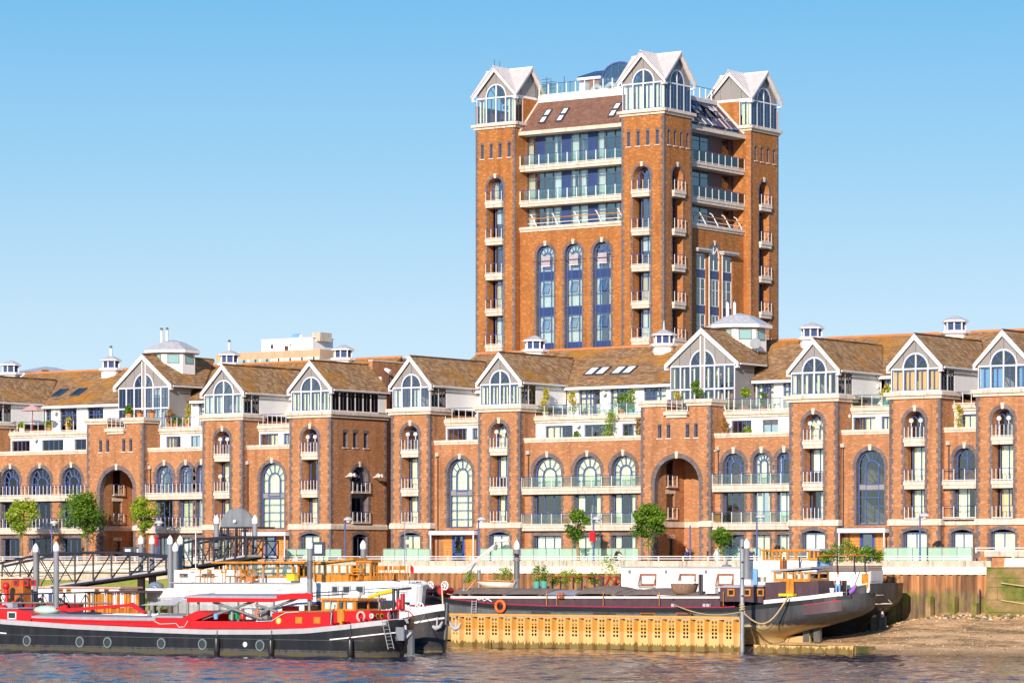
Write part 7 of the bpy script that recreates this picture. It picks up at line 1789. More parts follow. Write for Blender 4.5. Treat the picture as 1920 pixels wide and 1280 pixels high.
part(B3, 'cabin', lambda q: (q.box(x3(336), x3(452), yw3-.5, -25.6, 3.6, z3(400, 1068), 'boat_white'), q.box(x3(385), x3(592), yw3+.1, -25.2, 3.6, z3(480, 1082), 'boat_white'), q.box(x3(430), x3(590), yw3-.55, yw3+.1, 3.6, z3(500, 1093), 'boat_white'), q.box(x3(585), x3(690), yw3+.02, -25.2, 4.0, z3(640, 1090), 'boat_white')))
part(B3, 'deck_top', lambda q: q.box(x3(330), x3(592), yw3-.7, -23.5, z3(500, 1093)+.002, z3(500, 1093)+.06, 'hatch_grey'))
for a, b in ((346, 362), (388, 412)): boxwin(B3, x3(a), x3(b), yw3-.5, z3(400, 1082), z3(400, 1074), 'grey_metal')
for a, b in ((444, 468), (481, 504), (518, 542)): boxwin(B3, x3(a), x3(b), yw3-.55, z3(500, 1108), z3(500, 1101.5), 'hull_trim', 'curtain', .04)
wheelhouse(B3, [x3(a) for a in (424, 437, 448, 462, 493, 520, 548, 560)], -25.2, yw3, z3(480, 1082), z3(480, 1079), z3(480, 1058), z3(480, 1052), ov=.9, roofm='varnish')
wheelhouse(B3, [x3(a) for a in (587, 609, 622, 635, 650, 660)], -25.2, yw3, z3(640, 1090), z3(640, 1077), z3(640, 1059), z3(640, 1055), ov=.2, slope=.35)
wheelhouse(B3, [x3(a) for a in (662, 676, 690)], -25.3, yw3+.3, z3(680, 1087), z3(680, 1079), z3(680, 1056), z3(680, 1050), ov=.15)
part(B3, 'door', lambda q: q.box(x3(610), x3(620), yw3-.1, yw3-.01, z3(615, 1108), z3(615, 1078), 'varnish')); part(B3, 'side_panel', lambda q: q.box(x3(624), x3(642), yw3-.06, yw3-.01, z3(632, 1095), z3(632, 1077), 'varnish'))
for a, b in ((640, 653), (660, 675), (682, 698)): 
    p = HW.near(x3((a+b)/2), 4.0); boxwin(B3, x3(a), x3(b), p[1]-.03, z3(a, 1112), z3(a, 1097), 'hull_trim', 'boat_glass', .08)
part(B3, 'air_scoop', lambda q: q.tube([(x3(502), yw3-.5, z3(502, 1093)), (x3(502), yw3-.5, z3(502, 1074))], .10, 'galvanised', 8)); part(B3, 'flue', lambda q: q.tube([(x3(601), -27.6, 2.5), (x3(601), -27.6, z3(601, 1044))], .07, 'black_metal', 6))
for p0, p1, zz in ((590, 760, 1105), (590, 760, 1111)): part(B3, 'guard_wire', lambda q: q.tube([(x3(p0), -27.5, z3(p0, zz+6)), (x3(660), -27.5, z3(660, zz+2)), (x3(p1), -26.6, z3(p1, zz-6))], .02, 'dark_frame', 4))
part(B3, 'stanchion', lambda q: [q.tube([(x3(a), -27.45, z3(a, 1122)), (x3(a), -27.45, z3(a, 1105))], .02, 'dark_frame', 4) for a in (592, 612, 635, 660, 685, 710, 735)])
random.seed(17)
for i, (a, b) in enumerate(((352, 1089), (362, 1087), (381, 1089), (391, 1088), (404, 1089), (413, 1090), (424, 1087), (438, 1090), (447, 1088), (458, 1086), (468, 1089), (481, 1087))):
    chair(x3(a), yw3-.35+random.uniform(-.15, .2), z3(500, 1093)+.062, R(random.choice([90, -90, 20, 160])), 'varnish', 'varnished deck chair %s' % ['at the left end of the white deck', 'second from the left end of the deck', 'left of the first small table', 'right of the first small table', 'below the two white cabin windows', 'under the left wheelhouse corner', 'before the narrow wheelhouse door', 'below the first wide wheelhouse window', 'beside the leaning table', 'below the second wheelhouse window', 'turned sideways near the steel scoop', 'nearest the steel air scoop'][i], 'varnished chairs on the white barge')
for a, lb in ((371, 'square wooden deck table left of the chairs'), (430, 'wooden deck table among the varnished chairs')): table(x3(a), yw3-.3, z3(500, 1093)+.062, .35, 'varnish', lb)
for i, (a, b) in enumerate(((703, 1076), (712, 1073), (722, 1078), (731, 1072), (738, 1077), (745, 1074), (752, 1079))): chair(x3(a), yw3+.4, z3(a, 1086), R(i*50), 'varnish', ['folded wooden chair at the left of the foredeck heap', 'wooden chair leaning in the foredeck heap', 'low wooden chair in the middle of the heap', 'tallest wooden chair of the foredeck heap', 'wooden chair behind the tallest one', 'wooden chair near the bow end of the heap', 'last wooden chair of the heap by the flag'][i], 'heap of wooden chairs on the white bow')
o = thing('bench', 'varnished garden bench before the right wheelhouse', 'bench', (x3(666), yw3-.2, z3(666, 1087))); zz = z3(666, 1075)
part(o, 'seat', lambda q: [q.box(x3(654), x3(680), yw3-.3+j*.13, yw3-.2+j*.13, zz-.05, zz, 'varnish') for j in range(3)]); part(o, 'backrest', lambda q: [q.box(x3(654), x3(680), yw3+.1, yw3+.14, zz+.12+.15*j, zz+.22+.15*j, 'varnish') for j in range(2)])
for a in (657, 677): part(o, 'leg', lambda q: q.box(x3(a)-.04, x3(a)+.04, yw3-.28, yw3+.12, z3(666, 1087), zz-.05, 'varnish'))
o = thing('flag', 'red ensign hanging limp at the white bow', 'flag', (AX(772, -24), -24, 4)); part(o, 'staff', lambda q: q.tube([(AX(768, -24), -24, 4.1), (AX(769, -24), -24, AZ(769, 1052, -24))], .03, 'stone', 5)); part(o, 'cloth', lambda q: q.mesh([(AX(a, -24.0), -24+.05*k, AZ(a, b, -24)) for k, (a, b) in enumerate(((770, 1058), (775, 1063), (774, 1075), (768, 1074), (766, 1068)))], [(0, 4, 3, 2, 1)], 'red_paint'))
for px, lb, pt, pb in ((759, 'thin steel aerial mast with lamps in front of the brick pier', 965, 1085), (367, 'thin white flagpole at the left of the white barge', 995, 1080)):
    o = thing('mast', lb, 'mast', (AX(px, -24.5), -24.5, 4)); part(o, 'pole', lambda q: q.tube([(AX(px, -24.5), -24.5, AZ(px, pb, -24.5)), (AX(px, -24.5), -24.5, AZ(px, pt, -24.5))], .035, 'galvanised' if px > 500 else 'white_paint', 5))
    if px > 500: part(o, 'lamp', lambda q: [q.box(AX(px+1, -24.5), AX(px+6, -24.5), -24.6, -24.4, AZ(px, y, -24.5)-.12, AZ(px, y, -24.5)+.12, 'galvanised') for y in (1008, 1023)])
o = thing('dinghy', 'grey covered dinghy with a blue spiral at the left of the white barge', 'dinghy', (AX(300, -27), -27, 3)); HD = Hull(AX(277, -27), AX(345, -27), -27, 1.7, AZ(300, 1127, -27), [(-40, AZ(300, 1098, -27)), (-5, AZ(300, 1103, -27))], 1.2, .8, .2, .1); part(o, 'hull', lambda q: HD.mesh(q, 'boat_white', 20, 5)); part(o, 'cover', lambda q: q.ball((AX(292, -27), -27, AZ(300, 1100, -27)), .55, 'grey_metal', 12, (1.1, 1, .7))); part(o, 'blue_spiral', lambda q: q.tube([(AX(290, -27.6)+(.05+.018*i)*math.cos(i*.7), -27.75, AZ(300, 1100, -27)+(.05+.018*i)*math.sin(i*.7)) for i in range(14)], .03, 'blind_blue', 4)); part(o, 'green_mat', lambda q: q.box(AX(285, -27), AX(305, -27), -27.5, -26.7, AZ(300, 1106, -27), AZ(300, 1103, -27), 'green_plastic'))
o = thing('tender', 'cream boat nose between the white bow and the dark barge', 'small boat', (AX(790, -19), -19, 3)); HT = Hull(AX(745, -20.5), AX(802, -20.5), -20.5, 1.8, AZ(780, 1112, -20.5), [(-20, AZ(760, 1088, -20.5)), (6.6, AZ(780, 1088, -20.5)), (7.6, AZ(800, 1096, -20.5))], .6, 1.5, .1, .5); part(o, 'hull', lambda q: HT.mesh(q, 'boat_white', 20, 5)); part(o, 'deck', lambda q: HT.deck(q, 'white_render', .03, 16))
# ---- 4 long dark barge
YD = -17.6; HDk = Hull(AX(783, YD-1), AX(1614, YD-1.5), YD, 5.0, .42, [(5, 3.65), (7, 3.45), (9.4, 3.12), (13, 2.82), (17, 2.72), (24, 2.68), (31, 2.74), (34, 3.02), (37, 3.3), (40.3, 3.72)], 3.2, 4.6, .3, 6.1, p=2.2, cut=True)
B4 = thing('dark_barge', 'long dark grey barge with brown hatches aground behind the yellow piling', 'barge', (23, YD, .4))
part(B4, 'hull', lambda q: HDk.mesh(q, 'hull_grey', 70, 10)); part(B4, 'deck', lambda q: HDk.deck(q, 'maroon', .25)); part(B4, 'black_band', lambda q: HDk.strake(q, 'rubber', -.26, .0, out=.05, far=True)); part(B4, 'crimson_line', lambda q: HDk.strake(q, 'crimson', .0, .07, AX(842, -20), AX(1380, -20), out=.04))
part(B4, 'white_bulwark', lambda q: HDk.strake(q, 'white_paint', -.02, .24, AX(1434, -20), AX(1600, -18), out=.03)); part(B4, 'maroon_panel', lambda q: HDk.strake(q, 'maroon', -.95, -.3, AX(1507, -20), AX(1598, -18), out=.03)); part(B4, 'crimson_line', lambda q: HDk.strake(q, 'crimson', -.32, -.27, AX(1508, -20), AX(1598, -18), out=.05))
yd = -19.55; xd_ = lambda a: AX(a, yd); zd = lambda a, b: AZ(a, b, yd)
def dside(q, pts, mat, y0=yd, y1=-15.7): q.prism([(xd_(a), zd(a, b)) for a, b in pts], y0, y1, mat, lambda a, b, z: (a, b, z))
part(B4, 'coaming', lambda q: dside(q, [(846, 1132), (846, 1120), (1350, 1121), (1350, 1137), (1100, 1137)], 'maroon')); part(B4, 'white_ledge', lambda q: dside(q, [(846, 1121), (846, 1117), (1350, 1117.5), (1350, 1121)], 'white_paint', yd-.08))
def vault(q, a, b, base, rise, mat='canvas_brown', y0=yd, y1=-15.7, wave=0.0):
    n = 8; m_ = max(2, int((xd_(b)-xd_(a))/.6)); pts = []
    for j in range(m_+1):
        x = xd_(a)+(xd_(b)-xd_(a))*j/m_
        for i in range(n+1):
            t_ = i/n; pts.append((x, y0+(y1-y0)*t_, base+(rise+wave*math.sin(math.pi*j/m_))*math.sin(math.pi*(.12+.76*t_))+random.uniform(0, .02)))
    q.mesh(pts, [(j*(n+1)+i, (j+1)*(n+1)+i, (j+1)*(n+1)+i+1, j*(n+1)+i+1) for j in range(m_) for i in range(n)], mat, True)
    for x in (xd_(a), xd_(b)): q.prism([(y0+(y1-y0)*i/n, base+(rise)*math.sin(math.pi*(.12+.76*i/n))) for i in range(n+1)]+[(y1, base-.1), (y0, base-.1)], x-.02, x+.02, mat, lambda a_, b_, z: (b_, a_, z))
zv = zd(1000, 1117)-.12
for a, b, r_, w_ in ((847, 862, .62, 0), (863, 878, .62, 0), (879, 945, .62, 0), (946, 1020, .58, .05), (1078, 1152, .66, .18), (1153, 1170, .6, .0), (1171, 1262, .55, .15), (1263, 1348, .45, .05)): part(B4, 'hatch_canvas', lambda q: vault(q, a, b, zv, r_, 'canvas_brown', wave=w_))
part(B4, 'hatch_canvas', lambda q: vault(q, 1020, 1077, zv, .5, 'hatch_grey'))
for px in (1029, 1048, 1135, 1240, 1360): part(B4, 'copper_stay', lambda q: q.tube([(xd_(px), yd-.25, zd(px, 1135)), (xd_(px), yd-.25, zd(px, 1108))], .03, 'varnish', 4))
part(B4, 'timber_step', lambda q: [q.box(xd_(1051), xd_(1060), yd-.3, yd-.1, zd(1055, 1110+3*j+2), zd(1055, 1110+3*j), 'varnish_dark') for j in range(4)])
for a, b in ((845, 998), (1035, 1114), (1157, 1202), (1207, 1268), (1302, 1385)): part(B4, 'side_panel', lambda q: HDk.strake(q, 'steel_hull', -1.05, -.38, AX(a, -20), AX(b, -20), out=.02, n=16))
for px in (1004, 1027, 1123, 1147): porthole(B4, HDk, AX(px, -20), 1.92, .22, 'steel_hull', 'rubber')
p = HDk.near(AX(1215, -20), 2.1); boxwin(B4, AX(1203, -20), AX(1230, -20), p[1]-.01, 1.7, 2.36, 'varnish_dark', e=.06); boxwin(B4, AX(1271, -20), AX(1298, -20), p[1]-.01, 1.75, 2.36, 'varnish_dark', e=.06, tilt=.35)
part(B4, 'after_cabin', lambda q: (dside(q, [(1350, 1127), (1350, 1100), (1395, 1100), (1395, 1127)], 'maroon'), dside(q, [(1396, 1127), (1396, 1098), (1430, 1098), (1430, 1130)], 'maroon', yd+.03), dside(q, [(1430, 1127), (1430, 1091), (1530, 1088), (1530, 1118)], 'maroon', yd+.3)))
part(B4, 'cabin_roof', lambda q: (dside(q, [(1346, 1101), (1360, 1096), (1396, 1098), (1396, 1101)], 'hatch_grey', yd-.06), dside(q, [(1396, 1099), (1398, 1096), (1432, 1096), (1432, 1099)], 'hatch_grey', yd-.03)))
for a in (1365, 1395, 1420): boxwin(B4, xd_(a), xd_(a+13), yd-.02, zd(a, 1117), zd(a, 1103), 'varnish', 'rubber', .09)
wheelhouse(B4, [xd_(a) for a in (1447, 1470, 1487, 1499, 1515)], -16.9, yd+.2, zd(1470, 1090), zd(1470, 1084), zd(1470, 1073.5), zd(1470, 1068), ov=.15, roofm='hatch_grey', slope=.22, mat='varnish', curt=True)
part(B4, 'door', lambda q: (q.box(xd_(1472), xd_(1486), yd+.12, yd+.19, zd(1480, 1113), zd(1480, 1085), 'varnish'), q.box(xd_(1478.6), xd_(1479.2), yd+.10, yd+.12, zd(1480, 1113), zd(1480, 1085), 'varnish_dark')))
part(B4, 'yellow_locker', lambda q: q.box(xd_(1465), xd_(1492), yd-.35, yd+.1, zd(1478, 1117), zd(1478, 1112), 'yellow_paint'))
part(B4, 'twin_flue', lambda q: [q.tube([(xd_(a), -19.3, zd(a, 1112)), (xd_(a), -19.3, zd(a, 1076)), ], .08, 'black_metal', 8) for a in (1308, 1312)])
def winch(q):
    X_ = lambda a: AX(a, YD-.7)
    q.box(X_(804), X_(824), YD-.5, YD+.6, 3.1, 3.9, 'black_metal'); q.tube([(X_(803), YD-.7, 3.75), (X_(803), YD+.5, 3.75)], .30, 'red_paint', 12); q.tube([(X_(826), YD-.7, 3.65), (X_(826), YD+.5, 3.65)], .24, 'red_paint', 12)
part(B4, 'winch', winch); handwheel(B4, (AX(807, YD-.9), YD-.9, AZ(807, 1097, YD-.9)), .26); handwheel(B4, (AX(834, YD-.9), YD-.9, AZ(834, 1097, YD-.9)), .28)
part(B4, 'guard_rail', lambda q: [q.tube([(xd_(a), YD-1.6, 3.1), (xd_(a), YD-1.6, 3.7)], .02, 'hull_trim', 4) for a in (786, 796, 806)]+[q.tube([(xd_(785), YD-1.6, 3.7), (xd_(810), YD-1.7, 3.6)], .02, 'hull_trim', 4)])
ladder(B4, (AX(886, -20.3), -20.35, AZ(886, 1125, -20.3)), (AX(885, -20.3), -20.35, AZ(885, 1149, -20.3)), .36, 'hull_trim', 5)
def rud(q):
    for a in (1507, 1527): q.box(AX(a, YD), AX(a+12, YD), YD-.12, YD+.12, AZ(a, 1203, YD), AZ(a, 1163, YD), 'rudder_wood')
    q.box(AX(1519, YD), AX(1527, YD), YD-.06, YD+.06, AZ(1520, 1195, YD), AZ(1520, 1168, YD), 'rubber')
part(B4, 'rudder', rud); part(B4, 'skeg', lambda q: q.prism([(AX(1430, YD), .35), (AX(1520, YD), .45), (AX(1520, YD), 1.0), (AX(1470, YD), .9)], YD-.1, YD+.1, 'hull_grey', lambda a, b, z: (a, b, z)))
part(B4, 'stern_light', lambda q: q.ball(HDk.near(AX(1580, -18.5), 3.25, .02), .08, 'red_paint', 8)); part(B4, 'fairlead', lambda q: [q.box(xd_(a), xd_(a+5), yd-.55, yd-.3, zd(a, 1137), zd(a, 1131), 'hull_trim') for a in (1326, 1333, 1267)])
part(B4, 'crane_post', lambda q: q.tube([(xd_(866), YD, 3.4), (xd_(866), YD, AZ(866, 1068, YD))], .12, 'grey_metal', 8)); part(B4, 'crane_boom', lambda q: (q.tube([(AX(868, YD), YD, AZ(868, 1071, YD)), (AX(938, YD), YD, AZ(938, 1014, YD))], [.15, .12], 'white_paint', 4, False), q.tube([(AX(930, YD), YD, AZ(930, 1013, YD)), (AX(954, YD), YD, AZ(954, 1012, YD))], .13, 'white_paint', 6), q.tube([(AX(868, YD), YD, AZ(868, 1092, YD)), (AX(892, YD), YD, AZ(892, 1054, YD))], .06, 'grey_metal', 6)))
part(B4, 'crane_tackle', lambda q: (q.tube([(AX(932, YD), YD, AZ(932, 1016, YD)), (AX(928, YD), YD, AZ(928, 1030, YD))], .12, 'grey_metal', 6), q.tube([(AX(934, YD), YD, AZ(934, 1014, YD)), (AX(940, YD), YD, AZ(940, 1090, YD))], .012, 'rope', 3)))
ring_buoy('lifebuoy', 'bright orange lifebuoy on the grey side of the dark barge', (AX(937, -20.4), -20.35, AZ(937, 1136, -20.4)), .36, .10, 'orange_plastic')
o = thing('covered_dinghy', 'brown wicker-like covered dinghy on the barge roof before the white cabin', 'dinghy', (AX(1284, -18.5), -18.5, 3)); HC = Hull(AX(1262, -18.6), AX(1305, -18.6), -18.6, 1.5, zd(1284, 1113), [(0, zd(1284, 1096)), (30, zd(1284, 1093))], .5, .5, .25, .25); part(o, 'hull', lambda q: HC.mesh(q, 'wicker', 18, 5)); part(o, 'cover', lambda q: q.tube([(AX(a, -18.9), -18.9, zd(a, b)) for a, b in ((1262, 1093), (1275, 1092), (1290, 1095), (1303, 1091))], [.05, .16, .16, .08], 'white_plastic', 6))
o = thing('rowing_boat', 'weathered cream rowing boat lying on the dark barge roof among plants', 'rowing boat', (AX(930, -18), -18, 3)); HN = Hull(AX(893, -17.5), AX(966, -17.5), -17.5, 1.3, zd(930, 1101), [(0, zd(930, 1080)), (14, zd(930, 1090)), (40, zd(930, 1092))], 1.6, .6, .7, .2); part(o, 'hull', lambda q: HN.mesh(q, 'pale_concrete', 20, 5)); part(o, 'rail', lambda q: HN.strake(q, 'varnish_dark', -.08, .02, out=.04))
def planting(lb, px, py, t_, r, h, mat, seed): shrub(lb, AX(px, t_), t_, AZ(px, py, t_), r, h, mat, None, seed=seed, n=420, s=.14)
planting('wild grass growing behind the crane post', 880, 1100, -14, .7, 1.0, 'leaf_lime', 61); planting('weeds spilling over the weathered rowing boat', 945, 1098, -15, 1.0, 1.1, 'leaf_lime', 62)
for px, lb in ((1006, 'left teal tub with a broad leaf plant'), (1020, 'right teal tub with a tall thin plant')): shrub(lb, AX(px, -15), -15, AZ(px, 1103, -15), .55, 1.5, 'leaf_green', 'teal_pot', .5, 320, seed=px)
planting('low planting bed left of the rusty rail', 1046, 1102, -12, .8, .7, 'leaf_lime', 63); planting('dense bush behind the copper stay', 1065, 1102, -12, .9, 1.2, 'leaf_lime', 64); planting('small bush between the fence posts', 1085, 1102, -12, .5, .9, 'leaf_lime', 65); planting('tall leafy bush left of the white cabin', 1140, 1102, -11.5, 1.2, 2.1, 'leaf_lime', 66); planting('low green bush by the rust red braces', 1108, 1102, -12, .7, .9, 'leaf_green', 67)
o = thing('deck_fence', 'thin rusty rail fence behind the planting on the hatches', 'fence', (AX(1080, -12.5), -12.5, 3))
for px in (1011, 1036, 1051, 1075, 1091, 1115, 1131, 1155): part(o, 'post', lambda q: q.box(AX(px, -12.5)-.04, AX(px, -12.5)+.04, -12.54, -12.46, AZ(px, 1104, -12.5), AZ(px, 1080, -12.5), 'black_metal'))
part(o, 'rail', lambda q: q.box(AX(1011, -12.5), AX(1160, -12.5), -12.53, -12.47, AZ(1080, 1081, -12.5), AZ(1080, 1079.5, -12.5), 'red_dark'))
for px in (1135, 1149): part(o, 'brace', lambda q: q.tube([(AX(px, -13), -13, AZ(px, 1098, -13)), (AX(px+9, -13), -13, AZ(px, 1080, -13))], .09, 'red_dark', 4))
person('person in a white shirt and blue shorts on the stern of the dark barge', AX(1571, -17.4), -17.4, HDk.sheer(39)-.25, R(200), STAND, 'cloth_white', 'blind_blue', 'red_paint', short=True)
chair(AX(1552, -18), -18, HDk.sheer(38.5)-.25, R(60), 'wicker', 'brown slatted deck chair left of the standing person', 'stern furniture'); chair(AX(1585, -17.6), -17.6, HDk.sheer(39)-.25, R(-90), 'grey_metal', 'grey folding chair right of the standing person', 'stern furniture')
o = thing('flag', 'furled blue flag at the stern of the dark barge', 'flag', (AX(1600, -17.6), -17.6, 3.5)); part(o, 'staff', lambda q: q.tube([(AX(1596, -17.6), -17.6, 3.6), (AX(1612, -17.6), -17.6, AZ(1612, 1072, -17.6))], .03, 'dark_frame', 5)); part(o, 'cloth', lambda q: q.tube([(AX(a, -17.6), -17.65, AZ(a, b, -17.6)) for a, b in ((1606, 1096), (1601, 1104), (1595, 1110))], [.08, .16, .14], 'purple', 6))
o = thing('flag', 'red ensign on a slanting staff at the houseboat stern', 'flag', (AX(1618, -13), -13, 3.5)); part(o, 'staff', lambda q: q.tube([(AX(1610, -13.5), -13.5, AZ(1610, 1100, -13.5)), (AX(1622, -13.5), -13.5, AZ(1622, 1070, -13.5))], .025, 'stone', 5)); part(o, 'cloth', lambda q: q.mesh([(AX(a, -13.5), -13.55-.06*k, AZ(a, b, -13.5)) for k, (a, b) in enumerate(((1612, 1085), (1621, 1076), (1622, 1098), (1617, 1100)))], [(0, 1, 2, 3)], 'red_paint'))
# ---- 5 white houseboat
YH = -12.2; HH = Hull(AX(1000, YH), AX(1669, YH-1), YH, 5.0, .9, [(0, 3.2), (25, 3.3), (33, 3.6), (36.5, 3.95), (38.2, 4.3)], 3, 2.6, .3, 2.6, p=2.6, cut=True)
B5 = thing('white_houseboat', 'white cabin houseboat with black hull behind the dark barge', 'houseboat', (27, YH, 1))
part(B5, 'hull', lambda q: HH.mesh(q, 'hull_anchor', 50, 8)); part(B5, 'deck', lambda q: HH.deck(q, 'hatch_grey', .1)); part(B5, 'rail_cap', lambda q: q.tube([HH.near(x/4, HH.sheer(x/4)) for x in range(120, 153)], .06, 'frost_canvas', 5))
yh = -14.3; xh = lambda a: AX(a, yh); zh = lambda a, b: AZ(a, b, yh)
part(B5, 'cabin', lambda q: (q.box(xh(1165), xh(1400), yh, -12.8, 2.9, zh(1280, 1063.5), 'boat_white'), q.box(xh(1162), xh(1405), yh-.12, -12.6, zh(1280, 1063.5), zh(1280, 1061.5), 'hull_trim')))
for a in (1202, 1276, 1347): boxwin(B5, xh(a), xh(a+29), yh-.01, zh(a, 1096), zh(a, 1076), 'varnish_dark', 'blind_white', .08, tilt=.35)
for a in (1182, 1250, 1325): part(B5, 'wall_lamp', lambda q: q.box(xh(a)-.06, xh(a)+.06, yh-.18, yh, zh(a, 1073), zh(a, 1068), 'grey_metal'))
boxwin(B5, xh(1324), xh(1346), yh-.01, zh(1330, 1112), zh(1330, 1101), 'varnish_dark'); part(B5, 'blue_door', lambda q: q.box(xh(1412), xh(1420), yh-.02, yh+.02, 3.3, zh(1415, 1065), 'blind_blue')); part(B5, 'roof_light', lambda q: q.lathe([(.35, 0), (.3, .1), (.08, .14), (.06, .4)], (xh(1328), -12, zh(1328, 1061.5)), 'grey_metal', 10))
part(B5, 'upper_cabin', lambda q: (q.box(xh(1400), xh(1540), yh+.25, -12.8, 3.0, zh(1470, 1050), 'boat_white'), q.box(xh(1478), xh(1552), yh+.1, yh+.25, 4.6, zh(1500, 1052), 'blind_blue'), q.box(xh(1480), xh(1530), yh+.02, yh+.1, 4.8, zh(1500, 1053), 'boat_white')))
wheelhouse(B5, [xh(a) for a in (1425, 1443, 1451, 1458, 1472, 1487, 1513)], -13.0, yh+.3, zh(1470, 1050), zh(1470, 1047), zh(1470, 1034), zh(1470, 1029), ov=.08, mat='varnish', roofm='varnish', curt=False)
wheelhouse(B5, [xh(a) for a in (1514, 1524, 1533)], -12.9, yh+.15, zh(1530, 1050), zh(1530, 1045), zh(1530, 1033), zh(1530, 1028), ov=.1, mat='varnish', roofm='hull_trim')
part(B5, 'wheelhouse_foot', lambda q: q.box(xh(1459), xh(1472), yh+.2, yh+.24, zh(1465, 1068), zh(1465, 1050), 'varnish_dark'))
part(B5, 'after_cabin', lambda q: q.box(xh(1540), xh(1630), yh-.02, -12.6, 3.7, zh(1600, 1069.5), 'boat_white')); part(B5, 'varnished_panel', lambda q: q.box(xh(1616), xh(1629), yh-.05, yh-.02, zh(1620, 1101), zh(1620, 1075), 'varnish')); part(B5, 'grey_locker', lambda q: q.box(xh(1630)+.02, xh(1630)+.1, yh+.05, -12.7, zh(1640, 1089), zh(1640, 1069), 'hull_trim'))
part(B5, 'planter_box', lambda q: [q.box(xh(1540), xh(1631), yh-.25, -12.7, zh(1590, 1069.4-3.2*j)+.01, zh(1590, 1066.2-3.2*j), 'canvas_brown') for j in range(3)])
HL = ['low shrub at the left end', 'second shrub, pale green', 'feathery shrub under the cladding', 'tallest bamboo-like shrub', 'broad dark shrub before the blue door', 'thin lime shrub right of the door', 'rounded shrub near the corner', 'corner shrub', 'shrub just behind the corner', 'rearmost shrub on the short side']
for i, (a, yy, r_, h_) in enumerate(((1546, yh, .75, 1.1), (1558, yh, .8, 1.3), (1571, yh, .9, 1.9), (1584, yh, .95, 2.4), (1597, yh, .9, 2.1), (1609, yh, .8, 1.5), (1619, yh, .8, 1.6), (1628, yh, .7, 1.7), (1640, -13.4, .7, 1.6), (1650, -12.9, .6, 1.3))):
    shrub(HL[i]+' of the houseboat roof planter', AX(a, yy), yy, zh(1590, 1062), r_*.85, h_*.72, 'leaf_green' if i % 3 else 'leaf_lime', None, seed=80+i, n=380, group='shrubs in the houseboat planter')
o = thing('roof_railing', 'thin black railing with a varnished top round the houseboat roof planter', 'railing', (xh(1590), yh-.35, 5))
for a in (1476, 1505, 1540, 1576, 1608, 1628): part(o, 'post', lambda q: q.box(xh(a)-.035, xh(a)+.035, yh-.45, yh-.38, zh(a, 1072), zh(a, 1043), 'black_metal'))
part(o, 'rail', lambda q: (q.box(xh(1540), xh(1630), yh-.46, yh-.37, zh(1590, 1041.5), zh(1590, 1040), 'varnish_dark'), q.box(xh(1630)-.05, xh(1630)+.04, yh-.37, -12.5, zh(1590, 1041.5), zh(1590, 1040), 'varnish_dark')))
def rud2(q):
    for a in (1634, 1650): q.box(AX(a, YH), AX(a+11, YH), YH-.12, YH+.12, AZ(a, 1194, YH), AZ(a, 1155, YH), 'rudder_wood'); q.tube([(AX(a+6, YH), YH-.1, AZ(a, 1156, YH)), (AX(a+6, YH), YH-.1, AZ(a, 1145, YH))], [.16, .06], 'hull_trim', 6)
part(B5, 'rudder', rud2); part(B5, 'name_board', lambda q: HH.strake(q, 'blind_white', -1.35, -.75, AX(1642, -13.6), AX(1659, -13.3), out=.03, n=6))
# ---- 6 cabin boat with striped curtains, 7 red tug, far left
YC = -30.0; xc6 = lambda a: AX(a, YC); zc6 = lambda a, b: AZ(a, b, YC)
B6 = thing('cabin_boat', 'small wooden cabin boat with pink striped curtains behind the red barge', 'boat', (xc6(220), YC, 0))
H6 = Hull(xc6(120), xc6(300), YC+1.2, 3.2, -.2, [(-60, zc6(200, 1148)), (60, zc6(200, 1150))], 3, 2, .5, .5); part(B6, 'hull', lambda q: H6.mesh(q, 'boat_white', 24, 6)); part(B6, 'deck', lambda q: H6.deck(q, 'canvas_brown', .05, 20))
part(B6, 'cabin_roof', lambda q: slabpoly(q, [(xc6(168), YC-.5, zc6(200, 1108)), (xc6(266), YC-.5, zc6(200, 1106)), (xc6(266), YC+2.2, zc6(200, 1106)), (xc6(168), YC+2.2, zc6(200, 1108))], .14, 'maroon'))
for a in (171, 184, 190, 207, 212, 226, 240, 246, 262): part(B6, 'post', lambda q: q.box(xc6(a)-.09, xc6(a)+.09, YC-.3, YC-.15, zc6(a, 1149), zc6(a, 1108), 'varnish'))
part(B6, 'cabin_side', lambda q: q.box(xc6(170), xc6(263), YC-.25, YC-.18, zc6(200, 1150), zc6(200, 1138), 'varnish_dark')); part(B6, 'cabin_door', lambda q: q.box(xc6(191), xc6(200), YC-.32, YC-.26, zc6(200, 1150), zc6(200, 1112), 'varnish'))
for a, b in ((173, 183), (198, 206), (213, 225), (229, 239), (247, 261)):
    part(B6, 'curtain', lambda q: [q.box(xc6(a)+i*.09, xc6(a)+i*.09+.05, YC-.1-.02*(i % 2), YC-.08-.02*(i % 2), zc6(a, 1138), zc6(a, 1111), 'cloth_pink' if i % 2 else 'cloth_white') for i in range(int((xc6(b)-xc6(a))/.09))])
B7 = thing('red_tug', 'small red boat with tyres and a varnished cabin under the gangway', 'boat', (xc6(40), -27, 0))
H7 = Hull(AX(-60, -27), AX(150, -27), -27, 3.4, -.2, [(-60, AZ(0, 1122, -27)), (0, AZ(0, 1132, -27))], 3, 3, .5, .5); part(B7, 'hull', lambda q: H7.mesh(q, 'red_dark', 24, 6)); part(B7, 'deck', lambda q: H7.deck(q, 'red_dark', .05, 20))
part(B7, 'cabin', lambda q: q.box(AX(20, -27), AX(62, -27), -28, -27.2, 2, AZ(40, 1084, -28), 'varnish_dark')); part(B7, 'cabin_roof', lambda q: q.box(AX(17, -27), AX(66, -27), -28.2, -27.1, AZ(40, 1084, -28), AZ(40, 1081, -28), 'stone'))
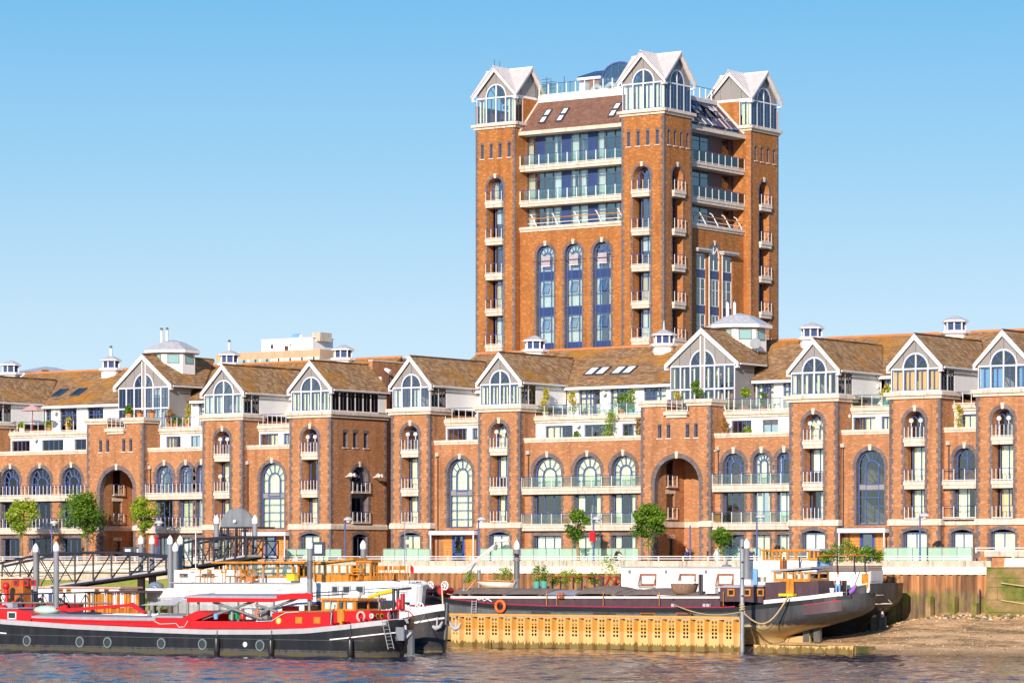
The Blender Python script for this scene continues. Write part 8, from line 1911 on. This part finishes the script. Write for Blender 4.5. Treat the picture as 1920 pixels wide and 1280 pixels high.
for a in (26, 44, 58): boxwin(B7, AX(a, -28), AX(a+10, -28), -28.01, AZ(a, 1098, -28), AZ(a, 1086, -28), 'red_paint', e=.08)
for i, a in enumerate((2, 36, 74, 110)): ring_buoy('tyre_fender', None, (AX(a, -28.9), -28.85, AZ(a, 1130, -28.9)), .28, .12, 'rubber', B7)
for i, (a, b, c) in enumerate(((12, 1098, 'red_paint'), (26, 1132, 'red_paint'), (8, 1118, 'white_plastic'))): part(B7, 'vent_cowl', lambda q: (q.tube([(AX(a, -29), -29, AZ(a, 1145, -29)), (AX(a, -29), -29, AZ(a, b, -29))], .16, c, 8), q.ball((AX(a, -29), -29.05, AZ(a, b, -29)), .27, c, 10)))
B8 = thing('cream_launch', 'low cream launch roof behind the grey mooring pile', 'boat', (AX(150, -20), -20, 0)); H8 = Hull(AX(60, -20), AX(250, -20), -20, 3.2, .0, [(-60, AZ(150, 1110, -20)), (0, AZ(150, 1112, -20))], 3, 3, .5, .5); part(B8, 'hull', lambda q: H8.mesh(q, 'boat_white', 24, 6)); part(B8, 'deck', lambda q: H8.deck(q, 'white_render', .05, 20)); part(B8, 'cabin', lambda q: q.box(AX(85, -20), AX(240, -20), -21, -19, 2, AZ(150, 1102, -21), 'boat_white')); part(B8, 'cabin_roof', lambda q: q.box(AX(80, -20), AX(247, -20), -21.2, -18.8, AZ(150, 1102, -21), AZ(150, 1099, -21), 'cloth_pink'))
for a in (110, 125, 178, 196): boxwin(B8, AX(a, -21), AX(a+9, -21), -21.01, AZ(a, 1109, -21), AZ(a, 1103, -21), 'varnish', e=.05)
# black pontoon walkway with trussed rails
o = thing('pontoon_walkway', 'low black trussed pontoon walkway behind the red barge', 'walkway', (AX(90, -34), -34, 1))
xp = lambda a: AX(a, -34); zp = lambda b: AZ(90, b, -34)
part(o, 'deck', lambda q: q.box(xp(-40), xp(175), -34.6, -33.2, zp(1150), zp(1146), 'black_metal')); part(o, 'handrail', lambda q: (q.tube([(xp(-40), -34.5, zp(1116)), (xp(175), -34.5, zp(1109))], .05, 'black_metal', 5), q.tube([(xp(-40), -33.3, zp(1116)), (xp(175), -33.3, zp(1109))], .05, 'black_metal', 5), q.tube([(xp(0), -34.5, zp(1130)), (xp(220), -34.5, zp(1129))], .07, 'canvas_brown', 5)))
for i, a in enumerate(range(-30, 176, 20)):
    part(o, 'post', lambda q: q.box(xp(a)-.04, xp(a)+.04, -34.54, -34.46, zp(1148), zp(1112), 'black_metal'))
    part(o, 'brace', lambda q: q.tube([(xp(a), -34.5, zp(1148 if i % 2 else 1112)), (xp(a+20), -34.5, zp(1112 if i % 2 else 1148))], .035, 'black_metal', 4))

# ------------------------------------------------------------------ gangway from the promenade
def truss(name, label, pts_low, pts_top, y0, y1, n):
    """pts: pixel polylines on the plane y0, from left to right"""
    o = thing(name, label, 'gangway', (AX(pts_low[0][0], y0), y0, 3))
    def at(P, t_):
        d = [0]
        for a, b in zip(P, P[1:]): d.append(d[-1]+abs(b[0]-a[0]))
        L_ = t_*d[-1]
        for i in range(len(P)-1):
            if L_ <= d[i+1]+1e-6: f = (L_-d[i])/(d[i+1]-d[i]); a, b = P[i], P[i+1]; px, py = a[0]+(b[0]-a[0])*f, a[1]+(b[1]-a[1])*f; return (AX(px, y0), AZ(px, py, y0))
    low = [at(pts_low, i/n) for i in range(n+1)]; top = [at(pts_top, i/n) for i in range(n+1)]
    for y in (y0, y1):
        part(o, 'top_chord', lambda q: q.tube([(x, y, z) for x, z in top], .095, 'black_metal', 5)); part(o, 'bottom_chord', lambda q: q.tube([(x, y, z-.12) for x, z in low], .09, 'black_metal', 5))
        for i in range(n+1): part(o, 'upright', lambda q: q.tube([(low[i][0], y, low[i][1]-.1), (top[i][0], y, top[i][1])], .075, 'black_metal', 4, False))
        for i in range(n):
            a, b = (low[i], top[i+1]) if i >= n/3 else (top[i], low[i+1]); part(o, 'diagonal', lambda q: q.tube([(a[0], y, a[1]), (b[0], y, b[1])], .05, 'black_metal', 4))
            if i in (1, 2) and n > 8: a, b = low[i], top[i+1]; part(o, 'diagonal', lambda q: q.tube([(a[0], y, a[1]), (b[0], y, b[1])], .05, 'black_metal', 4))
        for k in (.35, .6): part(o, 'hand_rail', lambda q: q.tube([(low[i][0], y, low[i][1]*(1-k)+top[i][1]*k) for i in range(n+1)], .018, 'black_metal', 4))
    part(o, 'walkway_deck', lambda q: [slabpoly(q, [(low[i][0], y0+.08, low[i][1]+.1), (low[i+1][0], y0+.08, low[i+1][1]+.1), (low[i+1][0], y1-.08, low[i+1][1]+.1), (low[i][0], y1-.08, low[i][1]+.1)], .16, 'hull_trim') for i in range(n)])
    return o
truss('gangway', 'long black truss gangway sloping down to the left', [(-30, 1116), (100, 1098), (220, 1081), (312, 1068)], [(-30, 1062), (60, 1042), (110, 1036), (200, 1035), (312, 1044)], -20.5, -18.6, 10)
truss('gangway', 'short black truss gangway rising to the arched gate portal', [(340, 1063), (400, 1052), (460, 1042)], [(340, 1018), (380, 1010), (420, 1007), (462, 1006)], -16.5, -14.6, 6)
o = thing('landing_frame', 'black steel landing between the two gangways', 'landing stage', (AX(325, -18), -18, 0)); part(o, 'deck', lambda q: q.box(AX(262, -18), AX(342, -18), -19, -14, AZ(300, 1075, -18), AZ(300, 1069, -18), 'black_metal'))
for a in (265, 286): part(o, 'leg', lambda q: q.box(AX(a, -17)-.2, AX(a, -17)+.2, -17.2, -16.8, -.5, AZ(a, 1075, -17), 'black_metal'))
o = thing('gate_portal', 'black barred gate with a grey half-round canopy at the gangway head', 'gate', (AX(445, -10), -10, GZ)); yg = -10.5; xg_ = lambda a: AX(a, yg); zg_ = lambda b: AZ(445, b, yg)
cx_, rr_ = xg_(444), (xg_(475)-xg_(413))/2
part(o, 'canopy', lambda q: (q.prism([(cx_-rr_, zg_(987))]+[(cx_-rr_*math.cos(math.pi*i/14), zg_(985)+(zg_(952)-zg_(985))*math.sin(math.pi*i/14)) for i in range(15)]+[(cx_+rr_, zg_(987))], yg, yg+.2, 'grey_metal', lambda a, b, z: (a, b, z)), q.box(cx_-rr_, cx_+rr_, yg-.05, yg+2.5, zg_(990), zg_(987)-.002, 'black_metal')))
for a in (413, 427, 443, 459, 474): part(o, 'frame_post', lambda q: q.box(xg_(a)-.06, xg_(a)+.06, yg, yg+.12, GZ, zg_(990), 'black_metal'))
for i, a in enumerate(range(416, 474, 4)): part(o, 'bar', lambda q: q.box(xg_(a)-.02, xg_(a)+.02, yg+.04, yg+.08, GZ, zg_(990), 'black_metal'))
part(o, 'lamp', lambda q: q.ball((xg_(443), yg-.2, zg_(977)), .14, 'white_plastic', 8))
for a, b in ((478, 500), (500, 522)): part(o, 'side_frame', lambda q: (q.tube([(xg_(a), yg, zg_(1014)), (xg_(b), yg, zg_(1014)), (xg_(b), yg, zg_(1046)), (xg_(a), yg, zg_(1046)), (xg_(a), yg, zg_(1014)), (xg_(b), yg, zg_(1046))], .06, 'black_metal', 4), q.tube([(xg_(b), yg, zg_(1014)), (xg_(a), yg, zg_(1046))], .05, 'black_metal', 4)))

# ------------------------------------------------------------------ mooring piles
PILES = [(67, 1018, -24, -.5, .26, 'grey mooring pile behind the gangway at the far left'), (105.5, 1015, -36, -.5, .26, 'tall grey mooring pile in front of the gangway at the left'), (264, 1003, -18, -.5, .26, 'left pile of the pair by the gangway landing'), (285, 1003, -17.2, -.5, .26, 'right pile of the pair by the gangway landing'), (319, 1003, -21, -.5, .26, 'left pile of the close group of three'), (329, 1016, -23, -.5, .26, 'shortest front pile of the close group of three'), (338, 1003, -19, -.5, .26, 'right pile of the close group of three'), (406, 965, -14.2, -.5, .26, 'pile left of the half-round gate canopy'), (478, 965, -14.2, -.5, .26, 'pile right of the half-round gate canopy'), (581, 1010, -29, -.5, .25, 'tall dark grey mooring pile in front of the varnished wheelhouse'), (681, 1012, -15, -.5, .26, 'pale grey pile in front of the deep brick side wall'), (969, 1012, -14.6, -.5, .25, 'grey mooring pile beside the white crane boom'), (1400, 1009, -15.2, -.5, .26, 'white capped pile behind the galvanised pole')]
for px, py, t_, zb_, r_, lb in PILES:
    x = AX(px, t_); zt = AZ(px, py, t_); o = thing('mooring_pile', lb, 'mooring pile', (x, t_, zb_), 0, 'grey mooring piles with white caps')
    part(o, 'shaft', lambda q: q.lathe([(r_*.72, zb_), (r_*.72, zt-.62)], (x, t_, 0), 'pile_grey', 16)); part(o, 'cap', lambda q: q.lathe([(r_*.80, zt-.62), (r_*.84, zt-.3), (r_*.5, zt-.13), (.03, zt)], (x, t_, 0), 'white_plastic', 16))
    if px in (581, 969): part(o, 'steel_sleeve', lambda q: q.lathe([(r_*.78, zt-2.6), (r_*.78, zt-1.4)], (x, t_, 0), 'steel_hull', 16))
x = AX(1391.5, -23.2); o = thing('mooring_pole', 'slim galvanised pole standing at the right end of the yellow piling', 'mooring pole', (x, -23.2, -.5)); part(o, 'shaft_tube', lambda q: q.lathe([(.14, -.5), (.14, AZ(1391, 1009, -23.2)-.1), (.06, AZ(1391, 1009, -23.2))], (x, -23.2, 0), 'galvanised', 14)); part(o, 'peg', lambda q: [q.box(x+.06, x+.16, -23.4, -23.3, z, z+.08, 'rubber') for z in (2.6, 3.5, 4.6, 5.6, 6.5)])
def rope(label, pts, r=.035, mat='rope'):
    o = thing('mooring_rope', label, 'rope', pts[0]); P = [Vector(p) for p in pts]
    part(o, 'strand', lambda q: q.tube(P, r, mat, 6)); return o
def sag(a, b, s_, n=12): a, b = Vector(a), Vector(b); return [tuple(a.lerp(b, i/n)-Vector((0, 0, s_*math.sin(math.pi*i/n)))) for i in range(n+1)]
rope('tan rope from the dark barge deck to the galvanised pole', sag((AX(1267, -20.4), -20.4, 2.85), (x-.1, -23.3, AZ(1391, 1147, -23.2)), .35)); rope('thick yellow rope from the pole up to the yellow locker', sag((x+.1, -23.2, AZ(1391, 1148, -23.2)), (AX(1478, -20.6), -20.6, AZ(1478, 1117, -20.6)), 1.15), .05); rope('thin dark rope below the yellow one', sag((x+.1, -23.2, AZ(1391, 1146, -23.2)), (AX(1478, -20.6), -20.6, AZ(1478, 1120, -20.6)), 1.6), .02, 'rubber')
rope('coiled rope round the galvanised pole', [(x+.17*math.cos(i*.8), -23.2+.17*math.sin(i*.8), AZ(1391, 1146, -23.2)+.02*i) for i in range(24)], .04)
rope('white rope looped along the red coaming', [(AX(a, ys-.1), ys-.1, zc(a, b)) for a, b in ((290, 1164), (300, 1169), (330, 1168), (336, 1175), (346, 1174), (352, 1163))], .02, 'white_plastic'); rope('pale rope draped over the red deckhouse', [(AX(a, ys-.1), ys-.1, zc(a, b)) for a, b in ((480, 1164), (510, 1163), (520, 1156), (535, 1148), (560, 1146))], .02, 'white_plastic')

# ------------------------------------------------------------------ yellow sheet piling with drilled piles
YP = -22.5; P0, P1 = AX(846, YP), AX(1385, YP); NPL = 21; wp = (P1-P0)/NPL
PW = thing('sheet_piling', 'yellow painted sheet piling with rows of round holes standing in the water', 'sheet piling', ((P0+P1)/2, YP, 0))
q = MB(); s_ = wp/1.05; cw = .235*s_; ch_ = .235; a0 = .10*s_; zt = 2.02; top0 = 1.98
fl = [0, a0, a0+cw, a0+2*cw, .66*s_]; mt = 'yellow_pile'
q.face([(0, 0, -.6), (fl[4], 0, -.6), (fl[4], 0, top0-5*ch_), (0, 0, top0-5*ch_)], mt); q.face([(0, 0, top0-5*ch_), (fl[1], 0, top0-5*ch_), (fl[1], 0, zt), (0, 0, zt)], mt); q.face([(fl[3], 0, top0-5*ch_), (fl[4], 0, top0-5*ch_), (fl[4], 0, zt), (fl[3], 0, zt)], mt); q.face([(fl[1], 0, top0), (fl[3], 0, top0), (fl[3], 0, zt), (fl[1], 0, zt)], mt)
for i in range(2):
    for j in range(5):
        x0_, z0_ = fl[1]+cw*i, top0-ch_*(j+1); cxh, czh = x0_+cw/2, z0_+ch_/2; r_ = .087
        sq = [(x0_+cw, czh), (x0_+cw, z0_+ch_), (cxh, z0_+ch_), (x0_, z0_+ch_), (x0_, czh), (x0_, z0_), (cxh, z0_), (x0_+cw, z0_)]
        for k in range(8):
            a, b = sq[k], sq[(k+1) % 8]; ta, tb = math.pi*k/4, math.pi*(k+1)/4; tm = (ta+tb)/2
            ca, cb_, cm_ = (cxh+r_*math.cos(ta), czh+r_*math.sin(ta)), (cxh+r_*math.cos(tb), czh+r_*math.sin(tb)), (cxh+r_*math.cos(tm), czh+r_*math.sin(tm))
            q.face([(ca[0], 0, ca[1]), (a[0], 0, a[1]), (b[0], 0, b[1]), (cb_[0], 0, cb_[1]), (cm_[0], 0, cm_[1])], mt)
            for u, v in ((ca, cm_), (cm_, cb_)): q.face([(u[0], 0, u[1]), (u[0], .03, u[1]), (v[0], .03, v[1]), (v[0], 0, v[1])], mt)
for (a, b), (c, d) in (((fl[4], 0), (.76*s_, .38)), ((.76*s_, .38), (.95*s_, .38)), ((.95*s_, .38), (wp, 0))): q.face([(a, b, -.6), (c, d, -.6), (c, d, zt), (a, b, zt)], mt)
pl0 = q.build('sheet_pile', PW, loc=(P0, YP, 0))
for i in range(1, NPL): c = pl0.copy(); link(c); c.location = (P0+wp*i, YP, random.uniform(-.01, .01))
part(PW, 'capping_beam', lambda q: (q.box(P0-.1, P1+.1, YP-.10, YP+.5, 2.10, 2.235, mt), q.box(P0-.1, P1+.1, YP-.04, YP+.44, 2.03, 2.10, 'concrete')))
part(PW, 'end_plate', lambda q: q.box(P1+.02, P1+.1, YP, YP+.45, -.6, 2.02, mt))
LW = thing('low_piling', 'low row of stubby yellow piles continuing under the dark barge stern', 'sheet piling', (AX(1500, -22), -22.2, 0)); xa_ = P1+.9; xz = AX(1600, -22.2); n = 8; wq = (xz-xa_)/n
q = MB()
for (a, b), (c, d) in (((0, 0), (.55*wq, 0)), ((.55*wq, 0), (.7*wq, .3)), ((.7*wq, .3), (.88*wq, .3)), ((.88*wq, .3), (wq, 0))): q.face([(a, b, -.6), (c, d, -.6), (c, d, .50), (a, b, .50)], 'yellow_pile')
lp = q.build('sheet_pile', LW, loc=(xa_, -22.2, 0))
for i in range(1, n): c = lp.copy(); link(c); c.location = (xa_+wq*i, -22.2, random.uniform(-.05, .03))
part(LW, 'fill', lambda q: q.box(xa_, xz, -21.85, -19.5, -.6, .45, 'mossy_stone'))

# ------------------------------------------------------------------ deck clutter
def crate(lb, x, y, z, w_, h_, mat, name='storage_crate', cat='crate'):
    o = thing(name, lb, cat, (x, y, z)); part(o, 'body', lambda q: (q.box(x-w_/2, x+w_/2, y-w_*.3, y+w_*.3, z, z+h_, mat))); part(o, 'lid', lambda q: q.box(x-w_/2-.03, x+w_/2+.03, y-w_*.3-.03, y+w_*.3+.03, z+h_, z+h_+.05, mat))
def bottle(lb, x, y, z, mat, h_=.6):
    o = thing('gas_bottle', lb, 'gas bottle', (x, y, z)); part(o, 'body', lambda q: q.lathe([(.14, z), (.16, z+.08), (.16, z+h_*.75), (.06, z+h_*.9), (.06, z+h_)], (x, y, 0), mat, 12))
def bucket(lb, x, y, z, mat):
    o = thing('bucket', lb, 'bucket', (x, y, z)); part(o, 'body', lambda q: q.lathe([(.12, z), (.17, z+.32)], (x, y, 0), mat, 12)); part(o, 'rim', lambda q: q.lathe([(.18, z+.30), (.18, z+.34)], (x, y, 0), mat, 12))
for a, b, y, w_, h_, mt, lb in ((440, 1160, -43.3, .6, .45, 'green_plastic', 'green crate in the open well of the red barge'), (468, 1160, -43.2, .7, .55, 'white_plastic', 'white chest in the open well of the red barge'), (498, 1160, -43.3, .5, .6, 'galvanised', 'steel locker against the red deckhouse'), (545, 1146, -42.3, .9, .3, 'red_paint', 'red locker on the red deckhouse roof'), (583, 1146, -42.0, .7, .35, 'varnish_dark', 'brown box on the red deckhouse roof'), (20, 1139, -42.5, .8, .3, 'hatch_grey', 'grey box on the red fore house roof'), (470, 1090, -27.2, .5, .3, 'terracotta', 'clay coloured box on the white barge deck'), (548, 1088, -26.9, .7, .4, 'yellow_paint', 'yellow flower box below the varnished wheelhouse'), (1335, 1112, -19.2, .7, .35, 'white_plastic', 'white slatted box before the maroon cabin'), (1402, 1096, -18.2, .6, .3, 'white_plastic', 'white box on the maroon cabin roof'), (1428, 1090, -18.5, .5, .25, 'stone', 'cream box on the dark barge roof by the wheelhouse')):
    crate(lb, AX(a, y), y, AZ(a, b, y), w_, h_, mt)
for a, b, y, mt, lb in ((455, 1160, -43.6, 'red_paint', 'red gas bottle beside the white chest'), (483, 1160, -43.5, 'orange_plastic', 'orange gas bottle in the open well'), (870, 1117, -18.8, 'grey_metal', 'grey gas bottle near the crane post'), (862, 1117, -18.2, 'red_dark', 'dull red gas bottle near the crane post'), (748, 1140, -42.8, 'red_paint', 'red bottle at the stern of the red barge')): bottle(lb, AX(a, y), y, AZ(a, b, y), mt)
for a, b, y, mt, lb in ((405, 1160, -43.9, 'blind_blue', 'blue bucket in the open well'), (1492, 1088, -18, 'purple', 'violet flower bucket on the maroon cabin'), (1560, 1112, -18.6, 'white_plastic', 'white bucket at the dark barge stern'), (280, 1154, -43.2, 'galvanised', 'steel bucket on the grey hatch')): bucket(lb, AX(a, y), y, AZ(a, b, y), mt)
rope('thin cable from the exhaust pipe to the stern rail', sag((AX(711, -44), -44, AZ(711, 1116, -44)), (AX(768, -43), -43, AZ(768, 1146, -43)), .3), .02, 'rubber')
rope('white line hanging over the dark barge side near the ladder', [(AX(a, -20.4), -20.4, AZ(a, b, -20.4)) for a, b in ((893, 1120), (898, 1124), (904, 1121), (908, 1126), (914, 1122), (922, 1127))], .035, 'white_plastic')
rope('tan line down from the rowing boat to the deck', sag((AX(893, -19), -19, AZ(893, 1085, -19)), (AX(838, -18.8), -18.8, AZ(838, 1112, -18.8)), .5), .03)
rope('black mooring line from the red barge stern to the anchor barge', sag((AX(765, -43), -43, 2.3), (AX(800, -33), -33, 2.5), .5), .025, 'rubber')
for i, (a, t_) in enumerate(((740, -34), (712, -33.5))):
    pass
